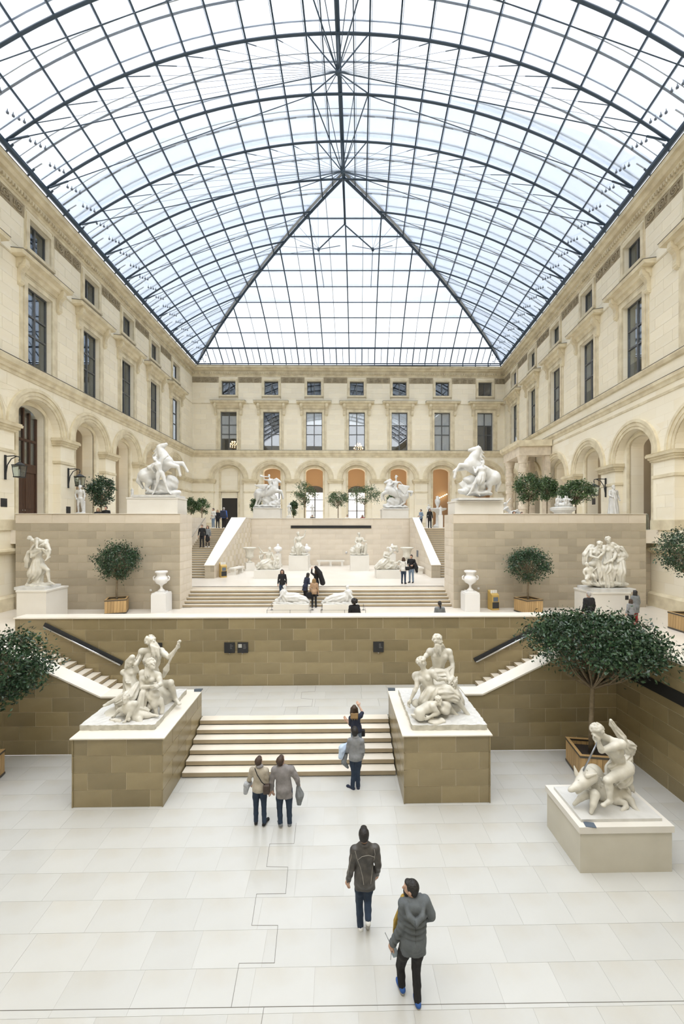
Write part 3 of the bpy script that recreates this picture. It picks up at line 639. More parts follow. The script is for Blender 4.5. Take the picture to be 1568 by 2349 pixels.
# panes
def pane(poly, dz=0.03, m_=None):
    if len(poly) < 3: return
    P = [RP(d, u, dz) for d, u in poly]; k = len(P); m = MB()
    m.add([p for p in P]+[p+Vector((0, 0, 0.02)) for p in P], [tuple(range(k)), tuple(range(2*k-1, k-1, -1))]+[(i, i+k, (i+1) % k+k, (i+1) % k) for i in range(k)])
    m.build('pane', m_ or M_screenglass, ceiling)
UU = [0]+US[1:]
near = MB()
for s in (-1, 1):
    for i in range(len(ribs)-1):
        for j in range(len(UU)-1):
            q = [(ribs[i], UU[j]), (ribs[i+1], UU[j]), (ribs[i+1], UU[j+1]), (ribs[i], UU[j+1])]
            q = clip(q, lambda p: p[1]-(p[0]-DA)/(DB-DA))
            if len(q) < 3: continue
            if ribs[i+1] < 16: near.add([RP(d, s*u, 0.03) for d, u in q], [tuple(range(len(q)))]); continue
            pane([(d, s*u) for d, u in q])
    q = [(ribs[-1], UU[-2]), (DB, UU[-2]), (DB, 1), (ribs[-1], 1)]; q = clip(q, lambda p: p[1]-(p[0]-DA)/(DB-DA)); pane([(d, s*u) for d, u in q])
tag(near.build('pane', M_screenglass, ceiling), kind='stuff')
vs = [DA+(DB-DA)*u for u in UU]
for i in range(0, 2*NV, 2):
    ua, ub = -1+i/NV, -1+(i+2)/NV
    for j in range(1, len(vs)-1):
        q = [(vs[j], ua), (vs[j], ub), (vs[j+1], ub), (vs[j+1], ua)]
        q = clip(q, lambda p: (p[0]-DA)/(DB-DA)-p[1]); q = clip(q, lambda p: (p[0]-DA)/(DB-DA)+p[1]) if len(q) > 2 else q
        pane(q, .03, M_roofglass)
q = [(vs[0], 0), (vs[1], -UU[1]), (vs[1], UU[1])]; pane(q)
# cable trusses under the ribs, ridge truss
xw = lambda d, u, z: Vector((*c2w((eaveL(d)+eaveR(d))/2+u*(eaveR(d)-eaveL(d))/2, d), z))
node_m = MB().lathe([(0.02, -0.16), (0.10, -0.12), (0.13, 0), (0.10, 0.12), (0.02, 0.16)], 8).mesh('truss_node', M_darksteel)
ZN = 29.7; main = [DA-SP*3, DA-SP, DA-SP*5]
for d in main:
    nd = xw(d, 0, ZN); obj('truss_node', node_m, ceiling, Matrix.Translation(nd))
    for s in (-1, 1):
        ft = RP(d, s*0.985, -0.25); MB().tube([ft, ft+(nd-ft)*0.06, ft+(nd-ft)*0.061, nd], [0.05, 0.05, 0.026, 0.026], 5).build('tie_rod', M_darksteel, ceiling)
        for u in US[2:-1]: 
            a = RP(d, s*u, -0.25); b = a+(nd-a)*0.12
            MB().tube([a, b, b+(nd-a)*0.001, nd], [0.02, 0.02, 0.007, 0.007], 4).build('fan_cable', M_darksteel, ceiling)
        for dd in (-SP, 0, SP):
            for u in (US[1], US[0]): MB().tube([nd, RP(d+dd, s*u, -0.1)], 0.035 if u == US[1] else 0.022, 5).build('strut', M_darksteel, ceiling)
    MB().tube([nd, RP(d, 0, 0)], 0.05, 6).build('king_post', M_darksteel, ceiling)
for d in [DA-SP*k for k in (0, 2, 4)]+[DA+SP*k for k in (1, 2, 3, 4)]:
    for s in (-1, 1):
        v = max(0, (d-DA)/(DB-DA)); a = RP(d, s*0.985, -0.25); b = RP(d, s*max(US[1], v), -0.2)
        MB().tube([a, a+(b-a)*0.07, a+(b-a)*0.071, b], [0.05, 0.05, 0.024, 0.024], 5).build('tie_rod', M_darksteel, ceiling)
MB().tube([xw(d, 0, ZN) for d in (DA-SP*5, DA-SP*3, DA-SP, DA+1.5)], 0.03, 6).build('bottom_chord', M_darksteel, ceiling)
# hip truss nodes: struts from the apex spread to two nodes under the hips
ap = RP(DA, 0, -0.2); top = xw(DA+1.6, 0, 29.6)
for s in (-1, 1):
    nd = RP(hipD(0.25), s*0.13, -1.55); obj('truss_node', node_m, ceiling, Matrix.Translation(nd))
    MB().tube([top, nd], 0.05, 6).build('strut', M_darksteel, ceiling); MB().tube([ap, top], 0.05, 6).build('strut', M_darksteel, ceiling)
    for q in range(6): MB().tube([nd, RP(hipD(0.12+0.05*q), s*(0.12+0.05*q), -0.15)], 0.012, 4).build('fan_cable', M_darksteel, ceiling)
    for q in (-1, 1): MB().tube([nd, RP(hipD(0.32), s*0.13+q*0.1, -0.1)], 0.03, 5).build('strut', M_darksteel, ceiling)
    MB().tube([nd, RP(hipD(0.55), s*0.13, -0.1)], 0.03, 5).build('strut', M_darksteel, ceiling)
# gutter, brackets and little floodlights along the eaves
spot_m = MB().lathe([(0.01, -0.06), (0.06, -0.05), (0.065, 0.02), (0.03, 0.06), (0.012, 0.18)], 8).mesh('spotlight', M_midsteel)
for s in (-1, 1):
    MB().tube([RP(d, s*1.02, -0.62) for d in (2, 25, DB)], 0.13, 6).build('gutter', M_darksteel, ceiling)
    d = 12.0
    while d < DB-0.5:
        MB().tube([RP(d, s*0.985, -0.2), RP(d, s*1.02, -0.62)], 0.05, 5).build('eaves_bracket', M_darksteel, ceiling)
        MB().tube([RP(d, s*0.96, -0.2), RP(d, s*1.01, -0.25)], 0.03, 4).build('eaves_bracket', M_alu, ceiling)
        for q in range(4):
            if d > 15: obj('spotlight', spot_m, ceiling, Matrix.Translation(RP(d+0.25+q*0.22, s*(0.945-0.006*q), -0.25)))
        d += SP/2
for i in range(1, 48):
    u = -1+2*i/48
    if abs(u) < 0.97: MB().tube([RP(hipD(max(US[-2], abs(u))), u, -.03), RP(DB, u, -.03)], 0.065 if i % 2 == 0 else 0.035, 5).build('eaves_post', M_darksteel, ceiling)
MB().tube([RP(hipD(US[-2]), US[-2]*(-1+2*i/12), -0.06) for i in range(13)], 0.10, 6).build('eaves_beam', M_darksteel, ceiling)
# upright glazing strip above the end cornice
for i in range(25):
    u = -1+2*i/24; p = RP(DB, u, -0.1); MB().box(p.x-0.045, p.x+0.045, p.y-0.05, p.y+0.05, 25.75, p.z).build('clerestory_post', M_darksteel, ceiling)
    if i < 24:
        q = RP(DB, -1+2*(i+1)/24, -0.1); MB().box(p.x+0.05, q.x-0.05, p.y-0.01, p.y+0.01, 25.95, p.z).build('pane', M_roofglass, ceiling)
a, b = RP(DB, -1), RP(DB, 1)
MB().box(a.x, b.x, a.y-0.5, a.y-0.1, 25.72, 25.95).build('parapet_gutter', M_trim, ceiling)
MB().tube([(a.x, a.y-0.1, 25.98), (b.x, b.y-0.1, 25.98)], 0.06, 6).build('sill_rail', M_darksteel, ceiling)
# wall behind the viewer closes the court
nw = MB(); A, B = PL(DN), PR(DN); nw.add([(A[0]-1, A[1], 0), (B[0]+1, B[1], 0), (B[0]+1, B[1], 27), (A[0]-1, A[1], 27)], [(0, 1, 2, 3)])
tag(nw.build('wall_near', M_fac), 'stone facade behind the viewer closing the court', 'wall', kind='structure')
for nm, PP in (('left', PL), ('right', PR)):
    pass
# ------------------------------------------------------------------ sculpting kit: smooth union of limbs, polygonised into one continuous skin
V3 = lambda *a: np.array(a, dtype=np.float32)
class SDF:
    def __init__(s): s.p = []
    def cap(s, a, b, ra, rb=None, k=0.05, pl=None):
        s.p.append(('c', np.array(a, np.float32), np.array(b, np.float32), ra, ra if rb is None else rb, k, pl)); return s
    def ell(s, c, r, k=0.05, R=None, rough=0.0):
        if not hasattr(r, '__len__'): r = (r, r, r)
        s.p.append(('e', np.array(c, np.float32), np.array(r, np.float32), R, rough, k)); return s
    def chain(s, pts, rs, k=0.05, pl=None):
        for i in range(len(pts)-1): s.cap(pts[i], pts[i+1], rs[i], rs[i+1], k, pl)
        return s
    def box(s, c, h, rd=0.02, k=0.03, R=None):
        s.p.append(('b', np.array(c, np.float32), np.array(h, np.float32), rd, R, k)); return s
    def hem(s, z): s.p.append(('k', z)); return s   # cut what is there so far straight at height z
    def mesh(s, name, m, vox, cut=None):
        lo = np.full(3, 1e9); hi = -lo; bb = []
        for p in s.p:
            if p[0] == 'k': bb.append((0, 0)); continue
            if p[0] == 'c':
                r = max(p[3], p[4])*(1.0 if not p[6] else 1.2); a = np.minimum(p[1], p[2])-r; b = np.maximum(p[1], p[2])+r
            elif p[0] == 'e': r = max(p[2]) if p[3] is not None else p[2]; a = p[1]-r-p[4]; b = p[1]+r+p[4]
            else: r = np.linalg.norm(p[2])+p[3] if p[4] is not None else p[2]+p[3]; a = p[1]-r; b = p[1]+r
            bb.append((a, b)); lo = np.minimum(lo, a); hi = np.maximum(hi, b)
        lo = lo-3*vox; n = np.ceil((hi+3*vox-lo)/vox).astype(int)+1
        F = np.full(n, 9.0, np.float32); ax = [(lo[i]+vox*np.arange(n[i])).astype(np.float32) for i in range(3)]
        for p, (a, b) in zip(s.p, bb):
            if p[0] == 'k': F = np.maximum(F, (p[1]-ax[2])[None, None, :]); continue
            k = p[5]*0.62; mg = k+2.5*vox
            i0 = np.maximum(np.floor((a-mg-lo)/vox).astype(int), 0); i1 = np.minimum(np.ceil((b+mg-lo)/vox).astype(int)+1, n)
            sl = tuple(slice(i0[i], i1[i]) for i in range(3))
            X = ax[0][sl[0]][:, None, None]; Y = ax[1][sl[1]][None, :, None]; Z = ax[2][sl[2]][None, None, :]
            if p[0] == 'c':
                A, B, ra, rb = p[1], p[2], p[3], p[4]; d = B-A; L2 = float(d@d)+1e-9
                px, py, pz = X-A[0], Y-A[1], Z-A[2]; t = np.clip((px*d[0]+py*d[1]+pz*d[2])/L2, 0, 1)
                qx, qy, qz = px-t*d[0], py-t*d[1], pz-t*d[2]; dd = np.sqrt(qx*qx+qy*qy+qz*qz)-(ra+(rb-ra)*t)
                if p[6]:
                    nf, amp, ph = p[6]; dn = d/math.sqrt(L2); e = np.cross(dn, V3(0.3, 0.9, 0.2)); e /= np.linalg.norm(e); f = np.cross(dn, e)
                    an = np.arctan2(qx*f[0]+qy*f[1]+qz*f[2], qx*e[0]+qy*e[1]+qz*e[2]); dd = dd+amp*np.sin(nf*an+ph+3*t)*np.clip(t+0.25, 0, 1)
            elif p[0] == 'e':
                px, py, pz = X-p[1][0], Y-p[1][1], Z-p[1][2]
                if p[3] is not None:
                    R = p[3]; px, py, pz = (R[0][0]*px+R[0][1]*py+R[0][2]*pz, R[1][0]*px+R[1][1]*py+R[1][2]*pz, R[2][0]*px+R[2][1]*py+R[2][2]*pz)
                r = p[2]; k0 = np.sqrt((px/r[0])**2+(py/r[1])**2+(pz/r[2])**2); k1 = np.sqrt((px/r[0]**2)**2+(py/r[1]**2)**2+(pz/r[2]**2)**2)+1e-6
                dd = k0*(k0-1)/k1
                if p[4]: q = 2.6/max(p[4]*4, 0.08); dd = dd+p[4]*(np.sin(px*q+1.3)*np.sin(py*q*1.1+.4)+np.sin(pz*q*1.2+px*q*.7))*0.5
            else:
                px, py, pz = X-p[1][0], Y-p[1][1], Z-p[1][2]
                if p[4] is not None:
                    R = p[4]; px, py, pz = (R[0][0]*px+R[0][1]*py+R[0][2]*pz, R[1][0]*px+R[1][1]*py+R[1][2]*pz, R[2][0]*px+R[2][1]*py+R[2][2]*pz)
                qx, qy, qz = np.abs(px)-p[2][0], np.abs(py)-p[2][1], np.abs(pz)-p[2][2]
                dd = np.sqrt(np.maximum(qx, 0)**2+np.maximum(qy, 0)**2+np.maximum(qz, 0)**2)+np.minimum(np.maximum(qx, np.maximum(qy, qz)), 0)-p[3]
            cur = F[sl]; h = np.clip(0.5+0.5*(cur-dd)/k, 0, 1); F[sl] = cur*(1-h)+dd*h-k*h*(1-h)
        if cut is not None: F = np.maximum(F, (cut-ax[2])[None, None, :])
        v, q = nets(F, lo, vox)
        me = bpy.data.meshes.new(name); me.vertices.add(len(v)); me.vertices.foreach_set('co', v.astype(np.float32).ravel())
        me.loops.add(len(q)*4); me.loops.foreach_set('vertex_index', q.astype(np.int32).ravel()); me.polygons.add(len(q))
        me.polygons.foreach_set('loop_start', np.arange(0, len(q)*4, 4, dtype=np.int32)); me.polygons.foreach_set('use_smooth', np.ones(len(q), bool))
        me.update(calc_edges=True); me.validate(); me.materials.append(m); return me
    def build(s, name, m, vox, parent=None, cut=None): return obj(name, s.mesh(name, m, vox, cut), parent)
def nets(F, lo, vox):
    S = F < 0; c = np.zeros(tuple(np.array(F.shape)-1), np.int8)
    for a in (0, 1):
        for b in (0, 1):
            for e in (0, 1): c += S[a:S.shape[0]-1+a, b:S.shape[1]-1+b, e:S.shape[2]-1+e]
    I, J, K = np.nonzero((c > 0) & (c < 8)); idx = np.full(c.shape, -1, np.int32); idx[I, J, K] = np.arange(len(I))
    acc = np.zeros((len(I), 3)); cnt = np.zeros(len(I)); cor = [(0,0,0),(1,0,0),(0,1,0),(1,1,0),(0,0,1),(1,0,1),(0,1,1),(1,1,1)]
    vals = [F[I+a, J+b, K+e] for a, b, e in cor]
    for a, b in ((0,1),(2,3),(4,5),(6,7),(0,2),(1,3),(4,6),(5,7),(0,4),(1,5),(2,6),(3,7)):
        va, vb = vals[a], vals[b]; mk = (va < 0) != (vb < 0); t = np.where(mk, va/np.where(mk, va-vb, 1), 0)
        for x in range(3): acc[:, x] += mk*(cor[a][x]+(cor[b][x]-cor[a][x])*t)
        cnt += mk
    V = (acc/cnt[:, None]+np.stack([I, J, K], 1))*vox+lo; Q = []
    for x in range(3):
        A = np.moveaxis(S, x, 0); D = np.moveaxis(idx, x, 0); ch = A[:-1] != A[1:]; ch = ch[:, 1:-1, 1:-1]
        i, j, k = np.nonzero(ch); q = np.stack([D[i, j, k], D[i, j+1, k], D[i, j+1, k+1], D[i, j, k+1]], 1)
        fl = A[:-1][:, 1:-1, 1:-1][i, j, k]; fl = fl if x != 1 else ~fl
        q[~fl] = q[~fl][:, ::-1]; Q.append(q)
    return V, np.concatenate(Q)
def nrm(v): v = np.asarray(v, float); return v/(np.linalg.norm(v)+1e-9)
def hand(S, el, ha, s, n, curl=0.5, thumb=1, r=0.0125):
    "palm, four bent fingers of unequal length and a thumb off the side of the palm; n = palm normal"
    d = nrm(np.asarray(ha)-np.asarray(el)); n = nrm(np.asarray(n)-d*np.dot(n, d)); w = np.cross(d, n); ha = np.asarray(ha, float)
    S.ell(ha+d*0.045*s, (0.042*s, 0.042*s, 0.042*s), 0.02); pal = ha+d*0.04*s
    for e in (-1, 0, 1): S.cap(ha+w*e*0.022*s, ha+d*0.085*s+w*e*0.026*s, 0.019*s, 0.016*s, 0.015)
    for i, (off, ln) in enumerate(((-0.033, 0.068), (-0.011, 0.078), (0.011, 0.074), (0.033, 0.058))):
        a = ha+d*0.085*s+w*off*s; b = a+(d*math.cos(curl)+n*math.sin(curl))*ln*0.55*s; c = b+(d*math.cos(curl*2.2)+n*math.sin(curl*2.2))*ln*0.5*s
        S.chain([a, b, c], [r*s*1.05, r*s, r*s*0.85], 0.006)
    t0 = ha+d*0.02*s-w*thumb*0.035*s; t1 = t0+(d*0.6-w*thumb*0.7+n*0.3)*0.045*s; t2 = t1+(d*0.9+n*0.3)*0.032*s
    S.chain([t0, t1, t2], [r*s*1.3, r*s*1.1, r*s*0.9], 0.01)
def head(S, c, s, face, up=(0, 0, 1), hair=None, beard=False, seed=0):
    "skull, jaw, nose, brow, lips, ears; hair as locks"
    f = nrm(face); u = nrm(np.asarray(up, float)-f*np.dot(up, f)); w = np.cross(u, f); c = np.asarray(c, float); R = [w, f, u]
    S.ell(c+u*0.02*s-f*0.012*s, (0.076*s, 0.095*s, 0.095*s), 0.02, R); S.ell(c-u*0.055*s+f*0.028*s, (0.054*s, 0.062*s, 0.064*s), 0.03, R)
    S.cap(c+f*0.082*s+u*0.012*s, c+f*0.108*s-u*0.032*s, 0.010*s, 0.015*s, 0.012); S.cap(c+f*0.082*s+u*0.028*s-w*0.035*s, c+f*0.082*s+u*0.028*s+w*0.035*s, 0.012*s, 0.012*s, 0.015)
    S.cap(c+f*0.088*s-u*0.060*s-w*0.02*s, c+f*0.088*s-u*0.060*s+w*0.02*s, 0.009*s, None, 0.008); S.ell(c+f*0.078*s-u*0.092*s, 0.024*s, 0.02)
    for e in (-1, 1):
        S.ell(c+w*e*0.078*s-u*0.008*s-f*0.008*s, (0.012*s, 0.024*s, 0.034*s), 0.008, R); S.ell(c+w*e*0.032*s+f*0.08*s+u*0.008*s, 0.013*s, 0.006)
    rs = random.Random(seed)
    if hair:
        for i in range(hair):
            th = rs.uniform(0, 6.28); ph = rs.uniform(-0.15, 1.0); q = np.array([math.cos(th)*math.sqrt(1-ph*ph*0.9), math.sin(th)*math.sqrt(1-ph*ph*0.9), ph])
            if q[1] > 0.35 and q[2] < 0.55: continue
            p = c+(w*q[0]*0.085+f*(q[1]*0.098-0.02)+u*(q[2]*0.098+0.025))*s; S.ell(p, (0.026*s, 0.026*s, 0.026*s), 0.008)
    if beard:
        for i in range(16):
            a = rs.uniform(-1, 1); p = c+(w*a*0.06+f*(0.085-abs(a)*0.04)-u*rs.uniform(0.06, 0.10))*s
            S.cap(p, p+(f*0.03*rs.uniform(0.3, 1)-u*rs.uniform(0.06, 0.15)+w*a*0.03)*s, 0.022*s, 0.010*s, 0.012)
def figure(S, s, pel, nck, hd, side=(1, 0, 0), face=None, arms=(None, None), legs=(None, None), fat=1.0, fem=False, hair=40, beard=False, seed=0, fing=True, hface=None, sh=1.0):
    "posed nude figure; A = -side limb, B = +side limb; arms (elbow, hand), legs (knee, ankle, toe)"
    pel, nck, hd = (np.asarray(v, float) for v in (pel, nck, hd)); sp = nrm(nck-pel); sd = nrm(np.asarray(side, float)-sp*np.dot(side, sp)); fw = np.cross(sd, sp)
    if face is None: face = fw
    R = [sd, fw, sp]; L = np.linalg.norm(nck-pel); f = fat*s
    S.ell(pel, (0.155*f*(1.08 if fem else 1), 0.115*f, 0.13*f), 0.06, R); mid = pel+sp*L*0.36
    S.ell(mid, (0.125*f*(0.92 if fem else 1), 0.098*f, 0.15*f), 0.07, R); ch = pel+sp*L*0.68
    S.ell(ch+fw*0.01*s, (0.165*f*(0.9 if fem else 1), 0.118*f, 0.19*f), 0.07, R)
    for e in (-1, 1):
        S.ell(ch+sd*e*0.075*s+fw*0.085*f+sp*0.03*s, (0.075*s, 0.05*s, 0.06*s) if not fem else (0.06*s, 0.065*s, 0.06*s), 0.03, R)
        S.ell(pel+sd*e*0.075*s-fw*0.075*f-sp*0.05*s, 0.09*f, 0.04); S.ell(ch+sd*e*0.085*s-fw*0.075*f+sp*0.05*s, (0.07*s, 0.04*s, 0.10*s), 0.04, R)
    S.cap(pel+fw*0.085*f, ch+fw*0.095*f, 0.03*f, 0.03*f, 0.05)
    S.cap(nck-sp*0.03*s, nck+(hd-nck)*0.75, 0.062*f, 0.052*f, 0.05)
    w = 0.185*s*sh*(0.9 if fem else 1); shz = nck-sp*0.055*s
    for e, a in ((-1, arms[0]), (1, arms[1])):
        so = shz+sd*e*w; S.cap(nck-sp*0.02*s, so, 0.055*f, 0.062*f, 0.06); S.ell(so, 0.072*f, 0.04)
        if a is None: continue
        el, ha = (np.asarray(v, float) for v in a); m1 = so+(el-so)*0.45; S.chain([so, m1, el], [0.058*f, 0.058*f, 0.042*f], 0.04)
        m2 = el+(ha-el)*0.3; S.chain([el, m2, ha], [0.043*f, 0.046*f, 0.028*s], 0.03)
        if fing: hand(S, el, ha, s, fw*0.3-sd*e, 0.55, e, 0.0135)
        else: S.ell(ha+nrm(ha-el)*0.05*s, (0.045*s,)*3, 0.03)
    for e, l in ((-1, legs[0]), (1, legs[1])):
        if l is None: continue
        kn, an, to = (np.asarray(v, float) for v in l); hp = pel+sd*e*0.085*s-sp*0.03*s
        m1 = hp+(kn-hp)*0.4; S.chain([hp, m1, kn], [0.10*f, 0.092*f, 0.06*f], 0.05); S.ell(kn, 0.062*f, 0.03)
        d = nrm(an-kn); bk = nrm(np.cross(np.cross(d, to-an), d)); m2 = kn+(an-kn)*0.32-bk*0.02*s
        S.chain([kn, m2, an], [0.054*f, 0.060*f, 0.037*s], 0.04); hl = an-nrm(to-an)*0.045*s+d*0.02*s; S.cap(hl, an, 0.034*s, 0.036*s, 0.03)
        S.cap(an+d*0.01*s, to, 0.040*s, 0.026*s, 0.04); S.ell(to, (0.04*s, 0.04*s, 0.024*s), 0.03)
    head(S, hd, s, hface if hface is not None else face, nrm(hd-nck), hair, beard, seed)

M_marble = mat('weathered_white_marble', (0.68, 0.655, 0.585), 0.5, (0.585, 0.555, 0.47), 5.0, 0.0, 0.08, 40, var2=(0.50, 0.48, 0.42), scale2=2.2)
M_marble2 = mat('clean_white_marble', (0.67, 0.665, 0.645), 0.45, (0.58, 0.575, 0.55), 4.0, 0.0, 0.06, 40)
M_plinth = mat('grey_weathered_plinth', (0.62, 0.60, 0.53), 0.7, (0.42, 0.405, 0.34), 6.0, bump=0.2, bscale=30)
M_pedw = mat('pale_stone_pedestal', (0.74, 0.715, 0.66), 0.45, (0.69, 0.66, 0.60), 1.0)
M_pedg = mat('greenish_stone_pedestal', (0.60, 0.57, 0.48), 0.4, (0.54, 0.51, 0.42), 1.5)
M_plaque = mat('slate_blue_plaque', (0.10, 0.13, 0.17), 0.35)
M_plaqueb = mat('black_label_plate', (0.022, 0.023, 0.026), 0.4)
M_print = mat('pale_print', (0.45, 0.45, 0.43), 0.6)

class Grp:
    "a sculpture: root Empty on its base plus a map from places seen in the photograph to points of the group"
    def __init__(s, name, px, py_base, z, D, label, cat='statue', group=None):
        x, y = AT(px, D); s.D = D; s.o = np.array((x, y, z)); s.root = empty(name, (x, y, z), 0, label, cat, group); s.S = SDF()
    def q(s, px, py, dd=0.0):
        D = s.D+dd; x, y = AT(px, D); return np.array((x, y, ZAT(py, D)))-s.o
    def Q(s, *l): return [s.q(*p) for p in l]
    def done(s, vox, m=None, name='carving', cut=None): return s.S.build(name, m or M_marble, vox, s.root, cut)

# ---------- foreground pedestals
def ashlar_pedestal(x0, x1, label):
    p = MB().box(x0+.04, x1-.04, 10.16, 13.05, 0, 1.70).build('ashlar_pedestal', M_mortar); tag(p, label, 'pedestal')
    ashlar(p, (x0+.04, 10.16), (1, 0), (0, -1), x1-x0-.08, 0, 4, 0.4265, 0.95, M_ashlar, off=0.0, stag=0.62)
    for x, s in ((x0+.04, -1), (x1-.04, 1)): ashlar(p, (x, 10.12), (0, 1), (s, 0), 2.93, 0, 4, 0.4265, 0.98, M_ashlar, stag=0.4)
    MB().box(x0-.01, x1+.01, 10.10, 13.07, 1.70, 1.728).build('top_slab', M_coping, p)
    return p
ashlar_pedestal(-6.52, -4.22, 'honey ashlar pedestal under the river god holding an oar')
ashlar_pedestal(1.70, 3.95, 'honey ashlar pedestal under the bearded river god and his seated companion')
def plinth_rock(g_, x0, x1, y0, y1, h, seed, m=M_plinth, name='plinth'):
    "rough-topped plinth slab in group coordinates"
    rs = random.Random(seed); nx, ny = 26, 30; vs = []; 
    for j in range(ny+1):
        for i in range(nx+1):
            ed = i in (0, nx) or j in (0, ny)
            vs.append((x0+(x1-x0)*i/nx+(rs.uniform(-.012, .012) if ed else 0), y0+(y1-y0)*j/ny+(rs.uniform(-.012, .012) if ed else 0), rs.uniform(-.012, .008)*(0.5 if ed else 1)))
    W = nx+1; fs = [(j*W+i, j*W+i+1, (j+1)*W+i+1, (j+1)*W+i) for j in range(ny) for i in range(nx)]
    rim = [i for i in range(nx+1)]+[j*W+nx for j in range(1, ny+1)]+[ny*W+i for i in range(nx-1, -1, -1)]+[j*W for j in range(ny-1, 0, -1)]
    b = len(vs); vs += [(vs[i][0], vs[i][1], -h) for i in rim]; k = len(rim); fs += [(rim[i], rim[(i+1) % k], b+(i+1) % k, b+i) for i in range(k)]+[tuple(b+i for i in range(k))[::-1]]
    me = MB().add(vs, fs).mesh(name, M_marble2); me.materials.append(m)
    for p in me.polygons:
        if abs(p.normal.z) < 0.6: p.material_index = 1
    return obj(name, me, g_.root)

# ---------- river god with oar (left foreground)
t = Grp('river_god_group', 320, 1690, 1.868, 11.55, 'white marble river god raising an oar above a seated nymph and a child'); q = t.q; S = t.S
plinth_rock(t, -0.97, 0.93, -1.15, 1.12, 0.14, 1)
figure(S, 1.50, q(352, 1572, .45), q(347, 1488, .35), q(347, 1472, .3), arms=((q(310, 1530, .3), q(300, 1545, .1)), (q(388, 1509, .2), q(405, 1487, .15))),
       legs=((q(318, 1580, -.1), q(322, 1622, .0), q(312, 1632, -.15)), (q(391, 1566, .05), q(402, 1603, .2), q(411, 1615, .05))), beard=True, hface=(0.65, -0.55, 0.5), seed=1, hair=60)
for i in range(6): S.chain([q(349+i*2.6, 1483+i*0.8, .12), q(349+i*3.0, 1495+5*(i % 3), .07), q(347+i*3.4, 1503+7*(i % 3), .08)], [0.040, 0.030, 0.012], 0.015)
figure(S, 1.30, q(340, 1588, -.25), q(345, 1541, -.35), q(347, 1524, -.4), arms=((q(325, 1577, -.5), q(350, 1574, -.65)), (q(369, 1570, -.5), q(360, 1573, -.62))),
       legs=((q(290, 1592, -.5), q(250, 1613, -.5), q(240, 1618, -.55)), (q(345, 1622, -.6), q(332, 1635, -.45), q(325, 1638, -.55))), fem=True, hface=(0.75, -0.6, 0.35), seed=2, hair=60)
for i in range(5): S.chain([q(338+i*1.5, 1522+i, -.33), q(334+i*1.6, 1538+i, -.42), q(332+i*2.2, 1552+3*(i % 3), -.52)], [0.05, 0.04, 0.014], 0.015)
figure(S, 1.0, q(300, 1566, .0), q(297, 1536, .0), q(300, 1520, -.05), arms=((q(288, 1548, -.1), q(290, 1560, -.2)), (q(310, 1525, -.05), q(318, 1512, .1))), legs=(None, None), seed=3, hair=60, fat=1.1)
S.chain(t.Q((296, 1560, -.05), (305, 1590, -.1), (292, 1612, -.3)), [0.16, 0.22, 0.26], 0.1, (7, 0.03, 0)); S.chain(t.Q((303, 1508, -.05), (293, 1518, -.05), (288, 1532, -.1)), [0.08, 0.07, 0.04], 0.03)
figure(S, 0.98, q(312, 1640, -.75), q(293, 1618, -.85), q(288, 1604, -.9), arms=((q(274, 1628, -.75), q(264, 1640, -.75)), (q(297, 1638, -.95), q(289, 1652, -1.0))),
       legs=((q(318, 1650, -.9), q(325, 1658, -.95), q(330, 1662, -1.0)), (q(335, 1641, -.8), q(352, 1641, -.75), q(362, 1642, -.8))), fat=1.25, seed=4, hair=50, hface=(-.15, -.95, .1))
S.ell(q(352, 1596, -.55), (0.17, 0.17, 0.19), 0.05, None, 0.02); S.ell(q(355, 1612, -.6), (0.10, 0.13, 0.16), 0.05); S.chain(t.Q((350, 1606, -.6), (357, 1628, -.62), (358, 1640, -.62)), [0.09, 0.05, 0.06], 0.04); S.chain(t.Q((366, 1606, -.5), (372, 1622, -.5), (371, 1634, -.55)), [0.09, 0.06, 0.06], 0.04)
for c, r in (((335, 1600, .1), (.55, .4, .42)), ((300, 1610, -.1), (.42, .35, .30)), ((372, 1595, .25), (.35, .35, .35)), ((320, 1640, -.45), (.45, .3, .14)), ((275, 1635, -.4), (.4, .3, .10))): S.ell(q(*c), r, 0.1, None, 0.05)
S.chain(t.Q((318, 1575, -.3), (300, 1600, -.55), (270, 1612, -.55)), [0.14, 0.17, 0.06], 0.05, (8, 0.025, 1)); S.chain(t.Q((330, 1590, -.55), (322, 1625, -.7), (338, 1632, -.75)), [0.12, 0.10, 0.05], 0.04, (6, 0.03, 0))
S.chain(t.Q((275, 1655, -.95), (262, 1652, -.9), (245, 1660, -.9)), [0.06, 0.05, 0.03], 0.03)
for i in range(26):
    rr = random.Random(i); S.ell(q(238+rr.uniform(0, 60), 1648+rr.uniform(0, 16), -.95+rr.uniform(-.05, .2)), rr.uniform(.02, .045), 0.01)
t.done(0.019, cut=-0.03)
og = SDF(); og.chain(t.Q((412, 1471, .1), (398, 1498, .12), (384, 1527, .15)), [0.024, 0.028, 0.03], 0.01); og.ell(q(412, 1471, .1), 0.045, 0.02); og.chain(t.Q((385, 1526, .15), (381, 1536, .17), (375, 1552, .2)), [0.05, 0.085, 0.04], 0.03); og.build('oar', M_marble, 0.016, t.root)

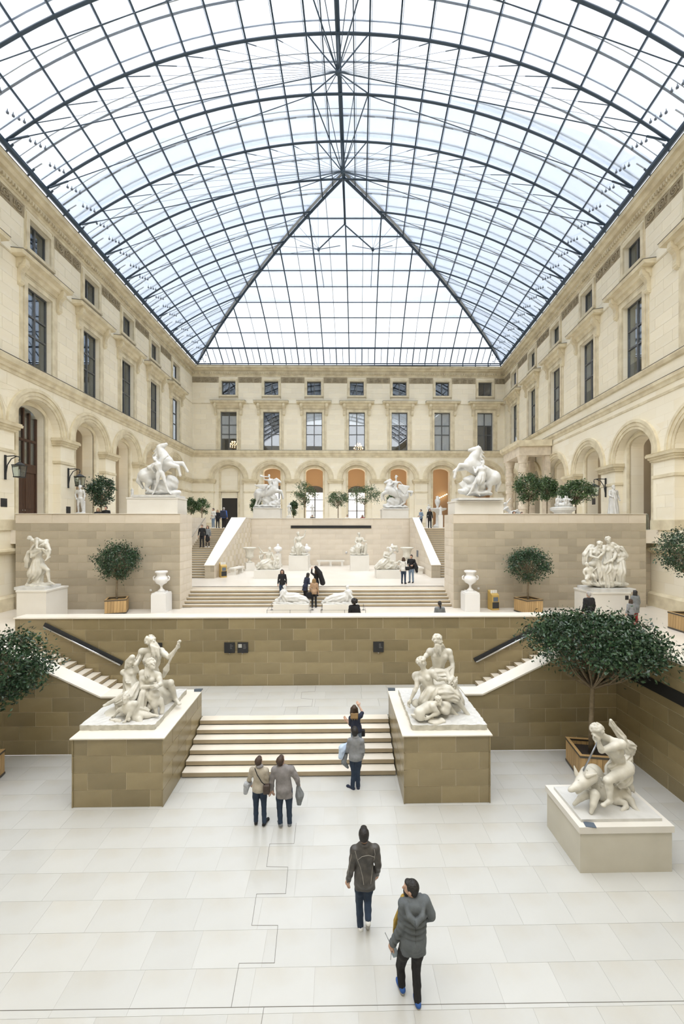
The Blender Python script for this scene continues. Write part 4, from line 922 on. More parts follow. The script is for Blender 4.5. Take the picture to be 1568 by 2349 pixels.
# ---------- bearded river god with companion (right foreground)
t = Grp('river_god_couple', 1006, 1690, 1.868, 11.55, 'bearded marble river god seated behind a half draped woman with a child'); q = t.q; S = t.S
plinth_rock(t, -0.98, 0.95, -1.15, 1.12, 0.14, 2)
figure(S, 1.48, q(1004, 1540, .35), q(1008, 1489, .25), q(1005, 1471, .15), arms=((q(980, 1500, .3), q(970, 1512, .1)), (q(1037, 1522, .2), q(1037, 1552, -.05))),
       legs=((q(985, 1572, -.2), q(975, 1610, -.1), q(962, 1616, -.2)), (q(1045, 1590, -.25), q(1052, 1632, -.35), q(1062, 1645, -.45))), beard=True, hface=(0.5, -0.8, -0.25), seed=5, hair=60)
for i in range(6): S.chain([q(999+i*2.2, 1479+i*.5, .05), q(997+i*2.6, 1489+3*(i % 3), .02), q(996+i*2.8, 1497+5*(i % 3), .04)], [0.036, 0.028, 0.010], 0.015)
figure(S, 1.32, q(988, 1588, -.35), q(972, 1540, -.30), q(967, 1521, -.35), side=(0.85, -0.5, 0), arms=((q(955, 1576, -.4), q(941, 1606, -.45)), (q(1003, 1558, -.5), q(1018, 1558, -.35))),
       legs=((q(1020, 1598, -.55), q(1040, 1634, -.55), q(1058, 1648, -.6)), (q(1044, 1596, -.5), q(1070, 1636, -.55), q(1088, 1654, -.62))), fem=True, hface=(0.9, 0.25, -0.1), seed=6, hair=70)
S.chain(t.Q((1000, 1588, -.4), (1025, 1590, -.55), (1044, 1600, -.6)), [0.20, 0.20, 0.13], 0.06, (9, 0.025, 0)); S.chain(t.Q((990, 1590, -.5), (975, 1608, -.5), (965, 1615, -.4)), [0.2, 0.16, 0.09], 0.05, (8, 0.035, 1))
S.chain(t.Q((1000, 1545, .1), (1020, 1548, .05), (1032, 1535, .1)), [0.14, 0.13, 0.06], 0.05, (7, 0.03, 0)); S.ell(q(1036, 1568, -.1), (0.16, 0.15, 0.2), 0.05, None, 0.03)
S.chain(t.Q((1025, 1540, .0), (1030, 1560, -.15), (1045, 1582, -.1), (1055, 1608, -.1), (1062, 1615, -.1)), [0.06, 0.07, 0.09, 0.12, 0.05], 0.03)
for i in range(20): rr = random.Random(i+40); S.cap(q(1028+rr.uniform(0, 20), 1552+rr.uniform(0, 30), -.25), q(1026+rr.uniform(0, 24), 1558+rr.uniform(0, 32), -.3), 0.026, 0.015, 0.008)
figure(S, 0.95, q(962, 1634, -.9), q(993, 1618, -.85), q(1006, 1608, -.85), side=(0.2, -0.8, 0.5), arms=((q(1005, 1636, -.8), q(990, 1644, -.9)), (q(1003, 1634, -1.0), q(984, 1645, -1.05))),
       legs=((q(955, 1646, -.8), q(948, 1642, -.75), q(944, 1640, -.75)), (q(968, 1646, -1.0), q(953, 1642, -1.0), q(946, 1640, -1.0))), fat=1.25, seed=7, hair=50, hface=(0.85, -0.4, -0.2))
S.ell(q(1018, 1624, -.75), (0.19, 0.17, 0.17), 0.03, None, 0.03); S.ell(q(1000, 1655, -1.0), (0.24, 0.14, 0.07), 0.05, None, 0.03); S.ell(q(952, 1612, -.4), (0.10, 0.10, 0.12), 0.03, None, 0.03)
for c, r in (((1005, 1590, .1), (.55, .40, .50)), ((1000, 1625, -.2), (.6, .4, .22)), ((1045, 1640, -.3), (.35, .35, .10)), ((957, 1552, .1), (.12, .15, .18)), ((952, 1545, .1), (.06, .06, .08))): S.ell(q(*c), r, 0.1, None, 0.05)
t.done(0.019, cut=-0.03)

# ---------- hunter and boar (right foreground)
t = Grp('boar_hunter_group', 1420, 1880, 1.0, 8.82, 'marble hunter thrusting a steel spear into a fallen boar'); q = t.q; S = t.S
M_spear = mat('grey_spear_metal', (0.34, 0.36, 0.40), 0.3, metal=0.7)
figure(S, 1.28, q(1424, 1758, -.05), q(1394, 1694, -.15), q(1369, 1680, -.25), side=(0.55, -0.75, 0.1), arms=((q(1376, 1712, .15), q(1371, 1704, -.05)), (q(1378, 1722, -.3), q(1372, 1700, -.32))),
       legs=((q(1440, 1792, .35), q(1455, 1826, .42), q(1464, 1833, .5)), (q(1393, 1790, -.42), q(1398, 1836, -.45), q(1383, 1847, -.55))), seed=8, hair=90, hface=(-.75, -.35, -.55))
S.chain(t.Q((1424, 1752, .1), (1418, 1774, .0)), [0.20, 0.25], 0.05, (11, 0.02, 0)); S.chain(t.Q((1412, 1770, -.1), (1420, 1790, -.05), (1428, 1800, .05)), [0.16, 0.13, 0.08], 0.05, (7, 0.03, 0)); S.chain(t.Q((1400, 1760, -.15), (1420, 1752, -.1), (1440, 1738, .1)), [0.07, 0.08, 0.07], 0.03, (6, 0.015, 0))
S.chain(t.Q((1400, 1652, .1), (1405, 1664, .12), (1425, 1690, .1), (1440, 1720, .12), (1442, 1745, .15)), [0.03, 0.055, 0.075, 0.075, 0.055], 0.03, (6, 0.024, 0)); S.chain(t.Q((1438, 1705, .1), (1450, 1712, .12), (1448, 1728, .12)), [0.08, 0.07, 0.04], 0.03, (6, 0.02, 0))
# boar
S.chain(t.Q((1362, 1772, .05), (1370, 1800, .05), (1396, 1820, .12), (1426, 1816, .14)), [0.17, 0.25, 0.24, 0.17], 0.1); S.chain(t.Q((1350, 1778, -.15), (1334, 1795, -.25), (1320, 1806, -.32), (1309, 1811, -.38)), [0.17, 0.125, 0.075, 0.055], 0.05); S.ell(q(1307, 1812, -.39), (0.05, 0.03, 0.05), 0.01)
S.chain(t.Q((1335, 1806, -.22), (1323, 1818, -.3)), [0.06, 0.035], 0.03)
S.chain(t.Q((1322, 1776, -.15), (1316, 1757, -.12)), [0.05, 0.012], 0.02); S.chain(t.Q((1346, 1780, -.3), (1368, 1775, -.3)), [0.05, 0.015], 0.02); S.ell(q(1326, 1789, -.36), 0.018, 0.005)
S.chain(t.Q((1345, 1822, -.15), (1332, 1830, -.2), (1316, 1845, -.22)), [0.09, 0.06, 0.035], 0.05); S.chain(t.Q((1364, 1822, -.3), (1360, 1845, -.38), (1355, 1864, -.42)), [0.10, 0.06, 0.035], 0.05)
S.chain(t.Q((1420, 1816, .05), (1444, 1836, -.1), (1456, 1855, -.25), (1471, 1869, -.35)), [0.13, 0.085, 0.045, 0.032], 0.05); S.chain(t.Q((1412, 1836, -.1), (1432, 1842, -.2), (1436, 1850, -.25), (1424, 1860, -.3)), [0.09, 0.055, 0.045, 0.03], 0.04)
rr = random.Random(5)
for i in range(90):
    a = rr.uniform(0, 1); p = q(1340+50*a+rr.uniform(-14, 14), 1782+36*a+rr.uniform(-22, 26), -.28+.16*a); S.cap(p, p+np.array((rr.uniform(-.02, .05), 0, -rr.uniform(.02, .05))), 0.016, 0.008, 0.006)
S.ell(q(1395, 1852, .1), (.5, .35, .05), 0.05, None, 0.02)
t.done(0.0135, cut=-0.02)
MB().box(-1.17, 0.50, -0.54, 0.50, -0.06, 0.0).build('plinth', M_marble2, t.root)
sp = MB().tube([Vector(q(1371, 1700, -.2)), Vector(q(1337, 1768, -.2))], 0.017, 10).build('spear', M_spear, t.root, smooth=True)
p = MB().box(4.93, 6.80, 8.06, 9.33, 0, 0.80).build('boar_pedestal', M_pedg); tag(p, 'low grey-green stone pedestal under the boar hunter', 'pedestal')
MB().box(4.90, 6.83, 8.03, 9.36, 0.81, 0.94).build('top_slab', M_pedw, p)
x, y = G(1352, 1892, 0.945); MB().box(-.10, .10, -.07, .07, 0, .012).build('label_plate', M_plaque, None, M=Matrix.Translation((x, y, .94)) @ Matrix.Rotation(-0.2, 4, 'Z')); tag(bpy.data.objects['label_plate'], 'small blue label plate on the boar pedestal', 'label plate')
for px_, py_, w in ((455, 1584, 'left'), (897, 1582, 'right')):
    x, y = G(px_, py_, 1.73); o = MB().prism([(-.09, 0), (.09, 0), (.09, .03), (-.09, .08)], -.11, .11, 'x').build('label_block', M_plaque, None, M=Matrix.Translation((x, y, 1.728))); tag(o, 'small slate label block on the %s ashlar pedestal' % w, 'label plate')
# ------------------------------------------------------------------ more sculpture
def horse(t, rump, barrel, chest, poll, muzzle, fore, hind, tail, s, dz=0.0):
    "rearing or leaping marble horse from places in the photograph; s = size (1 = natural horse)"
    S = t.S; f = lambda p: t.q(p[0], p[1], dz+(p[2] if len(p) > 2 else 0))
    r, b, c, po, mu = (f(p) for p in (rump, barrel, chest, poll, muzzle))
    S.chain([r, b, c], [0.30*s, 0.29*s, 0.29*s], 0.15*s); S.ell(r, (0.32*s,)*3, 0.1)
    nk = c+(po-c)*0.12; S.chain([nk, c+(po-c)*0.5, po], [0.26*s, 0.20*s, 0.13*s], 0.12*s)
    md = po+(mu-po)*0.5; S.chain([po, md, mu], [0.125*s, 0.105*s, 0.07*s], 0.06*s); S.ell(po+(mu-po)*0.3+np.array((0, 0, -0.06*s)), (0.11*s,)*3, 0.05)
    for e in (-1, 1): p = po+np.array((0.0, e*0.06*s, 0.05*s)); S.cap(p, p+np.array((0, e*0.02*s, 0.13*s)), 0.035*s, 0.012*s, 0.02)
    rs = random.Random(3)
    for i in range(26):
        a = i/25; p = po+(nk-po)*a*0.95; out = nrm(np.cross(po-nk, np.array((0, 1.0, 0)))); out = out if np.dot(out, mu-po) < 0 else -out
        p = p+out*0.13*s*(1+0.5*a); S.cap(p, p+(out*rs.uniform(.08, .28)+np.array((0, rs.uniform(-.1, .1), -rs.uniform(0, .2))))*s, 0.06*s, 0.02*s, 0.03)
    for k, l in enumerate(fore):
        e = -1 if k == 0 else 1; P = [c+np.array((0, e*0.14*s, -0.06*s))]+[f(x)+np.array((0, e*0.10*s, 0)) for x in l]; S.chain(P, [0.15*s, 0.085*s, 0.05*s, 0.06*s][:len(P)], 0.05); 
    for k, l in enumerate(hind):
        e = -1 if k == 0 else 1; P = [r+np.array((0, e*0.14*s, -0.05*s))]+[f(x)+np.array((0, e*0.12*s, 0)) for x in l]; S.chain(P, [0.26*s, 0.15*s, 0.07*s, 0.065*s][:len(P)], 0.06)
    T = [r]+[f(x) for x in tail]; S.chain(T, ([0.08*s, 0.09*s, 0.11*s, 0.05*s])[:len(T)], 0.05, (5, 0.02, 0))
def slab(t, x0, x1, y0, y1, h, m=None): return MB().box(x0, x1, y0, y1, -h, 0).build('plinth', m or M_marble2, t.root)

# the two horse tamers on the retaining walls
t = Grp('horse_tamer', 362, 1137, 8.62, 22.5, 'rearing white marble horse facing right held by a nude groom, on the left retaining wall'); q = t.q; S = t.S
horse(t, (336, 1091), (358, 1078), (382, 1061), (366, 1027), (381, 1019), (((409, 1071), (413, 1082), (415, 1091)), ((416, 1062), (424, 1073), (428, 1081))), (((345, 1106), (338, 1120), (351, 1131)), ((352, 1106), (346, 1120), (358, 1131))), ((321, 1089), (318, 1103), (327, 1119)), 1.28)
figure(S, 1.2, q(367, 1085, -.55), q(361, 1061, -.55), q(355, 1053, -.55), side=(1, 0.2, 0), face=(-.3, -.6, 0), arms=((q(346, 1074, -.6), q(352, 1082, -.5)), (q(374, 1053, -.55), q(383, 1047, -.5))), legs=((q(361, 1105, -.6), q(353, 1128, -.55), q(349, 1134, -.65)), (q(379, 1107, -.6), q(386, 1128, -.6), q(392, 1133, -.7))), hair=40, fing=False, sh=0.9)
for c, r in (((375, 1118, 0), (.5, .4, .42)), ((392, 1108, .1), (.4, .35, .45)), ((400, 1131, -.1), (.35, .3, .16)), ((362, 1130, 0), (.7, .5, .14)), ((345, 1072, -.3), (.16, .2, .14))): S.ell(q(*c), r, 0.1, None, 0.05)
t.done(0.034, M_marble2, cut=-0.03); slab(t, -1.15, 1.25, -0.7, 0.7, 0.12)
t = Grp('horse_tamer', 1096, 1143, 8.46, 22.5, 'rearing white marble horse facing left held by a draped groom, on the right retaining wall'); q = t.q; S = t.S
horse(t, (1130, 1096), (1105, 1083), (1078, 1066), (1096, 1030), (1076, 1033), (((1053, 1068), (1043, 1082), (1040, 1096)), ((1050, 1076), (1042, 1080), (1045, 1088))), (((1119, 1110), (1120, 1124), (1106, 1136)), ((1108, 1112), (1114, 1126), (1102, 1137))), ((1141, 1094), (1143, 1108), (1138, 1125)), 1.28)
figure(S, 1.2, q(1103, 1093, -.55), q(1104, 1071, -.55), q(1107, 1063, -.55), arms=((q(1090, 1084, -.65), q(1086, 1074, -.5)), (q(1112, 1082, -.6), q(1100, 1088, -.65))), legs=((q(1086, 1111, -.6), q(1077, 1131, -.6), q(1071, 1136, -.65)), (q(1098, 1112, -.4), q(1094, 1130, -.4), q(1100, 1137, -.5))), hair=40, fing=False, hface=(.3, -.9, -.2), sh=0.9)
S.chain(t.Q((1104, 1090, -.55), (1100, 1102, -.6)), [0.22, 0.24], 0.05, (9, 0.03, 0))
for c, r in (((1078, 1103, .1), (.42, .35, .28)), ((1085, 1122, 0), (.5, .4, .35)), ((1063, 1127, -.1), (.3, .3, .18)), ((1098, 1132, 0), (.75, .5, .14)), ((1100, 1115, .1), (.3, .4, .3))): S.ell(q(*c), r, 0.1, None, 0.05)
for i in range(9): S.cap(q(1064, 1122, -.05), q(1052+i*3, 1103+abs(i-3)*2, -.05), 0.09, 0.03, 0.03)
t.done(0.034, M_marble2, cut=-0.03); slab(t, -1.3, 1.15, -0.7, 0.7, 0.12)
def ped(name, x0, x1, y0, y1, z0, z1, label, m=M_pedw, cap_=True, group=None):
    p = MB().box(x0, x1, y0, y1, z0, z1-0.08 if cap_ else z1).build(name, m); tag(p, label, 'pedestal', group)
    if cap_: MB().box(x0-.03, x1+.03, y0-.03, y1+.03, z1-0.075, z1).build('top_slab', m, p)
    return p
ped('stone_pedestal', -11.15, -8.45, 21.98, 23.36, 7.02, 8.48, 'large pale block pedestal under the left rearing horse')
ped('stone_pedestal', 6.55, 9.20, 21.98, 23.36, 7.02, 8.32, 'large pale block pedestal under the right rearing horse')
# the two winged horses above the niche
t = Grp('winged_horse', 613, 1164, 8.66, 38.6, 'marble winged horse leaping right with a trumpet blowing rider'); q = t.q; S = t.S
horse(t, (594, 1131), (612, 1130), (629, 1123), (634, 1101), (643, 1106), (((645, 1127), (648, 1134), (650, 1142)), ((643, 1130), (646, 1137), (648, 1144))), (((591, 1143), (590, 1149), (586, 1161)), ((597, 1143), (594, 1151), (590, 1161))), ((587, 1128), (585, 1134), (584, 1141)), 1.35)
figure(S, 1.25, q(620, 1114, -.2), q(618, 1099, -.2), q(617, 1092, -.2), arms=((q(608, 1101, -.3), q(602, 1094, -.3)), (q(626, 1108, -.2), q(628, 1114, -.2))), legs=((q(613, 1119, -.5), q(609, 1131, -.5), q(611, 1134, -.6)), (None)), fing=False, hair=30)
S.chain(t.Q((615, 1094, -.35), (603, 1093, -.4), (598, 1092, -.4)), [0.05, 0.06, 0.12], 0.03)
for i in range(7): S.cap(q(612-i, 1113+i, -.45), q(584+i*3.2, 1113+i*1.7, -.5), 0.10, 0.05, 0.05)
for c, r in (((611, 1148, 0), (.42, .25, .48)), ((627, 1142, 0), (.35, .3, .35)), ((630, 1155, 0), (.5, .4, .3)), ((612, 1161, 0), (1.3, .5, .14)), ((620, 1157, -.2), (.22, .25, .22)), ((638, 1152, 0), (.2, .3, .35))): S.ell(q(*c), r, 0.1, None, 0.05)
t.done(0.045, M_marble2, cut=-0.03); slab(t, -1.25, 1.2, -0.65, 0.65, 0.10)
t = Grp('winged_horse', 906, 1166, 8.57, 38.6, 'marble winged horse leaping left with a helmeted rider'); q = t.q; S = t.S
horse(t, (927, 1137), (908, 1131), (891, 1125), (894, 1103), (882, 1107), (((877, 1132), (874, 1139), (875, 1147)), ((880, 1133), (879, 1141), (882, 1147))), (((926, 1146), (927, 1153), (913, 1162)), ((922, 1147), (920, 1155), (910, 1162))), ((936, 1128), (944, 1129), (942, 1137)), 1.35)
figure(S, 1.25, q(906, 1119, -.2), q(908, 1104, -.2), q(908, 1096, -.2), arms=((q(899, 1110, -.3), q(894, 1113, -.3)), (q(917, 1106, -.2), q(922, 1111, -.2))), legs=(None, (q(910, 1124, -.5), q(916, 1138, -.5), q(919, 1140, -.6))), fing=False, hair=30)
S.cap(q(908, 1092, -.2), q(912, 1093, -.2), 0.10, 0.05, 0.03)
for i in range(7): S.cap(q(915, 1113+i, -.4), q(938-i*1.5, 1116+i*3, -.5), 0.10, 0.06, 0.05)
for c, r in (((898, 1152, 0), (.48, .25, .48)), ((911, 1150, .1), (.35, .3, .5)), ((886, 1160, 0), (.35, .3, .2)), ((906, 1163, 0), (1.2, .5, .12)), ((927, 1161, 0), (.18, .2, .16))): S.ell(q(*c), r, 0.1, None, 0.05)
t.done(0.045, M_marble2, cut=-0.03); slab(t, -1.2, 1.2, -0.65, 0.65, 0.10)
xa, ya = AT(580, 38); xb, _ = AT(642, 38); ped('stone_pedestal', xa, xb, ya, ya+1.5, Z4, 8.56, 'pale pedestal under the trumpeter on the winged horse')
xa, ya = AT(876, 38); xb, _ = AT(937, 38); ped('stone_pedestal', xa, xb, ya, ya+1.5, Z4, 8.47, 'pale pedestal under the helmeted rider on the winged horse')

# middle terrace: left group carrying an old man, right group of three women
t = Grp('carrying_group', 88, 1345, 4.12, 19.3, 'marble man in a tunic carrying an old man on his shoulder'); q = t.q; S = t.S
figure(S, 1.30, q(88, 1293, 0), q(86, 1256, 0), q(100, 1250, -.1), arms=((q(72, 1278, -.15), q(92, 1266, -.3)), (q(113, 1278, -.2), q(100, 1262, -.35))), legs=((q(74, 1316, -.1), q(63, 1338, 0), q(60, 1342, -.12)), (q(110, 1308, -.15), q(113, 1334, -.1), q(125, 1340, -.2))), hair=40, fing=False)
S.chain(t.Q((88, 1290, 0), (86, 1308, 0), (80, 1316, 0)), [0.24, 0.30, 0.28], 0.06, (11, 0.04, 0)); S.chain(t.Q((68, 1268, .1), (64, 1285, .1), (62, 1300, .1)), [0.13, 0.14, 0.08], 0.05, (6, 0.03, 0))
figure(S, 1.05, q(102, 1245, .1), q(80, 1240, -.1), q(70, 1236, -.2), side=(0, -.8, .6), arms=((q(74, 1255, -.15), q(66, 1268, -.1)), (q(84, 1258, -.3), q(105, 1262, -.35))), legs=((q(112, 1258, -.1), q(105, 1270, -.25), q(100, 1274, -.3)), (q(114, 1262, -.2), q(108, 1282, -.3), q(104, 1286, -.35))), hair=50, beard=True, fing=False)
S.chain(t.Q((90, 1305, .2), (88, 1330, .15), (86, 1343, .1)), [0.16, 0.18, 0.24], 0.08, (5, 0.03, 0)); S.ell(q(90, 1342, 0), (.6, .4, .09), 0.05, None, 0.03)
t.done(0.028, cut=-0.03); slab(t, -0.72, 0.70, -0.55, 0.55, 0.14)
x0, y0 = AT(38, 18.65); x1, _ = AT(104, 18.65); ped('statue_pedestal', x0, x1+.02, y0, y0+1.5, Z2, 3.98, 'white pedestal under the man carrying an old man')
t = Grp('three_women_group', 1388, 1344, 4.05, 19.3, 'marble group of three draped women leaning together with a child'); q = t.q; S = t.S
figure(S, 1.32, q(1392, 1290, .1), q(1396, 1252, .1), q(1394, 1239, .05), arms=((q(1383, 1272, -.1), q(1376, 1262, -.2)), (q(1413, 1270, -.1), q(1404, 1285, -.3))), legs=((q(1384, 1303, -.35), q(1384, 1332, -.3), q(1382, 1340, -.4)), (q(1404, 1303, -.35), q(1402, 1332, -.3), q(1406, 1340, -.4))), fem=True, hair=50, fing=False, hface=(-.5, -.8, -.1))
S.chain(t.Q((1392, 1290, .05), (1387, 1308, -.2), (1388, 1336, -.15)), [0.24, 0.29, 0.32], 0.08, (11, 0.045, 0)); S.chain(t.Q((1394, 1268, .1), (1393, 1286, .05)), [0.17, 0.21], 0.06, (10, 0.02, 0)); S.chain(t.Q((1404, 1250, .1), (1424, 1262, .1)), [0.14, 0.12], 0.06, (6, 0.03, 0))
figure(S, 1.2, q(1366, 1292, -.1), q(1366, 1258, -.15), q(1375, 1249, -.25), side=(.9, -.3, 0), arms=((q(1354, 1276, -.25), q(1368, 1279, -.4)), (q(1384, 1268, -.3), q(1372, 1278, -.42))), legs=((q(1360, 1312, -.2), q(1358, 1334, -.1), q(1352, 1340, -.2)), (q(1372, 1312, -.35), q(1375, 1334, -.35), q(1378, 1341, -.45))), fem=True, hair=50, fing=False, hface=(.6, -.6, -.4))
S.chain(t.Q((1356, 1256, .1), (1344, 1272, .1), (1341, 1292, .1)), [0.16, 0.15, 0.10], 0.06, (7, 0.04, 0)); S.chain(t.Q((1366, 1290, -.1), (1370, 1318, -.2)), [0.22, 0.22], 0.06, (9, 0.035, 0))
figure(S, 1.2, q(1420, 1294, -.05), q(1420, 1268, -.05), q(1416, 1260, -.15), arms=((q(1408, 1282, -.25), q(1388, 1292, -.35)), (q(1430, 1280, -.15), q(1418, 1288, -.3))), legs=((q(1410, 1306, -.4), q(1406, 1330, -.35), q(1398, 1338, -.45)), (q(1424, 1306, -.35), q(1418, 1330, -.3), q(1424, 1338, -.4))), fem=True, hair=45, fing=False, hface=(-.6, -.6, -.5))
S.chain(t.Q((1420, 1292, -.1), (1418, 1312, -.2), (1416, 1334, -.15)), [0.24, 0.28, 0.24], 0.06, (10, 0.045, 0)); S.chain(t.Q((1424, 1258, .1), (1432, 1275, .1), (1426, 1285, 0)), [0.12, 0.13, 0.08], 0.05, (6, 0.03, 0))
figure(S, 0.85, q(1352, 1318, -.35), q(1348, 1303, -.35), q(1346, 1295, -.4), arms=((q(1338, 1312, -.35), q(1342, 1322, -.4)), (q(1358, 1310, -.4), q(1366, 1304, -.35))), legs=((q(1344, 1328, -.5), q(1352, 1336, -.45), q(1358, 1340, -.5)), (q(1362, 1322, -.5), q(1366, 1332, -.45), q(1370, 1338, -.5))), fat=1.2, hair=40, fing=False)
S.ell(q(1358, 1294, -.2), (.18, .15, .14), 0.05); S.ell(q(1388, 1338, 0), (.95, .45, .16), 0.08, None, 0.04); S.ell(q(1428, 1340, -.2), (.28, .18, .10), 0.05); S.ell(q(1345, 1336, -.3), (.22, .2, .14), 0.05, None, 0.03)
t.done(0.026, cut=-0.03); slab(t, -0.98, 1.0, -0.62, 0.62, 0.16)
x0, y0 = AT(1362, 18.65); x1, _ = AT(1445, 18.65); pp = ped('statue_pedestal', x0-.05, x1, y0, y0+1.45, Z2, 3.89, 'broad white pedestal under the group of three women')
MB().box(x1-.22, x1-.07, y0-.02, y0, 3.55, 3.74).build('label_plate', M_plaqueb, pp)

# two reclining figures on low blocks before the terrace steps
for px_, lab, mir in ((669, 'white marble figure reclining to the right in front of the terrace steps', 1), (780, 'white marble figure reclining to the left in front of the terrace steps', -1)):
    t = Grp('reclining_statue', px_, 1388, 3.03, 20.6, lab); S = t.S; m = mir
    P = lambda x, y, z: np.array((m*x, y, z))
    figure(S, 1.0, P(-.05, 0, .22), P(-.42, .05, .58), P(-.36, .05, .78), side=(.2, -.9, .2) if m > 0 else (-.2, -.9, .2), arms=((P(-.62, .25, .3), P(-.5, .1, .1)), (P(-.62, -.25, .3), P(-.66, -.2, .1))), legs=((P(.4, -.12, .3), P(.72, -.12, .14), P(.85, -.15, .1)), (P(.4, .12, .22), P(.75, .1, .1), P(.88, .1, .1))), fem=True, hair=40, fing=False, hface=(m*.6, -.7, 0))
    S.chain([P(-.2, 0, .3), P(.2, 0, .24), P(.6, 0, .14), P(.85, 0, .06)], [.24, .25, .18, .06], .08, (9, .035, 0)); S.chain([P(-.55, 0, .1), P(-.75, 0, .1)], [.2, .14], .08); S.ell(P(0, 0, .02), (.95, .34, .07), .06, None, .03); S.chain([P(-.42, 0, .5), P(-.3, 0, .25)], [.2, .22], .06, (8, .03, 0))
    t.done(0.028, M_marble2, cut=-0.02)
    x, y = AT(px_, 20.6); ped('low_pedestal', x-.88, x+.88, y-.42, y+.45, Z2, 3.03, 'low white block under the figure reclining to the %s' % ('right' if m > 0 else 'left'), M_pedw, False)

# niche sculpture
def small_group(name, px, zt, D, label, figs, extra, vox=0.034, w=(0.8, 0.5), m=None):
    t = Grp(name, px, 0, zt, D, label); S = t.S
    for kw in figs:
        a = dict(kw); a['fing'] = False; s = a.pop('s'); figure(S, s, a.pop('pel'), a.pop('nck'), a.pop('hd'), **a)
    for e in extra:
        if e[0] == 'e': S.ell(e[1], e[2], 0.07, None, 0.035)
        else: S.chain(e[1], e[2], 0.05, (8, 0.035, 0) if len(e) > 3 else None)
    t.done(vox, m or M_marble, cut=-0.02); return t
# seated figures, local coordinates (x right, y away, z up), metres
small_group('crouching_group', 615, 3.98, 27.7, 'marble man seated low with raised arm and child at the left front of the niche',
  [dict(s=1.15, pel=(0, 0, .45), nck=(.02, 0, 1.15), hd=(.12, -.05, 1.36), arms=(((-.35, -.1, 1.1), (-.6, -.1, 1.45)), ((.4, -.1, .75), (.55, -.2, .45))), legs=(((-.35, -.35, .5), (-.55, -.4, .12), (-.7, -.45, .06)), ((.45, -.35, .55), (.42, -.4, .1), (.5, -.5, .06))), hface=(.7, -.6, .2)),
   dict(s=.75, pel=(.62, -.1, .4), nck=(.6, -.1, .75), hd=(.62, -.1, .9), arms=(((.45, -.2, .55), (.4, -.2, .4)), ((.78, -.2, .55), (.7, -.3, .4))), legs=(((.55, -.3, .2), (.55, -.3, .05), (.6, -.35, .04)), None)),
   dict(s=.75, pel=(-.45, .1, .6), nck=(-.5, .1, .95), hd=(-.55, .05, 1.1), arms=(((-.6, 0, .8), (-.5, -.1, .6)), None), legs=(None, None))],
  [('e', (-.2, 0, .2), (.65, .4, .35)), ('e', (.3, 0, .12), (.5, .4, .2)), ('c', [(0, 0, .5), (-.3, -.3, .4), (-.6, -.3, .2)], [.25, .22, .12], 1)])
small_group('seated_statue', 685, 4.62, 32.3, 'marble seated figure raising one arm on a tall block in the niche',
  [dict(s=1.3, pel=(0, 0, .75), nck=(0, 0, 1.42), hd=(-.05, -.05, 1.66), arms=(((-.36, -.1, 1.15), (-.3, -.2, .85)), ((.42, 0, 1.45), (.52, 0, 1.85))), legs=(((-.2, -.4, .7), (-.2, -.35, .15), (-.22, -.5, .08)), ((.25, -.4, .7), (.28, -.3, .15), (.3, -.45, .08))))],
  [('e', (0, .1, .35), (.5, .4, .5)), ('e', (-.4, 0, .3), (.22, .3, .4)), ('c', [(0, 0, .75), (0, -.35, .6), (0, -.3, .2)], [.28, .26, .2], 1), ('e', (0, 0, .05), (.75, .45, .1))])
small_group('seated_statue', 823, 4.62, 32.3, 'marble seated figure with hound on a tall block in the niche',
  [dict(s=1.25, pel=(0, 0, .7), nck=(.05, 0, 1.38), hd=(.0, -.05, 1.62), arms=(((-.3, -.15, 1.0), (-.1, -.4, .85)), ((.38, -.2, 1.05), (.5, -.35, 1.1))), legs=(((-.15, -.4, .72), (-.2, -.3, .15), (-.25, -.45, .08)), ((.28, -.4, .75), (.2, -.3, .15), (.25, -.45, .08))))],
  [('e', (-.1, .1, .35), (.5, .4, .45)), ('c', [(.45, -.2, .15), (.5, -.2, .6), (.55, -.3, .85)], [.16, .14, .09]), ('c', [(0, 0, .75), (-.1, -.35, .6), (-.15, -.3, .2)], [.26, .24, .18], 1), ('e', (-.5, 0, .3), (.25, .3, .3)), ('e', (0, 0, .05), (.75, .45, .1))])
small_group('crouching_group', 889, 3.98, 27.7, 'marble woman bending over a reclining child at the right front of the niche',
  [dict(s=1.15, pel=(-.1, 0, .55), nck=(.0, 0, 1.15), hd=(.02, -.05, 1.36), arms=(((-.3, -.15, .9), (.05, -.35, .8)), ((.35, 0, 1.2), (.3, 0, 1.55))), legs=(((-.5, -.35, .4), (-.75, -.35, .1), (-.85, -.4, .06)), ((.35, -.35, .55), (.45, -.4, .12), (.55, -.5, .06))), fem=True, hface=(.5, -.7, -.3)),
   dict(s=.8, pel=(.35, -.3, .3), nck=(.6, -.3, .45), hd=(.72, -.35, .55), side=(0, -1, .3), arms=(((.5, -.5, .3), (.4, -.5, .15)), None), legs=(((.1, -.5, .2), (-.1, -.5, .1), (-.2, -.5, .06)), None))],
  [('e', (-.2, 0, .2), (.7, .4, .32)), ('e', (.4, 0, .12), (.5, .4, .18)), ('c', [(-.1, 0, .6), (-.45, -.3, .4), (-.8, -.3, .12)], [.26, .24, .14], 1), ('c', [(.25, 0, 1.5), (.55, -.1, 1.5), (.65, -.1, 1.2)], [.08, .10, .06], 1)])
for px_, D, z1, w, lab in ((614, 27.4, 3.98, 1.72, 'low block under the seated man with raised arm'), (685, 32.0, 4.60, 1.5, 'tall block under the seated figure raising an arm'), (824, 32.0, 4.60, 1.45, 'tall block under the seated figure with hound'), (890, 27.4, 3.98, 1.68, 'low block under the woman bending over a child')):
    x, y = AT(px_, D); ped('statue_pedestal', x-w/2, x+w/2, y-.45, y+.75, Z3, z1, 'white '+lab, M_pedw, False)

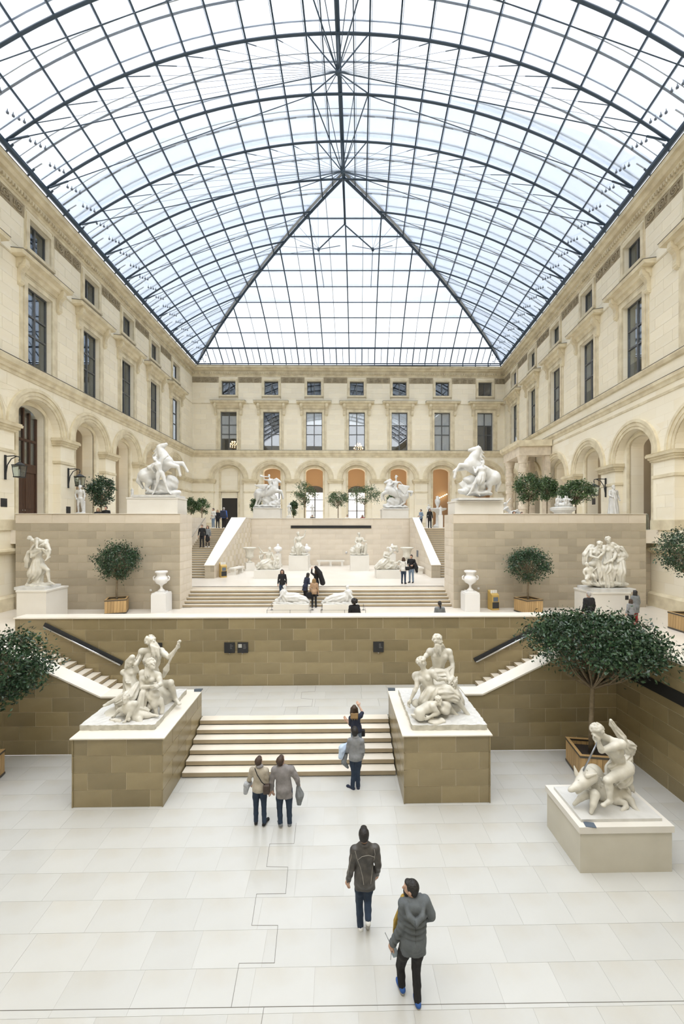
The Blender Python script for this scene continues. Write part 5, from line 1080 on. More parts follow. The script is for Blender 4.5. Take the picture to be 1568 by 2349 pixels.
# standing statues of the upper terrace
def standing(px, py_foot, py_top, D, label, draped=False, arm=0.0, ped_h=0.0, lean=0.0):
    z0 = ZAT(py_foot, D); H = ZAT(py_top, D)-z0; s = H/1.75; x, y = AT(px, D); S = SDF()
    t = empty('standing_statue', (x, y, z0), 0, label, 'statue')
    P = lambda a, b, c: np.array((a, b, c))*s
    figure(S, s*1.05, P(0, 0, .92), P(lean*.5, 0, 1.45), P(lean, -.03, 1.62), arms=((P(-.27, -.05, 1.15), P(-.2-.3*arm, -.2, 1.05+.5*arm)), (P(.28, 0, 1.15), P(.3, -.1, .9))), legs=((P(-.1, -.06, .5), P(-.12, .02, .08), P(-.14, -.12, .03)), (P(.12, -.02, .5), P(.14, .04, .08), P(.17, -.1, .03))), hair=30, fing=False)
    if draped: S.chain([P(0, 0, 1.25), P(0, 0, .9), P(0, 0, .1)], [.17*s, .21*s, .27*s], .06, (11, .03*s, 0))
    S.chain([P(.14, .1, .05), P(.16, .12, .75)], [.10*s, .07*s], .05); S.ell(P(0, 0, .03), (.3*s, .22*s, .05*s), .04)
    S.build('carving', M_marble2, max(.03, .02*s), t, cut=0.0)
    if z0 > Z4+0.05: MB().box(-.35*s, .35*s, -.3*s, .3*s, Z4-z0, 0.02).build('base', M_pedw, t)
standing(184, 1178, 1113, 25.0, 'nude marble youth standing below the second lantern on the left terrace', arm=-.3)
standing(1406, 1181, 1113, 25.0, 'tall draped marble figure standing before an arch on the right terrace', draped=True)
standing(663, 1184, 1154, 37.6, 'small marble putto beside the trumpeter pedestal', arm=.2)
standing(716, 1184, 1157, 44.0, 'small marble nymph with raised arm seen before the bright gallery window', arm=.8)
standing(983, 1186, 1157, 43.0, 'small marble goddess standing near the right upper flight', arm=.1)
standing(1010, 1182, 1160, 37.6, 'small crouching marble figure left of the right horse tamer', draped=True)
standing(303, 1140, 1119, 30.0, 'small marble bust figure behind the left horse tamer', draped=True)
# ------------------------------------------------------------------ planters, trees
def leaf_mat(name, c1, c2):
    m = bpy.data.materials.new(name); m.use_nodes = True; N = m.node_tree.nodes; L = m.node_tree.links; P = N['Principled BSDF']
    ge = N.new('ShaderNodeNewGeometry'); r = N.new('ShaderNodeValToRGB'); r.color_ramp.elements[0].color = (*c1, 1); r.color_ramp.elements[1].color = (*c2, 1)
    L.new(ge.outputs['Random Per Island'], r.inputs['Fac']); L.new(r.outputs['Color'], P.inputs['Base Color']); P.inputs['Roughness'].default_value = 0.35
    P.inputs['Subsurface Weight'].default_value = 0.0; return m
M_leaf = leaf_mat('dark_green_leaf', (0.008, 0.024, 0.012), (0.045, 0.10, 0.042))
M_leaf2 = leaf_mat('mid_green_leaf', (0.020, 0.050, 0.016), (0.085, 0.15, 0.05))
M_bark = mat('pale_bark', (0.27, 0.215, 0.14), 0.9, (0.17, 0.13, 0.085), 12, bump=0.3)
M_plank = mat('golden_oak_plank', (0.50, 0.335, 0.155), 0.5, (0.40, 0.255, 0.11), 3, 0.16, stretch=(8, 8, 0.8))
M_bronze = mat('dark_metal_rim', (0.10, 0.09, 0.075), 0.45, metal=0.4)
M_soil = mat('dark_soil', (0.03, 0.022, 0.016), 1.0)
def planter(x, y, z, w, h, rz, label):
    t = empty('tree_planter', (x, y, z), rz, label, 'planter'); a = w/2
    MB().box(-a+.03, a-.03, -a+.03, a-.03, .07, h-.16).build('soil', M_soil, t)
    n = 7; pm = MB().box(-w/n/2+.004, w/n/2-.004, -.02, .02, .06, h-.05).mesh('plank', M_plank)
    for k in range(4):
        for i in range(n):
            c = -a+w*(i+.5)/n; R = Matrix.Rotation(k*math.pi/2, 4, 'Z'); obj('plank', pm, t, R @ Matrix.Translation((c, -a+.02, 0)))
    for zz, hh, e, nm, m in ((h-.055, .055, .012, 'top_rim', M_bronze), (.02, .055, .010, 'bottom_rim', M_bronze)):
        mb = MB(); b = a+e; mb.box(-b, b, -b, -a+.05, zz, zz+hh).box(-b, b, a-.05, b, zz, zz+hh).box(-b, -a+.05, -a+.05, a-.05, zz, zz+hh).box(a-.05, b, -a+.05, a-.05, zz, zz+hh); mb.build(nm, m, t)
    mb = MB(); b = a+.012; mb.box(-b, b, -b, -a+.07, h, h+.012).box(-b, b, a-.07, b, h, h+.012).box(-b, -a+.07, -a+.07, a-.07, h, h+.012).box(a-.07, b, -a+.07, a-.07, h, h+.012); mb.build('wood_lip', M_plank, t)
    for sx in (-1, 1):
        for sy in (-1, 1): MB().box(sx*(a-.1)-.04, sx*(a-.1)+.04, sy*(a-.1)-.04, sy*(a-.1)+.04, 0, .025).build('foot', M_bronze, t)
    return t
def tree(x, y, z, zb, zc, rx, rz_, n, leaf, label, seed, tr=0.05, umbrella=0.0, m=None, off=(0, 0), name='potted_tree'):
    "trunk from z, first branches at zb, crown centre zc with radii rx / rz_"
    rs = random.Random(seed); t = empty(name, (x, y, z), rs.uniform(0, 6.28) if off == (0, 0) else 0, label, 'tree'); B = zb-z; C = Vector((off[0], off[1], zc-z))
    tk = [Vector((0, 0, 0)), Vector((rs.uniform(-.03, .03), 0, B*.5)), Vector((off[0]*.3, off[1]*.3, B)), Vector((off[0]*.6, off[1]*.6, (B+zc-z)*.5))]
    MB().tube(tk, [tr*1.15, tr, tr*.9, tr*.6], 8).build('trunk', M_bark, t, smooth=True)
    cl = []
    nc = max(14, int(n/45))
    while len(cl) < nc:
        v = Vector((rs.gauss(0, 1), rs.gauss(0, 1), rs.gauss(0, 1))).normalized()*rs.uniform(.45, .96)**.6
        if umbrella and v.z < -0.2 and rs.random() < umbrella: continue
        k = 1.0-(umbrella*0.45*max(0, -v.z)); cl.append(C+Vector((v.x*rx*k, v.y*rx*k, v.z*rz_)))
    mb = MB()
    for i, c in enumerate(cl):
        if i % 2 == 0: s = tk[2] if rs.random() < .5 else tk[3]; mb.tube([s, (s+c)*.5+Vector((0, 0, -.08*rx)), c], [tr*.4, tr*.25, tr*.1], 4, cap=False)
    mb.build('branch', M_bark, t)['kind'] = 'stuff'
    P = np.array([cl[i % nc] for i in range(n)]) + np.random.RandomState(seed).normal(0, 1, (n, 3))*np.array((rx, rx, rz_*.9))*0.14
    R = np.random.RandomState(seed+1); d = R.normal(0, 1, (n, 3)); d[:, 2] -= .4; d /= np.linalg.norm(d, axis=1)[:, None]
    u = np.cross(d, R.normal(0, 1, (n, 3))); u /= np.linalg.norm(u, axis=1)[:, None]; w = np.cross(d, u)
    l = leaf*(.7+.6*R.rand(n))[:, None]; a = P; b = P+d*l*.5+u*l*.24+w*l*.06; c = P+d*l; e = P+d*l*.5-u*l*.24+w*l*.06
    vs = np.stack([a, b, c, e], 1).reshape(-1, 3); me = bpy.data.meshes.new('foliage'); q = np.arange(n*4).reshape(-1, 4); f = np.concatenate([q[:, [0, 1, 2]], q[:, [0, 2, 3]]])
    me.vertices.add(len(vs)); me.vertices.foreach_set('co', vs.astype(np.float32).ravel()); me.loops.add(len(f)*3); me.loops.foreach_set('vertex_index', f.astype(np.int32).ravel())
    me.polygons.add(len(f)); me.polygons.foreach_set('loop_start', np.arange(0, len(f)*3, 3, dtype=np.int32)); me.update(calc_edges=True); me.materials.append(m or M_leaf)
    obj('foliage', me, t)['kind'] = 'stuff'; return t
planter(7.26, 11.35, 0, .98, .70, -.16, 'golden oak planter box beside the boar hunter')
tree(7.26, 11.35, .5, 2.35, 3.55, 1.72, .95, 13000, .105, 'spreading dark green fig tree behind the boar hunter', 11, .065, .9, off=(.18, .1))
planter(-9.68, 11.0, 0, .98, .70, .12, 'golden oak planter box at the left edge of the court')
tree(-9.68, 11.0, .5, 2.1, 3.1, 1.42, .98, 10000, .105, 'round dark green fig tree at the left edge of the court', 12, .06, .2, off=(.38, .1))
x, y = AT(268, 20.6); planter(x, y, Z2, .95, .72, .35, 'oak planter box before the left retaining wall'); tree(x, y, Z2+.5, 4.2, 5.15, 1.0, .95, 5200, .10, 'round fig tree before the left retaining wall', 13, .05, .2, off=(0.02, 0))
x, y = AT(1211, 20.6); planter(x, y, Z2, .95, .72, .25, 'oak planter box before the right retaining wall'); tree(x, y, Z2+.5, 4.15, 4.95, 1.0, .90, 5200, .10, 'round fig tree before the right retaining wall', 14, .05, .5, off=(0.02, 0))
x, y = AT(1578, 17.0); planter(x, y, Z2, .95, .72, 0, 'oak planter box at the right edge beside the side wall'); tree(x, y, Z2+.5, 4.9, 5.85, 1.12, .95, 5200, .10, 'dense fig tree at the right edge beside the side wall', 15, .05, .2, off=(0.02, 0))
for i, (px_, yt, yb, hw, D, lab) in enumerate(((232, 1093, 1160, 29, 27, 'small fig tree among the left arches'), (438, 1142, 1177, 15, 40, 'left one of the two little trees by the dark door'), (463, 1145, 1179, 15, 40, 'right one of the two little trees by the dark door'),
    (698, 1106, 1158, 27, 40, 'slender tree right of the trumpeter'), (775, 1128, 1162, 25, 40.5, 'small tree before the middle arch of the end facade'), (836, 1111, 1158, 37, 40, 'wide tree left of the helmeted rider'),
    (905, 1132, 1162, 20, 41.5, 'small tree behind the helmeted rider'), (586, 1142, 1174, 13, 41, 'bush behind the trumpeter pedestal'), (673, 1150, 1182, 10, 41, 'bush behind the small putto'),
    (1212, 1088, 1152, 31, 27, 'round tree left of three on the right terrace'), (1254, 1094, 1150, 22, 29.5, 'tree between two others on the right terrace'), (1320, 1103, 1156, 37, 26, 'broad tree beside the right lantern'))):
    x, y = AT(px_, D); zt, zb = ZAT(yt, D), ZAT(yb, D); tree(x, y, Z4, zb, (zt+zb)/2, hw*D/FPX, (zt-zb)/2, 2200 if D > 35 else 3600, .13, lab, 30+i, .05, .3, M_leaf2 if 30 < D or i > 8 else M_leaf, off=(.01, 0), name='fig_tree')

# ------------------------------------------------------------------ urns
M_urn = mat('white_glazed_marble', (0.80, 0.79, 0.775), 0.35)
urn_prof = [(.001, 0), (.17, 0), (.17, .05), (.10, .10), (.055, .18), (.06, .28), (.10, .33), (.26, .42), (.33, .56), (.33, .66), (.27, .74), (.215, .80), (.22, .90), (.30, .96), (.32, 1.02), (.27, 1.05), (.001, 1.05)]
def urn(px_, pyb, lab):
    x, y = G(px_, pyb, Z2); t = empty('marble_urn', (x, y, Z2+.97), 0, 'white marble urn with handles '+lab, 'urn')
    MB().box(-.24, .24, -.24, .24, 0, .06).build('foot_slab', M_urn, t)
    MB().lathe([(r, z+.06) for r, z in urn_prof], 32).build('bowl', M_urn, t, smooth=True)
    for s in (-1, 1): MB().tube([(s*.30, 0, .60), (s*.40, 0, .66), (s*.41, 0, .78), (s*.33, 0, .84)], .035, 6).build('handle', M_urn, t)
    p = MB().box(x-.38, x+.38, y-.36, y+.40, Z2, Z2+.90).build('urn_pedestal', M_urn); tag(p, 'smooth white pedestal '+lab.replace('before', 'of the urn before'), 'pedestal'); MB().box(x-.36, x+.36, y-.34, y+.38, Z2+.90, Z2+.97).build('top_slab', M_urn, p)
urn(370, 1402, 'before the left retaining wall'); urn(1078, 1400, 'before the right retaining wall')
def big_vase(px_, D, lab, z=Z3):
    x, y = AT(px_, D); t = empty('krater_vase', (x, y, z), .4, lab, 'vase')
    MB().box(-.4, .4, -.4, .4, 0, .14).box(-.33, .33, -.33, .33, .14, .62).build('pedestal_block', M_pedw, t)
    MB().lathe([(.001, .62), (.22, .62), (.20, .70), (.09, .78), (.10, .92), (.30, 1.02), (.34, 1.12), (.30, 1.2), (.31, 1.5), (.40, 1.68), (.52, 1.74), (.53, 1.80), (.46, 1.82), (.36, 1.7), (.001, 1.6)], 28).build('bowl', M_marble, t, smooth=True)
big_vase(572, 31.8, 'large stone krater vase at the left wall of the niche'); big_vase(933, 31.8, 'large stone krater vase behind the couple at the right of the niche')
def finial(px_, D, lab):
    x, y = AT(px_, D); t = empty('lidded_vase', (x, y, Z3), 0, lab, 'vase'); MB().box(-.33, .33, -.33, .33, 0, .25).box(-.27, .27, -.27, .27, .25, 1.15).build('pedestal_block', M_pedw, t)
    MB().lathe([(.001, 1.15), (.2, 1.15), (.12, 1.22), (.10, 1.28), (.33, 1.42), (.37, 1.55), (.33, 1.66), (.18, 1.74), (.10, 1.80), (.12, 1.88), (.05, 1.96), (.001, 2.0)], 24).build('bowl', M_urn, t, smooth=True)
finial(637, 34.2, 'white lidded vase on a post behind the seated man with raised arm'); finial(703, 34.2, 'white lidded vase on a post behind the figure raising one arm'); finial(899, 34.2, 'white lidded vase on a post behind the woman bending over a child')
def bench(px_, D, w, rz, lab):
    x, y = AT(px_, D); t = empty('stone_bench', (x, y, Z3), rz, lab, 'bench'); MB().box(-w/2, w/2, -.22, .22, .40, .50).build('seat', M_pedw, t)
    for s in ([-1, 1] if w < 2 else [-1, 0, 1]): MB().prism([(-.12, 0), (.12, 0), (.07, .2), (.12, .40), (-.12, .40), (-.07, .2)], -.17, .17, 'y').build('leg', M_pedw, t, M=Matrix.Translation((s*(w/2-.2), 0, 0)))
bench(758, 35.3, 2.4, 0, 'long stone bench against the back wall of the niche'); bench(543, 29.6, 1.6, 1.35, 'short stone bench along the left wall of the niche'); bench(958, 30.0, 1.4, -1.45, 'short stone bench along the right wall of the niche')

# ------------------------------------------------------------------ fittings
M_gold = mat('varnished_wood_stand', (0.50, 0.34, 0.10), 0.4); M_scr = mat('dark_screen', (0.02, 0.022, 0.025), 0.2); M_white = mat('white_plastic', (0.75, 0.75, 0.73), 0.5); M_iron = mat('black_iron', (0.02, 0.022, 0.025), 0.5)
def leaflet_stand(px_, pyb, z, rz, lab):
    x, y = G(px_, pyb, z); t = empty('leaflet_stand', (x, y, z), rz, lab, 'information stand')
    MB().prism([(-.22, 0), (.22, 0), (.22, 1.0), (-.22, .78)], -.20, .20, 'x').build('cabinet', M_gold, t)
    MB().box(-.18, .18, -.232, -.222, .10, .42).build('front_panel', M_scr, t); MB().box(-.13, .13, -.24, -.23, .46, .68).build('screen', M_plaque, t)
    for s in (-1, 0, 1): MB().box(s*.12-.05, s*.12+.05, -.05, .0, .84, 1.02).build('leaflet', M_white, t)
leaflet_stand(1131, 1398, Z2, .15, 'wooden leaflet stand between urn and planter on the right'); leaflet_stand(511, 1324, Z3, .6, 'wooden leaflet stand at the foot of the left upper flight')
def plate(x, y, z, w, h, lab, lines=4, pic=False):
    t = MB().box(-w/2, w/2, -.02, 0, -h/2, h/2).build('wall_plaque', M_plaqueb, None, M=Matrix.Translation((x, y, z))); tag(t, lab, 'plaque')
    MB().box(-.02, .02, -.035, 0, -h/2-.035, -h/2).build('clip', M_steel, t)
    if pic: MB().box(-w*.42, -w*.08, -.023, -.02, .0, h*.34).build('picture', M_print, t)
    rr = random.Random(int(x*100))
    for i in range(lines):
        l = w*rr.uniform(.15, .32); MB().box(w*.05, w*.05+l, -.022, -.02, h*(.28-.12*i), h*(.28-.12*i)+.007).build('print_line', M_print, t)
for px_, lab, pic in ((527, 'left one of the two dark plaques on the landing wall', 0), (557, 'right one of the two dark plaques on the landing wall, with a picture', 1), (868, 'single dark plaque on the landing wall by the bearded god', 0), (362, 'dark plaque on the landing wall behind the oar', 0)):
    x, y = AT(px_, 15.45); plate(x, 15.49, ZAT(1484, 15.5), .40, .40, lab, 4, pic)
for a, b, lab in (((110, 1433), (285, 1522), 'left'), ((1265, 1432), (1090, 1520), 'right')):
    P = []
    for px_, py_ in (a, b): x, y = AT(px_, 15.5); P.append(Vector((x, 15.44, ZAT(py_, 15.45))))
    d = (P[1]-P[0]).normalized(); up = Vector((0, 0, 1)); up = (up-d*up.dot(d)).normalized()
    t = empty('recessed_handrail', P[0], 0, 'steel handrail tube in a dark sloping groove on the %s side of the landing wall' % lab, 'handrail')
    L = (P[1]-P[0]).length; v = Vector((0, .052, 0)); h = up*.075; D_ = P[1]-P[0]; m = MB()
    pts = [D_*0-h, D_-h, D_+h, D_*0+h]; pts = [p+up*.06 for p in pts]; m.add([p for p in pts]+[p+v for p in pts], [(0, 1, 2, 3), (7, 6, 5, 4), (0, 4, 5, 1), (1, 5, 6, 2), (2, 6, 7, 3), (3, 7, 4, 0)]); m.build('groove', M_iron, t)
    MB().tube([Vector((0, -.04, 0))+d*.05, D_+Vector((0, -.04, 0))-d*.02], .032, 10).build('tube', M_steel, t, smooth=True)
    for k in range(4): p = D_*(.1+.27*k); MB().tube([p+Vector((0, -.04, 0)), p+Vector((0, .05, 0))+up*.04], .012, 6).build('stay', M_steel, t)
def barrier(pxs, D, lab):
    t = None
    for i, px_ in enumerate(pxs):
        x, y = AT(px_, D)
        if t is None: o = (x, y); t = empty('rope_barrier', (x, y, Z2), 0, lab, 'barrier')
        for k, dy in enumerate((0, 1.5)): MB().tube([(x-o[0], y-o[1]+dy, 0), (x-o[0], y-o[1]+dy, .32)], .010, 5).build('post', M_iron, t); MB().lathe([(.001, 0), (.08, 0), (.08, .012), (.001, .015)], 10, (x-o[0], y-o[1]+dy)).build('foot', M_iron, t)
    x2, y2 = AT(pxs[-1], D); MB().tube([(0, 0, .31), (x2-o[0], y2-o[1], .31)], .006, 4).build('cord', M_iron, t); MB().tube([(0, 0, .31), (0, 1.5, .31)], .006, 4).build('cord', M_iron, t); MB().tube([(x2-o[0], y2-o[1], .31), (x2-o[0], y2-o[1]+1.5, .31)], .006, 4).build('cord', M_iron, t)
barrier((612, 665, 712), 19.7, 'thin low barrier around the left reclining figure'); barrier((736, 790, 838), 19.7, 'thin low barrier around the right reclining figure')
for px_, py_, D, lab in ((348, 1353, 21.5, 'left'), (1100, 1351, 21.5, 'right')):
    x, y = AT(px_, D); o = MB().box(-.05, .05, -.03, 0, -.05, .05).build('call_box', M_white, None, M=Matrix.Translation((x, 21.575, ZAT(py_, D)))); tag(o, 'small white call box beside the %s urn' % lab, 'call box'); MB().box(-.02, .02, -.036, -.03, -.02, .02).build('button', M_steel, o)
def lantern(F, u, lab, dz=0.0):
    t = bpy.data.objects.new('wall_lantern', None); COL.objects.link(t); t.matrix_basis = F @ Matrix.Translation((u, 0, dz)); tag(t, lab, 'lantern')
    MB().box(-.04, .04, 0.02, .09, 9.35, 10.62).build('wall_bar', M_iron, t)
    MB().tube([(0, .08, 10.55), (0, .5, 10.58), (0, .78, 10.52), (0, .80, 10.38), (0, .74, 10.34)], .028, 6).build('arm', M_iron, t); MB().tube([(0, .08, 9.6), (0, .16, 10.1), (0, .36, 10.42), (0, .62, 10.54)], .024, 6).build('brace', M_iron, t)
    MB().tube([(0, .78, 10.46), (0, .78, 10.26)], .014, 5).build('hanger', M_iron, t)
    MB().prism([(-.24, .54), (.24, .54), (.24, 1.02), (-.24, 1.02)], 10.06, 10.10, 'z').lathe([(.30, 10.10), (.20, 10.17), (.06, 10.25), (.01, 10.28)], 4, (0, .78)).build('roof', M_iron, t)
    for sx in (-1, 1):
        for sy in (-1, 1): MB().tube([(sx*.17, .78+sy*.17, 9.5), (sx*.22, .78+sy*.22, 10.06)], .014, 4).build('corner_bar', M_iron, t)
    MB().box(-.19, .19, .59, .97, 9.45, 9.5).build('base', M_iron, t)
    for k in range(4): MB().add([(-.165, -.165, 9.5), (.165, -.165, 9.5), (.21, -.21, 10.05), (-.21, -.21, 10.05)], [(0, 1, 2, 3)]).build('glass_pane', M_balglass, t, M=Matrix.Translation((0, .78, 0)) @ Matrix.Rotation(k*math.pi/2, 4, 'Z'))
    MB().lathe([(.001, 9.5), (.05, 9.5), (.05, 9.75), (.03, 9.85), (.001, 9.9)], 8, (0, .78)).build('lamp', M_white, t)
lantern(FL, uL(21.0), 'black iron wall lantern at the left edge beside the oak door'); lantern(FL, uL(25.9), 'black iron wall lantern above the nude youth on the left')
lantern(FR, uR(27.05), 'black iron wall lantern right of the broad tree', -.5); lantern(FR, uR(32.1), 'black iron wall lantern between the trees on the right', -.5)
def pier_plate(F, u, n, z, lab): o = MB().box(-.2, .2, .0, .03, -.22, .22).build('wall_plaque', M_plaqueb, None, M=F @ Matrix.Translation((u, n, z))); tag(o, lab, 'plaque')
pier_plate(FL, uL(20.95), .0, 8.15, 'dark plaque on the pier below the leftmost lantern'); pier_plate(FL, uL(25.95), .0, 7.95, 'dark plaque on the pier beside the nude youth'); pier_plate(FR, uR(28.6), .0, 8.65, 'dark plaque on the right facade beside the tall draped statue')
x, y = AT(967, 33.0); o = MB().box(-.02, .02, -.25, .25, -.25, .25).build('wall_sign', M_plaque, None, M=Matrix.Translation((6.58, 32.2, ZAT(1270, 32.2)))); tag(o, 'narrow dark sign on the right wall of the niche', 'sign')
o = MB().lathe([(.001, 0), (.10, 0), (.10, .02), (.07, .03), (.001, .03)], 16).build('wall_vent', M_steel, None, M=Matrix.Translation((AT(794, 36)[0], 36.02, ZAT(1268, 36))) @ Matrix.Rotation(math.pi/2, 4, 'X')); tag(o, 'small round steel fitting on the back wall of the niche', 'wall fitting')

# ------------------------------------------------------------------ what fills the arches
def oak_door(F, u, lab):
    _dn[0] += 1; r = MB().box(-1.03, -.92, -1.0, -.88, Z4, 13.35).box(.92, 1.03, -1.0, -.88, Z4, 13.35).box(-.92, .92, -1.0, -.86, 10.05, 10.45).box(-.92, .92, -1.0, -.84, 10.45, 10.55)
    d = r.build('door_%d' % _dn[0], M_wood, None, M=F @ Matrix.Translation((u, 0, 0))); tag(d, lab, 'door', kind='structure')
    A = arch_pts(1.0, 13.33, .5); MB().prism([(-1.0, 13.28)]+A+[(1.0, 13.28)], -1.0, -.96, 'y').build('fanlight', M_winglass, d)
    for x_ in (-.46, .0, .46): MB().box(x_-.05, x_+.05, -1.0, -.88, 10.55, 13.35+.42*(1-abs(x_))).build('glazing_bar', M_wood, d)
    MB().box(-.92, .92, -1.0, -.88, 11.85, 12.0).build('glazing_bar', M_wood, d)
    for x_ in (-.69, -.23, .23, .69):
        for za, zb in ((10.55, 11.85), (12.0, 13.3)): MB().box(x_-.2, x_+.2, -.96, -.945, za, zb).build('pane', M_winglass, d)
    for s in (-1, 1):
        a, b = sorted((s*.01, s*.92)); lf = MB().box(a, b, -1.0, -.93, Z4, 10.05).build('door_leaf', M_wood, d)
        for za, zb in ((6.95, 7.75), (7.95, 9.85)): MB().box(a+.14, b-.14, -.93, -.905, za, zb).build('panel', M_wood, lf)
        MB().lathe([(.001, 0), (.035, .01), (.03, .05), (.001, .06)], 8).build('knob', M_steel, lf, M=Matrix.Translation((s*.10, -.93, 7.85)) @ Matrix.Rotation(-math.pi/2, 4, 'X'))
oak_door(FL, uL(23.45), 'tall dark oak door with glazed fanlight in the nearest left arch')
# blind arch with a plain dark door (first bay of the end facade)
_dn[0] += 1; u = uB(524); mb = MB(); A = arch_pts(1.03, 13.33, .5); mb.prism([(-1.03, 10.9)]+A+[(1.03, 10.9)], -.62, -.56, 'y').box(-1.03, -.92, -.62, -.50, Z4, 10.9).box(.92, 1.03, -.62, -.50, Z4, 10.9).box(-1.03, 1.03, -.62, -.50, 10.2, 10.9)
bd = mb.build('trim_1', M_fac, None, M=FB @ Matrix.Translation((u, 0, 0))); tag(bd, 'blind stone arch over the dark door of the end facade', 'wall panel', kind='structure'); MB().box(-1.2, 1.2, -.5, -.2, 10.95, 11.12).build('lintel', M_trim, bd)
M_ddoor = mat('near_black_door', (0.018, 0.014, 0.012), 0.5); d = MB().box(-.92, .92, -.62, -.58, Z4, 10.2).build('door_%d' % _dn[0], M_ddoor, None, M=FB @ Matrix.Translation((u, 0, 0))); tag(d, 'plain near-black door in the first bay of the end facade', 'door', kind='structure')
MB().box(-.01, .01, -.58, -.57, Z4, 10.2).build('meeting_strip', M_iron, d)
# bright windows in the far wall of the gallery behind the end facade
def uBn(px_, n):
    a, b = FB @ Vector((0, n, 0)), FB @ Vector((LB, n, 0)); k = AT(px_, 1.0); d = b-a; t = (a.x*k[1]-a.y*k[0])/(d.y*k[0]-d.x*k[1]); return t*d.length
for px_, w, lab in ((640, 1.1, 'behind the trumpeter'), (722, 1.25, 'left of the middle arch'), (818, 1.15, 'in the middle arch')):
    _wn[0] += 1; u = uBn(px_, -5.95); A = arch_pts(w, 11.2, .9); w_ = MB().prism([(-w-.12, Z4)]+arch_pts(w+.12, 11.2, 1.0)+[(w+.12, Z4)], -5.98, -5.9, 'y').build('window_%d' % _wn[0], M_wframe, None, M=FB @ Matrix.Translation((u, 0, 0))); tag(w_, 'bright arched gallery window seen %s' % lab, 'window', kind='structure')
    for s in (-1, 1):
        for za, zb in ((7.2, 8.8), (8.9, 10.3), (10.4, 11.3)): MB().box(min(s*.08, s*(w-.04)), max(s*.08, s*(w-.04)), -5.9, -5.86, za, zb).build('pane', M_lit, w_)
M_glow = emit('warm_bulb', (1.0, 0.75, 0.42), 6.0)
for px_ in (622, 720, 818, 916, 1014):
    u = uBn(px_, -3.0); l = bpy.data.lights.new('gallery_lamp', 'POINT'); l.energy = 55; l.color = (1.0, 0.76, 0.48); l.shadow_soft_size = .3; lo = bpy.data.objects.new('gallery_lamp', l); COL.objects.link(lo); lo.matrix_basis = FB @ Matrix.Translation((u, -3.2, 13.2))
for k in range(5):
    o = MB().lathe([(.001, -.08), (.07, -.05), (.08, 0), (.06, .06), (.001, .08)], 8).build('wall_lamp', M_glow, None, M=FB @ Matrix.Translation((uBn(1008+4*k, -5.5), -5.5, 10.6+.12*k))); tag(o, '%s small glowing lamp from the right in the gallery behind the sixth arch' % nth[k], 'lamp', 'gallery lamps')
for px_, F, u, lab in ((0, FL, uL(28.35), 'left'), (0, FL, uL(33.25), 'left second')):
    o = MB().box(-.04, .04, 0, 1.6, 0, 3.6).build('orange_banner', M_orange, None, M=F @ Matrix.Translation((u-.75, -2.95, Z4+.2))); tag(o, 'apricot lit wall panel inside the %s arch' % ('second left' if lab == 'left' else 'third left'), 'wall panel')
for d_ in (28.35, 33.25, 38.15): l = bpy.data.lights.new('passage_fill', 'POINT'); l.energy = 9; l.color = (1, .85, .65); lo = bpy.data.objects.new('passage_fill', l); COL.objects.link(lo); lo.matrix_basis = FL @ Matrix.Translation((uL(d_), -2.0, 12.0))  # added fill light inside the left arches; no lamp stands there
for d_ in (24.25, 29.46, 34.7): l = bpy.data.lights.new('passage_fill', 'POINT'); l.energy = 9; l.color = (1, .88, .7); lo = bpy.data.objects.new('passage_fill', l); COL.objects.link(lo); lo.matrix_basis = FR @ Matrix.Translation((uR(d_), -2.0, 12.0))  # same added fill behind the right arches, without a real lamp
# stone portico of banded columns before the right facade
M_port = mat('pinkish_weathered_stone', (0.72, 0.63, 0.50), 0.8, (0.58, 0.50, 0.39), 3, bump=.1)
t = bpy.data.objects.new('columned_portico', None); COL.objects.link(t); t.matrix_basis = FR @ Matrix.Translation((uR(37.7), 0, 0)); tag(t, 'weathered stone portico on banded columns before the right facade', 'portico')
for du in (-1.75, 1.75):
    prof = [(.001, Z4), (.48, Z4), (.48, 7.0), (.36, 7.15)]
    z_ = 7.15
    while z_ < 12.2: prof += [(.33, z_), (.33, z_+.38), (.39, z_+.42), (.39, z_+.74), (.33, z_+.78)]; z_ += .82
    prof += [(.33, 12.45), (.36, 12.5), (.46, 13.0), (.50, 13.12), (.001, 13.12)]
    MB().lathe(prof, 18, (du, 2.3)).build('column', M_port, t)
    MB().box(du-.35, du+.35, .06, .5, Z4, 13.12).build('wall_pilaster', M_port, t)
MB().box(-2.25, 2.25, 1.85, 2.75, 13.12, 13.9).box(-2.25, -1.3, .07, 1.85, 13.12, 13.9).box(1.3, 2.25, .07, 1.85, 13.12, 13.9).build('entablature', M_port, t)
MB().prism([(.07, 13.9), (2.8, 13.9), (3.0, 14.1), (3.05, 14.4), (.07, 14.45)], -2.5, 2.5, 'x').build('cornice', M_trim, t)
# statues and fountain on the upper right terrace and in the sixth arch
t = Grp('putti_group', 1290, 1165, ZAT(1163, 25.5), 25.5, 'cluster of marble putti on a carved base on the right terrace'); S = t.S
for a in range(4): x_ = .34*math.cos(a*1.6); y_ = .3*math.sin(a*1.6); figure(S, .55, (x_, y_, .25), (x_*.9, y_*.9, .52), (x_*.85, y_*.85, .64), arms=(((x_-.15, y_-.1, .4), (x_-.2, y_-.15, .3)), ((x_+.15, y_-.1, .4), (x_+.2, y_-.2, .5))), legs=(((x_-.1, y_-.2, .2), (x_-.12, y_-.2, .06), (x_-.15, y_-.25, .04)), None), fat=1.3, hair=20, fing=False)
S.ell((0, 0, .1), (.5, .4, .2), .08, None, .05); t.done(.03, M_marble2, cut=-.02); MB().lathe([(.001, Z4-t.o[2]), (.5, Z4-t.o[2]), (.5, -.35), (.72, -.2), (.74, -.05), (.6, 0), (.001, 0)], 20).build('carved_base', M_marble2, t.root)
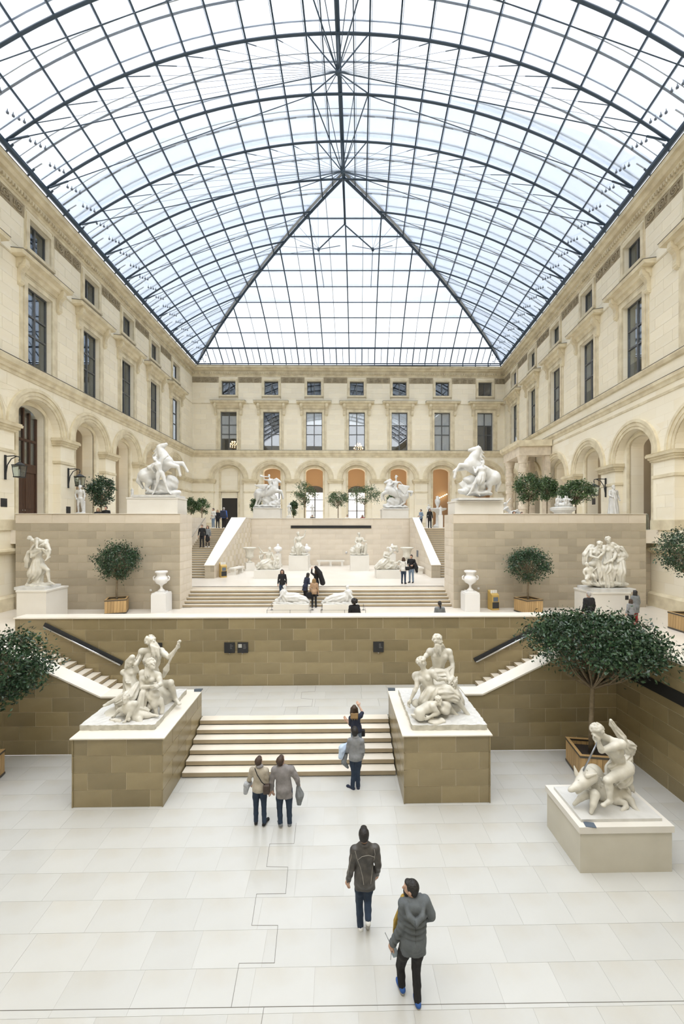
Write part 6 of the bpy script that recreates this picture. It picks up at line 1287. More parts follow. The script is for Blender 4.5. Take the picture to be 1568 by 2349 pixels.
t = Grp('reclining_group', 1167, 1180, Z4+.85, 27.0, 'marble reclining figure with raised arm beside the right horse tamer'); S = t.S
figure(S, .95, (.1, 0, .25), (-.25, 0, .6), (-.3, -.05, .8), side=(.2, -.9, .2), arms=(((-.1, .1, .9), (.1, .1, 1.15)), ((-.5, -.2, .4), (-.6, -.2, .15))), legs=(((.5, -.15, .4), (.8, -.15, .15), (.95, -.2, .1)), ((.5, .15, .3), (.85, .1, .15), (.95, .1, .1))), hair=30, fing=False); S.ell((.1, 0, .08), (.85, .35, .12), .07, None, .04); t.done(.035, M_marble2, cut=-.02); MB().box(-.85, 1.1, -.45, .45, -.85, 0).build('base_block', M_pedw, t.root)
x, y = AT(1003, 44.5); t = empty('basin_fountain', (x, y, Z4), 0, 'marble basin fountain with a vase in the sixth arch', 'fountain'); MB().lathe([(.001, 0), (.5, 0), (.45, .2), (.2, .4), (.18, 1.5), (.3, 1.7), (.95, 1.95), (1.0, 2.1), (.9, 2.1), (.15, 1.95), (.12, 2.3), (.28, 2.7), (.3, 3.0), (.15, 3.2), (.2, 3.4), (.001, 3.45)], 24).build('basin', M_marble2, t, smooth=True)
# ------------------------------------------------------------------ visitors
def cloth(name, c, r=0.85, b=0.35, bs=22, v=None): return mat(name, c, r, v or tuple(x*0.75 for x in c), 9, 0.0, b, bs)
M_skin = mat('skin', (0.52, 0.33, 0.24), 0.55); M_hairk = cloth('black_hair', (0.012, 0.010, 0.009), .5, .6, 60); M_hairb = cloth('brown_hair', (0.055, 0.030, 0.017), .5, .6, 60); M_hairl = cloth('blond_hair', (0.30, 0.19, 0.08), .5, .6, 60); M_hairg = cloth('grey_hair', (0.42, 0.40, 0.38), .6, .6, 60)
M_denim = cloth('dark_blue_denim', (0.022, 0.040, 0.075)); M_denim2 = cloth('faded_denim', (0.20, 0.27, 0.36)); M_blk = cloth('black_cloth', (0.012, 0.012, 0.014)); M_navy = cloth('navy_cloth', (0.020, 0.027, 0.055))
M_leather = cloth('worn_charcoal_leather', (0.045, 0.042, 0.040), .5, .4, 14, (0.085, 0.078, 0.07)); M_puffer = cloth('grey_padded_cloth', (0.12, 0.135, 0.145)); M_greyk = cloth('grey_knit', (0.26, 0.27, 0.285)); M_taupe = cloth('taupe_grey_cotton', (0.25, 0.235, 0.235)); M_beigek = cloth('beige_knit', (0.46, 0.41, 0.33))
M_whites = mat('white_leather', (0.72, 0.72, 0.70), 0.5); M_blues = mat('blue_canvas', (0.03, 0.10, 0.34), 0.8); M_sole = mat('grey_rubber', (0.36, 0.35, 0.33), 0.8); M_brown = cloth('brown_leather', (0.06, 0.04, 0.03), .5); M_tan = cloth('camel_wool', (0.46, 0.30, 0.18)); M_whitek = cloth('white_knit', (0.75, 0.73, 0.68)); M_red = cloth('dark_red_cloth', (0.30, 0.02, 0.025)); M_blue = cloth('bright_blue_cloth', (0.06, 0.14, 0.45)); M_lblue = cloth('pale_blue_cloth', (0.55, 0.66, 0.80), v=(0.40, 0.50, 0.66)); M_greyc = cloth('steel_grey_cloth', (0.20, 0.215, 0.225)); M_greylt = cloth('light_grey_cloth', (0.45, 0.47, 0.50)); M_mustard = cloth('mustard_scarf', (0.45, 0.30, 0.06)); M_paper = mat('printed_paper', (0.62, 0.68, 0.72), 0.6, (0.25, 0.38, 0.52), 12)
A_ = lambda v: np.asarray(v, float)
def canon(h, stride=0.0, arms=(None, None), fem=False, lean=0.0, sit=0.0):
    s = h/1.75; w = .165 if fem else .19
    J = dict(pel=(0, 0, .94), nck=(0, lean, 1.47), hd=(0, lean*1.3+.02, 1.63), shA=(-w, lean*.9, 1.41), shB=(w, lean*.9, 1.41),
             hpA=(-.085, 0, .91), hpB=(.085, 0, .91), knA=(-.10, stride*.5+.02, .50), knB=(.10, -stride*.5+.02, .50), anA=(-.11, stride, .085), anB=(.11, -stride, .085), toA=(-.13, stride+.17, .03), toB=(.13, -stride+.17, .03))
    dfl = {'down': ((.06, -.02, -.27), (.08, .06, -.52)), 'bent': ((.07, -.04, -.26), (-.03, .20, -.30)), 'phone': ((.06, .02, -.26), (-.10, .22, -.12)), 'up': ((.10, .12, .12), (-.02, .22, .34)), 'hip': ((.14, -.06, -.24), (.02, .04, -.42))}
    for n, e, a in (('A', -1, arms[0]), ('B', 1, arms[1])):
        a = dfl[a or 'down']; so = A_(J['sh'+n]); J['el'+n] = so+A_((e*a[0][0], a[0][1], a[0][2])); J['ha'+n] = so+A_((e*a[1][0], a[1][1], a[1][2]))
    if sit:
        for n, e in (('A', -1), ('B', 1)): J['kn'+n] = (e*.12, .44, .94-.02); J['an'+n] = (e*.12, .46, .94-.42); J['to'+n] = (e*.13, .62, .94-.47)
    return {k: A_(v)*s for k, v in J.items()}
def build_person(t, J, s, vox, top, bottom, shoes, hair, skin=None, fem=False, hface=None, hem=.10, puff=1.0, skirt=0.0, short=False, beard=None, fing=True, collar=None, palm=None, up=None, quilt=False):
    skin = skin or M_skin; J = {k: A_(v) for k, v in J.items()}
    sp = nrm(J['nck']-J['pel']); sd = nrm(J['shB']-J['shA']); sd = nrm(sd-sp*np.dot(sd, sp)); fw = np.cross(sp, sd); R = [sd, fw, sp]
    hf = A_(hface) if hface is not None else fw; L = np.linalg.norm(J['nck']-J['pel'])
    # body: one skin from crown to ankles
    S = SDF(); w = np.linalg.norm(J['shB']-J['shA'])/2
    S.ell(J['pel'], (.14*s, .10*s, .12*s), .06, R).ell(J['pel']+sp*L*.4, (.12*s, .09*s, .16*s), .06, R).ell(J['pel']+sp*L*.7, (.145*s, .10*s, .17*s), .06, R); S.cap(J['nck']-sp*.04*s, J['nck']+(J['hd']-J['nck'])*.7, .055*s, .05*s, .03)
    for n, e in (('A', -1), ('B', 1)):
        S.cap(J['nck']-sp*.05*s, J['sh'+n], .05*s, .05*s, .04); S.chain([J['sh'+n], J['el'+n], J['ha'+n]], [.046*s, .037*s, .026*s], .02)
        S.chain([J['hp'+n], J['kn'+n], J['an'+n]], [.08*s, .05*s, .035*s], .03)
        hand(S, J['el'+n], J['ha'+n], s, palm if palm is not None else -sd*e*.9+fw*.3, .45 if palm is None else .15, e, .0115 if vox < .014 else .014)
    head(S, J['hd'], s, hf, up if up is not None else (0, 0, 1)); S.build('body', skin, vox*.85, t)
    # hair
    H = SDF(); f = nrm(hf); u = nrm(A_(up if up is not None else (0, 0, 1))-f*np.dot(up if up is not None else (0, 0, 1), f)); wv = np.cross(u, f); c = J['hd']; RR = [wv, f, u]
    hm, style = hair
    H.ell(c+u*.030*s-f*.028*s, (.088*s, .098*s, .095*s), .02, RR); H.ell(c-u*.02*s-f*.058*s, (.078*s, .055*s, .075*s), .03, RR); H.ell(c+u*.076*s+f*.045*s, (.055*s, .045*s, .028*s), .02, RR)
    rs = random.Random(int(c[2]*1000))
    for i in range(26):
        a = rs.uniform(0, 6.28); b = rs.uniform(.15, 1); H.ell(c+(wv*math.cos(a)*.072*b+f*(math.sin(a)*.085*b-.03)+u*(.098-.045*b*b))*s, (.020*s,)*3, .010)
    if style in ('long', 'bob'):
        ln = .34 if style == 'long' else .17
        for k in range(7): a = (k-3)/3; p = c+(wv*a*.072-f*(.07-.05*abs(a)))*s; H.chain([p+u*.02*s, p-u*.12*s+wv*a*.015*s, p-u*ln*s+wv*a*.02*s-f*.01*s], [.045*s, .045*s, .018*s], .02)
    if style == 'pony': H.ell(c-f*.105*s+u*.02*s, .035*s, .02); H.chain([c-f*.10*s+u*.02*s, c-f*.15*s-u*.08*s, c-f*.12*s-u*.24*s], [.03*s, .036*s, .012*s], .02)
    if style == 'curly':
        for i in range(46): v = nrm((rs.gauss(0, 1), rs.gauss(0, 1), rs.gauss(.3, .8))); H.ell(c+(wv*v[0]*.12+f*(v[1]*.12-.05)+u*(v[2]*.12+.02))*s, (.04*s,)*3, .015)
    H.build('hair', hm, vox, t)
    if beard: B = SDF(); B.ell(c-u*.075*s+f*.045*s, (.058*s, .055*s, .045*s), .02, RR); B.cap(c-u*.055*s+f*.092*s-wv*.025*s, c-u*.055*s+f*.092*s+wv*.025*s, .010*s, None, .01); B.build('beard', beard, vox*.8, t)
    # upper garment: trunk cut straight at the hem, two sleeves
    T = SDF(); p = puff; ch = J['pel']+sp*L*.70; hz = J['pel']-sp*(hem*s); cz = float(hz[2])
    T.ell(ch, (w*.93*p, .122*s*p, .20*s), .06, R); T.ell(J['pel']+sp*L*.38, (.145*s*p*(.90 if fem else 1), .115*s*p, .17*s), .08, R)
    T.cap(J['shA']-sp*.005*s+sd*.012*s, J['shB']-sp*.005*s-sd*.012*s, .074*s*p, None, .06); T.ell(J['nck']-sp*.045*s, (.11*s, .095*s, .06*s), .04, R)
    for e in (-1, 1): T.cap(J['pel']+sp*.10*s+sd*e*.06*s, hz-sp*.12*s+sd*e*.066*s, .108*s*p, .116*s*p, .07, (5, .008*s, e))
    T.ell(J['pel']-fw*.03*s, (.165*s*p, .135*s*p, .15*s), .05, R)
    if collar == 'roll': T.ell(J['nck']+sp*.03*s, (.085*s, .085*s, .045*s), .02, R)
    if collar == 'hood': T.ell(J['nck']-fw*.09*s-sp*.07*s, (.11*s, .06*s, .09*s), .03, R); T.ell(J['nck']+sp*.0*s, (.105*s, .10*s, .045*s), .03, R)
    if quilt:
        for i in range(6): zc = J['pel']+sp*(L*(.66-.155*i)); T.ell(zc, (.172*s*p*(1.06 if i < 2 else 1.0), .142*s*p, .062*s), .012, R)
    T.hem(cz)
    for n in ('A', 'B'):
        a, b, c2 = J['sh'+n], J['el'+n], J['ha'+n]
        if short: T.cap(a, a+(b-a)*.8, .064*s*p, .058*s*p, .05)
        elif quilt:
            for i in range(8): f_ = i/7; m_ = a+(b-a)*min(1, f_*2) if f_ < .5 else b+(c2-b)*(f_*2-1)*.9; T.ell(m_, .066*s*p-.014*f_*s, .03)
        else: T.chain([a, a+(b-a)*.5, b], [.066*s*p, .060*s*p, .053*s*p], .05, (4, .006*s, 0)); T.chain([b, b+(c2-b)*.5, b+(c2-b)*.93], [.053*s*p, .048*s*p, .041*s*p], .03, (4, .007*s, 1))
    if collar == 'hood':
        hp_ = [J['nck']+v for v in (-sd*.10*s+fw*.06*s-sp*.01*s, -sd*.125*s-fw*.06*s-sp*.04*s, -sd*.09*s-fw*.15*s-sp*.12*s, -fw*.175*s-sp*.19*s, sd*.09*s-fw*.15*s-sp*.12*s, sd*.125*s-fw*.06*s-sp*.04*s, sd*.10*s+fw*.06*s-sp*.01*s)]; T.chain(hp_, [.03*s, .034*s, .038*s, .04*s, .038*s, .034*s, .03*s], .02)
    if collar == 'turn': T.ell(J['nck']-sp*.005*s-fw*.02*s, (.085*s, .075*s, .04*s), .02, R)
    co = T.build('coat' if hem > .12 else 'top', top, vox, t)
    # lower garment and shoes
    B = SDF(); B.ell(J['pel']-sp*.02*s, (.145*s, .105*s, .11*s), .05, R)
    if skirt: B.chain([J['pel'], J['pel']-np.array((0, 0, skirt*s))], [.15*s, .17*s], .04, (9, .012*s, 0))
    for n in ('A', 'B'):
        kn, an = J['kn'+n], J['an'+n]; hp = J['hp'+n]
        if not skirt: B.chain([hp, hp+(kn-hp)*.5, kn], [.095*s, .085*s, .064*s], .04, (5, .004*s, 0)); B.chain([kn, kn+(an-kn)*.55, an+(an-kn)*.02], [.062*s, .058*s, .052*s], .03, (5, .004*s, 2))
    B.build('skirt' if skirt else 'trousers', bottom, vox, t)
    if skirt:
        G2 = SDF()
        for n in ('A', 'B'): G2.chain([J['hp'+n], J['kn'+n], J['an'+n]], [.07*s, .052*s, .04*s], .02)
        G2.build('tights', M_blk, vox, t)
    for n in ('A', 'B'):
        an, to = J['an'+n], J['to'+n]; d = nrm(to-an); hl = an+np.array((0, 0, -.045*s))-nrm(d*A_((1, 1, 0)))*.035*s
        F = SDF(); F.cap(hl, an+np.array((0, 0, -.03*s)), .038*s, .045*s, .02).cap(hl, to, .038*s, .030*s, .03).ell(to-d*.03*s, (.046*s, .046*s, .034*s), .03); sh = F.build('shoe', shoes[0], vox*.8, t)
        if len(shoes) > 1:
            F = SDF(); dz = np.array((0, 0, -.022*s)); F.cap(hl+dz, to+dz, .040*s, .034*s, .02); F.build('sole', shoes[1], vox*.8, sh)
def person(px_, D, z, h, heading, label, top, bottom, shoes, hair, vox=.022, group=None, sit=0.0, stride=0.0, arms=(None, None), fem=False, lean=0.0, **k):
    x, y = AT(px_, D); t = empty('person', (x, y, z), heading, label, 'person', group); J = canon(h, stride, arms, fem, lean, sit)
    if sit: J = {a: v-np.array((0, 0, (.94-sit)*h/1.75)) for a, v in J.items()}
    build_person(t, J, h/1.75, vox, top, bottom, shoes, hair, fem=fem, **k); return t
class Pg:
    "person posed from places in the photograph"
    def __init__(s, px_, pyf, z, label, D=None):
        s.D = D or FPX*(CAMZ-z)/(pyf-HOR); x, y = AT(px_, s.D); s.o = np.array((x, y, z)); s.root = empty('person', (x, y, z), 0, label, 'person')
    def q(s, px_, py_, dd=0.0): D = s.D+dd; x, y = AT(px_, D); return np.array((x, y, ZAT(py_, D)))-s.o
def thing_sdf(name, S, m, vox, label, cat, o):
    t = S.build(name, m, vox); t.location = o; return tag(t, label, cat)

# man in worn leather jacket, walking away
P = Pg(834, 2128, 0, 'young man in a worn charcoal leather jacket and dark jeans walking away'); q = P.q
J = dict(hd=q(834, 1913), nck=q(835, 1934), shA=q(812, 1950), shB=q(861, 1947), elA=q(806, 1990, -.03), haA=q(798, 2020, .04), elB=q(867, 1984, -.05), haB=q(863, 2006, .06), pel=q(836, 2010), hpA=q(826, 2014), hpB=q(845, 2014),
         knA=q(824, 2066, .06), anA=q(826, 2121, .0), toA=q(818, 2112, .28), knB=q(843, 2064, -.02), anB=q(844, 2106, -.18), toB=q(843, 2126, .05))
build_person(P.root, J, 1.03, .0105, M_leather, M_denim, (M_whites, M_sole), (M_hairk, 'short'), hface=(.05, 1, .1), hem=.17, puff=1.04, fing=True, collar='turn')
M_thread = mat('pale_stitching', (0.42, 0.40, 0.36), .8)
def ontoback(pts, off):  # seam tube lying on the coat's back
    return [Vector(p)+Vector((0, off, 0)) for p in pts]
coat = [c for c in P.root.children if c.name.startswith('coat')][0]
def seam(parent, root, path, r=.0032):
    "stitched seam pressed onto the garment: project the drawn line along the view onto the mesh"
    dg = bpy.context.evaluated_depsgraph_get(); from mathutils.bvhtree import BVHTree
    bv = BVHTree.FromPolygons([v.co for v in parent.data.vertices], [p.vertices[:] for p in parent.data.polygons]); out = []
    for px_, py_ in path:
        o = Vector((0, 0, CAMZ))-Vector(root.o); d = (Vector(root.q(px_, py_))-o).normalized(); hit = bv.ray_cast(o, d)
        if hit[0]: out.append(hit[0]-d*.002)
    if len(out) > 1: MB().tube(out, r, 5).build('seam', M_thread, parent)
def interp(P_, n=5):
    o = []
    for a, b in zip(P_[:-1], P_[1:]): o += [(a[0]+(b[0]-a[0])*i/n, a[1]+(b[1]-a[1])*i/n) for i in range(n)]
    return o+[P_[-1]]
for path in (((814, 1952), (818, 1968), (826, 1990), (831, 2010), (834, 2030)), ((858, 1948), (860, 1960), (857, 1975), (853, 2000), (850, 2028)), ((821, 1972), (830, 1965), (845, 1962), (858, 1966)), ((806, 1960), (801, 1985), (797, 2008))): seam(coat, P, interp(path))

# man in grey hooded puffer with leaflets
P = Pg(948, 2300, 0, 'bearded man in a grey hooded padded jacket turning his head left while walking', D=5.98); q = P.q
J = dict(hd=q(941, 2037, .03), nck=q(949, 2060), shA=q(924, 2073), shB=q(975, 2067), elA=q(921, 2126, -.05), haA=q(899, 2166, .08), elB=q(990, 2100, -.03), haB=q(978, 2104, .25), pel=q(947, 2150), hpA=q(934, 2154), hpB=q(959, 2154),
         knA=q(918, 2214, .16), anA=q(921, 2257, .10), toA=q(906, 2241, .35), knB=q(954, 2220, .02), anB=q(957, 2291, -.06), toB=q(945, 2272, .17))
build_person(P.root, J, 1.03, .0105, M_puffer, M_blk, (M_blues, M_sole), (M_hairk, 'short'), hface=(-.93, .35, .05), hem=.17, puff=1.10, beard=M_hairk, collar='hood', quilt=True)
coat = [c for c in P.root.children if c.name.startswith('coat')][0]
M_thread2 = mat('dark_quilt_seam', (0.05, 0.055, 0.06), .9); M_thread, _keep = M_thread2, M_thread
for path in (((951, 2112), (953, 2135), (953, 2165)),): seam(coat, P, interp(path), .003)
M_thread = _keep
S = SDF(); S.chain([q(925, 2060, .05), q(921, 2078, .12), q(908, 2115, .2), q(903, 2140, .22)], [.05, .045, .04, .02], .02, (4, .008, 0)); sc_ = S.build('scarf', M_mustard, .012, P.root)
hl_ = Vector(P.o)+Vector(q(898, 2172, .1))
lf = MB().add([(-.05, 0, -.0), (.05, .02, .01), (.13, .05, -.19), (.03, .03, -.20), (-.05, .004, -.0), (.05, .024, .01), (.13, .054, -.19), (.03, .034, -.20)], [(0, 1, 2, 3), (7, 6, 5, 4), (0, 4, 5, 1), (1, 5, 6, 2), (2, 6, 7, 3), (3, 7, 4, 0)]).build('folded_leaflet', M_paper); lf.location = hl_; tag(lf, 'folded printed leaflet in the hand of the man in grey', 'leaflet')
st = MB().tube([hl_+Vector((-.10, .02, .20)), hl_, hl_+Vector((-.02, -.02, -.17))], .006, 6).build('sunglasses', M_greylt); tag(st, 'thin grey sunglasses dangling from the hand of the man in grey', 'sunglasses')

# couple looking up
P = Pg(596, 1890, 0, 'woman in beige sweater and jeans with a crossbody bag looking up'); q = P.q
J = dict(hd=q(594, 1745, .03), nck=q(595, 1760), shA=q(578, 1766), shB=q(610, 1768), elA=q(571, 1788, .05), haA=q(574, 1797, .22), elB=q(615, 1796), haB=q(619, 1814, .03), pel=q(595, 1806), hpA=q(587, 1809), hpB=q(603, 1809), knA=q(587, 1846, .03), anA=q(587, 1882), toA=q(588, 1876, .2), knB=q(605, 1846, .02), anB=q(606, 1885, -.05), toB=q(615, 1878, .14))
build_person(P.root, J, .95, .0125, M_beigek, M_denim, (M_blk, M_sole), (M_hairb, 'short'), fem=True, hface=(.35, .85, .45), up=(-.1, -.45, 1), collar='roll', hem=.06)
S = SDF(); S.ell(q(595, 1757, -.02), (.085, .08, .045), .02); S.build('scarf', M_taupe, .012, P.root)
S = SDF(); S.chain([q(573, 1797, .15), q(566, 1800, .02), q(563, 1818, .0)], [.06, .07, .045], .04, (6, .012, 0)); thing_sdf('grey_jacket', S, M_greylt, .014, 'light grey jacket over the arm of the woman in beige', 'jacket', P.o)
bag = empty('crossbody_bag', P.o, 0, 'brown leather crossbody bag of the woman in beige', 'bag')
S = SDF(); S.box(q(611, 1810, -.16), (.055, .035, .085), .02); S.build('pouch', M_brown, .012, bag); MB().tube([Vector(q(584, 1762, -.10)), Vector(q(590, 1778, -.165)), Vector(q(600, 1794, -.17)), Vector(q(610, 1803, -.17))], .011, 5).build('strap', M_blk, bag)
P = Pg(653, 1893, 0, 'man in a loose taupe shirt and jeans looking up beside the woman in beige'); q = P.q
J = dict(hd=q(644, 1744, .03), nck=q(647, 1759), shA=q(629, 1766), shB=q(668, 1764), elA=q(623, 1793), haA=q(624, 1811, .03), elB=q(681, 1787), haB=q(684, 1799, .08), pel=q(651, 1806), hpA=q(642, 1810), hpB=q(661, 1810), knA=q(641, 1852, .03), anA=q(643, 1886, -.04), toA=q(637, 1886, .16), knB=q(663, 1852, .03), anB=q(664, 1886, .02), toB=q(665, 1880, .2))
build_person(P.root, J, 1.03, .0125, M_taupe, M_denim, (M_greyc, M_sole), (M_hairb, 'short'), hface=(.4, .8, .45), up=(-.1, -.45, 1), hem=.20, puff=1.08)
S = SDF(); S.chain([q(684, 1806, .06), q(687, 1824, .03), q(686, 1842, .0)], [.05, .09, .05], .05, (6, .015, 0)); thing_sdf('grey_jacket', S, M_greyc, .014, 'folded steel grey jacket hanging from the hand of the man in taupe', 'jacket', P.o)
# man in grey sweater, woman with raised hands
P = Pg(814, 1809, 0, 'man in a grey sweater and dark jeans standing at the foot of the steps'); q = P.q
J = dict(hd=q(813, 1677, .02), nck=q(815, 1692), shA=q(802, 1699), shB=q(829, 1700), elA=q(797, 1722, .06), haA=q(793, 1728, .26), elB=q(832, 1723), haB=q(829, 1738, .08), pel=q(815, 1734), hpA=q(808, 1738), hpB=q(822, 1738), knA=q(811, 1771, .03), anA=q(808, 1804), toA=q(796, 1803, .1), knB=q(820, 1771, .03), anB=q(821, 1802, .03), toB=q(820, 1797, .22))
build_person(P.root, J, 1.03, .0135, M_greyk, M_denim, (M_navy, M_sole), (M_hairk, 'short'), hface=(0, 1, .2), collar='roll', hem=.08)
S = SDF(); S.chain([q(796, 1710, .12), q(786, 1717, .1), q(781, 1736, .05)], [.07, .10, .06], .05, (6, .014, 0)); thing_sdf('blue_jacket', S, M_lblue, .014, 'pale blue jacket over the arm of the man in the grey sweater', 'jacket', P.o)
S = SDF(); S.chain([q(792, 1732, .1), q(788, 1748, .05), q(797, 1760, .05)], [.06, .065, .03], .04, (6, .012, 0)); thing_sdf('dark_jacket', S, M_greyc, .014, 'dark grey jacket hanging below the pale blue one', 'jacket', P.o)
P = Pg(815, 1700, .29, 'woman in a navy top with long ombre hair raising both hands on the steps', D=11.68); q = P.q; s_ = .93
J = dict(hd=q(812, 1626), nck=q(814, 1639), shA=q(804, 1647), shB=q(827, 1642), elA=q(803, 1664, .05), haA=q(795, 1653, .15), elB=q(831, 1634, .06), haB=q(823, 1619, .18), pel=q(817, 1674), hpA=q(811, 1677), hpB=q(823, 1677), knA=q(811, 1708, .02), anA=q(810, 1737), toA=q(809, 1734, .15), knB=q(823, 1708, .02), anB=q(824, 1737), toB=q(825, 1734, .15))
build_person(P.root, J, s_, .012, M_navy, M_denim2, (M_blk, M_sole), (M_hairb, 'long'), fem=True, hface=(.1, 1, .1), hem=.05, short=True, palm=(0, 1, 0))
S = SDF()
for k in range(6): S.chain([q(806+k*2.6, 1638, -.085), q(805.5+k*2.6, 1647, -.115), q(805+k*2.7, 1650+3*(k % 2), -.10)], [.03, .028, .006], .02)
S.build('hair_tips', M_hairl, .012, P.root)
S = SDF(); S.box(q(831, 1681, .02), (.05, .04, .07), .02); bg = thing_sdf('shoulder_bag', S, M_blk, .013, 'small black bag at the hip of the woman raising her hands', 'bag', P.o)

# visitors on the terraces
PI = math.pi
person(647, 22.75, 2.84, 1.66, PI, 'woman with long brown hair facing the viewer on the terrace steps', M_blk, M_denim, (M_blk,), (M_hairb, 'long'), fem=True)
person(700, 22.4, 2.70, 1.64, -.9, 'woman in a dark coat with long hair bending towards her friends', M_navy, M_blk, (M_blk,), (M_hairk, 'long'), fem=True, lean=.14, hem=.22, arms=('bent', 'bent'))
person(720, 21.8, 2.55, 1.58, 0, 'woman in a camel coat and black trousers seen from behind', M_tan, M_blk, (M_blk,), (M_hairl, 'long'), fem=True, hem=.14)
x, y = AT(709, 21.75); S = SDF(); S.box((0, 0, .66), (.10, .05, .13), .04); S.cap((-.06, 0, .8), (.06, 0, .8), .02); S.cap((-.06, 0, .8), (-.03, 0, .98), .012); S.cap((.06, 0, .8), (.03, 0, .98), .012); thing_sdf('handbag', S, M_blk, .02, 'black handbag beside the woman in the camel coat', 'bag', (x, y, Z2))
person(725, 22.75, 2.85, 1.68, .8, 'woman lifting a black coat over her head behind the camel coat', M_blk, M_blk, (M_whites,), (M_hairb, 'long'), fem=True, arms=('up', 'up'))
S = SDF(); S.chain([(0, 0, 1.78), (.22, 0, 1.45), (.38, 0, .92)], [.09, .13, .14], .06, (7, .02, 0)); x, y = AT(724, 22.6); thing_sdf('held_coat', S, M_blk, .025, 'black coat being swung on by the woman with raised arms', 'coat', (x, y, 2.85))
person(812, 16.75, Z2, 1.66, 0.3, 'seated woman with curly dark hair in a black coat behind the parapet', M_blk, M_blk, (M_blk,), (M_hairk, 'curly'), fem=True, sit=.66, puff=1.25)
person(1008, 16.75, Z2, 1.62, 0, 'seated woman with a dark ponytail in a grey vest behind the parapet', M_greyc, M_blk, (M_blk,), (M_hairk, 'pony'), fem=True, sit=.60, short=True)
for px_, lab in ((812, 'left'), (1008, 'right')):
    x, y = AT(px_, 16.85); b = empty('stone_bench', (x, y, Z2), 0, 'low stone seat behind the parapet under the %s seated woman' % lab, 'bench'); MB().box(-.5, .5, -.22, .22, .42, .50).build('seat', M_pedw, b)
    for s_ in (-1, 1): MB().box(s_*.35-.08, s_*.35+.08, -.18, .18, 0, .42).build('leg', M_pedw, b)
person(925, 24.6, Z3, 1.62, -.5, 'woman in a white sweater and jeans with a shoulder bag in the niche', M_whitek, M_denim, (M_blk,), (M_hairb, 'bob'), fem=True, arms=(None, 'bent'), vox=.025)
person(943, 25.1, Z3, 1.74, 2.6, 'man in a black shirt and pale jeans holding a jacket in the niche', M_blk, M_denim2, (M_blk,), (M_hairk, 'short'), arms=('bent', 'bent'), vox=.025)
x, y = AT(952, 24.9); S = SDF(); S.chain([(0, 0, 1.2), (.06, 0, .95), (.1, 0, .7)], [.08, .12, .06], .05, (5, .02, 0)); thing_sdf('dark_jacket', S, M_blk, .03, 'black jacket over the arm of the man in pale jeans', 'jacket', (x, y, Z3))
x, y = AT(934, 24.45); S = SDF(); S.box((0, 0, .95), (.10, .05, .08), .03); S.cap((0, 0, 1.0), (-.18, .0, 1.42), .015); thing_sdf('shoulder_bag', S, M_blk, .025, 'black shoulder bag of the woman in the white sweater', 'bag', (x, y, Z3))
zs_ = lambda yy: Z3+math.floor((yy-27.4)/.3+1)*(Z4-Z3)/23
for px_, D, h, lab, top, bot, sh, hr, kw in ((463, 30.9, 1.74, 'man in dark sweater and trousers coming down the left upper flight', M_blk, M_blk, (M_blk,), (M_hairb, 'short'), dict()), (476, 31.0, 1.66, 'woman in grey jacket and black skirt coming down the left upper flight', M_greyc, M_blk, (M_whites,), (M_hairb, 'bob'), dict(fem=True, skirt=.35))):
    yy = AT(px_, D)[1]; person(px_, D, zs_(yy), h, PI, lab, top, bot, sh, hr, vox=.028, **kw)
person(489, 35.0, Z4, 1.72, PI*.8, 'man in a white shirt and pale jeans at the top of the left flight', M_whitek, M_denim2, (M_whites,), (M_hairk, 'short'), vox=.03, arms=('bent', None)); person(499, 35.2, Z4, 1.60, PI*1.2, 'woman in black beside the man in white at the top of the left flight', M_blk, M_blk, (M_blk,), (M_hairl, 'bob'), vox=.03, fem=True)
person(513, 34.6, Z4, 1.78, 0, 'grey haired man in a blue shirt walking away at the top of the left flight', M_blue, M_blk, (M_blk,), (M_hairg, 'short'), vox=.03)
x, y = AT(513, 34.6); S = SDF(); S.box((0, -.24, 1.2), (.17, .09, .24), .06); thing_sdf('backpack', S, M_navy, .03, 'dark backpack of the man in the blue shirt', 'backpack', (x, y, Z4))
person(985, 34.8, Z4, 1.68, PI, 'woman in black with a white scarf at the top of the right flight', M_blk, M_blk, (M_blk,), (M_hairk, 'long'), vox=.03, fem=True); person(965, 36.9, Z4, 1.7, 2.0, 'man in a blue checked shirt leaning on the niche parapet', M_denim2, M_navy, (M_blk,), (M_hairk, 'short'), vox=.03, arms=('bent', 'bent'))
for px_, lab, tp, hr in ((716, 'left', M_blk, (M_hairk, 'short')), (796, 'middle', M_whitek, (M_hairk, 'short')), (831, 'right', M_red, (M_hairk, 'bob'))): person(px_, 37.2, Z4, 1.55, PI, 'head of the %s one of three people sitting behind the niche parapet' % lab, tp, M_blk, (M_blk,), hr, vox=.032, sit=.55)
person(1178, 26.0, Z4, 1.6, PI, 'seated person in red at the foot of the reclining group', M_red, M_blk, (M_blk,), (M_hairb, 'bob'), vox=.03, sit=.47); person(1196, 26.2, Z4, 1.6, PI, 'seated person in bright blue left of the round tree', M_blue, M_blk, (M_blk,), (M_hairb, 'short'), vox=.03, sit=.42)
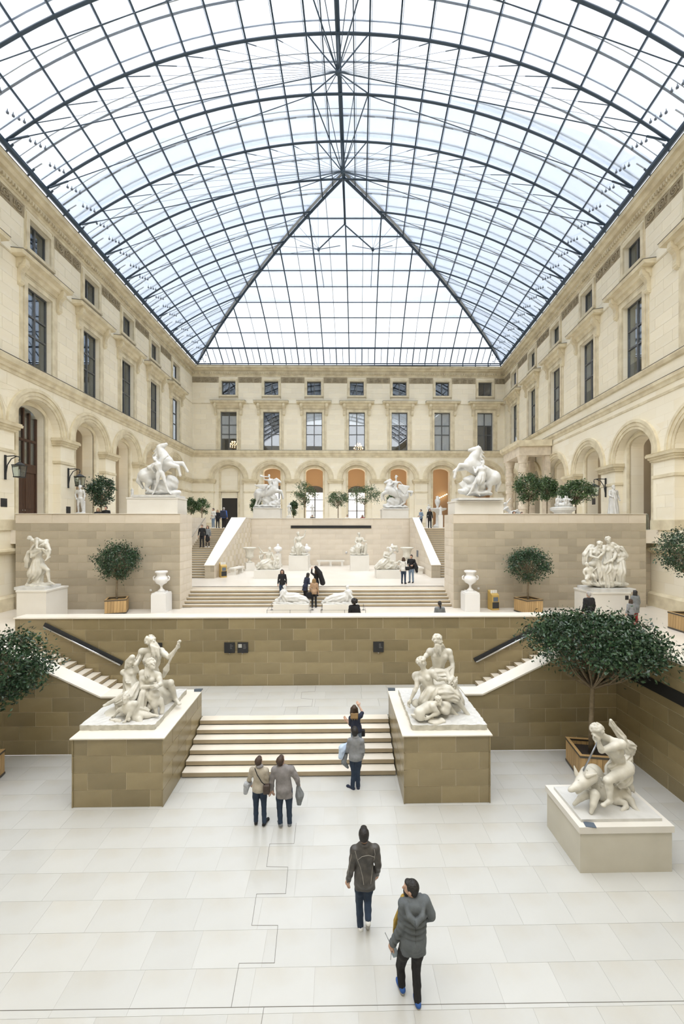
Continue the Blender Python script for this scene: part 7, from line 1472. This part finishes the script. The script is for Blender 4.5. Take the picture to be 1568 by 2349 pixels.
person(225, 24.6, Z4, 1.62, PI, 'left one of two people in black sitting under the left terrace tree', M_blk, M_blk, (M_blk,), (M_hairl, 'bob'), vox=.028, sit=.62); person(243, 24.6, Z4, 1.70, PI, 'right one of two people in black sitting under the left terrace tree', M_blk, M_blk, (M_blk,), (M_hairk, 'short'), vox=.028, sit=.66)
person(1350, 16.8, Z2, 1.68, .2, 'grey haired man in a black jacket seen from behind below the three women', M_blk, M_beigek, (M_blk,), (M_hairg, 'short'), vox=.02, puff=1.15); person(1456, 17.9, Z2, 1.57, .25, 'woman in a long charcoal coat and red trousers before the right pedestal', M_greyc, M_red, (M_red,), (M_hairk, 'bob'), vox=.02, fem=True, hem=.30, puff=1.12); person(1446, 17.3, Z2, 1.30, .1, 'girl in a grey hooded vest beside the woman in red trousers', M_greyk, M_blk, (M_blk,), (M_hairb, 'long'), vox=.02, fem=True)
x, y = AT(1434, 17.1); b = MB().box(-.12, .12, -.03, .03, .42, .74).build('paper_bag', M_whites, None, M=Matrix.Translation((x, y, Z2-.20))); tag(b, 'white paper carrier bag held by the girl', 'bag'); MB().tube([(-.06, 0, .74), (-.05, 0, .86), (.05, 0, .86), (.06, 0, .74)], .006, 4).build('cord_handle', M_blk, b); MB().lathe([(.001, 0), (.05, 0), (.05, .003), (.001, .003)], 12).build('printed_logo', M_blk, b, M=Matrix.Translation((0, -.031, .58)) @ Matrix.Rotation(math.pi/2, 4, 'X'))

for px_, D, w_, lab in ((234, 24.6, 1.4, 'stone bench under the two people in black on the left terrace'), (1187, 26.1, 1.4, 'stone bench under the people in red and blue on the right terrace')):
    x, y = AT(px_, D); b = empty('stone_bench', (x, y+.02, Z4), 0, lab, 'bench'); hgt = .50 if px_ < 500 else .33
    MB().box(-w_/2, w_/2, -.2, .2, hgt-.1, hgt).build('seat', M_pedw, b)
    for s_ in (-1, 1): MB().box(s_*(w_/2-.2)-.09, s_*(w_/2-.2)+.09, -.17, .17, 0, hgt-.1).build('leg', M_pedw, b)
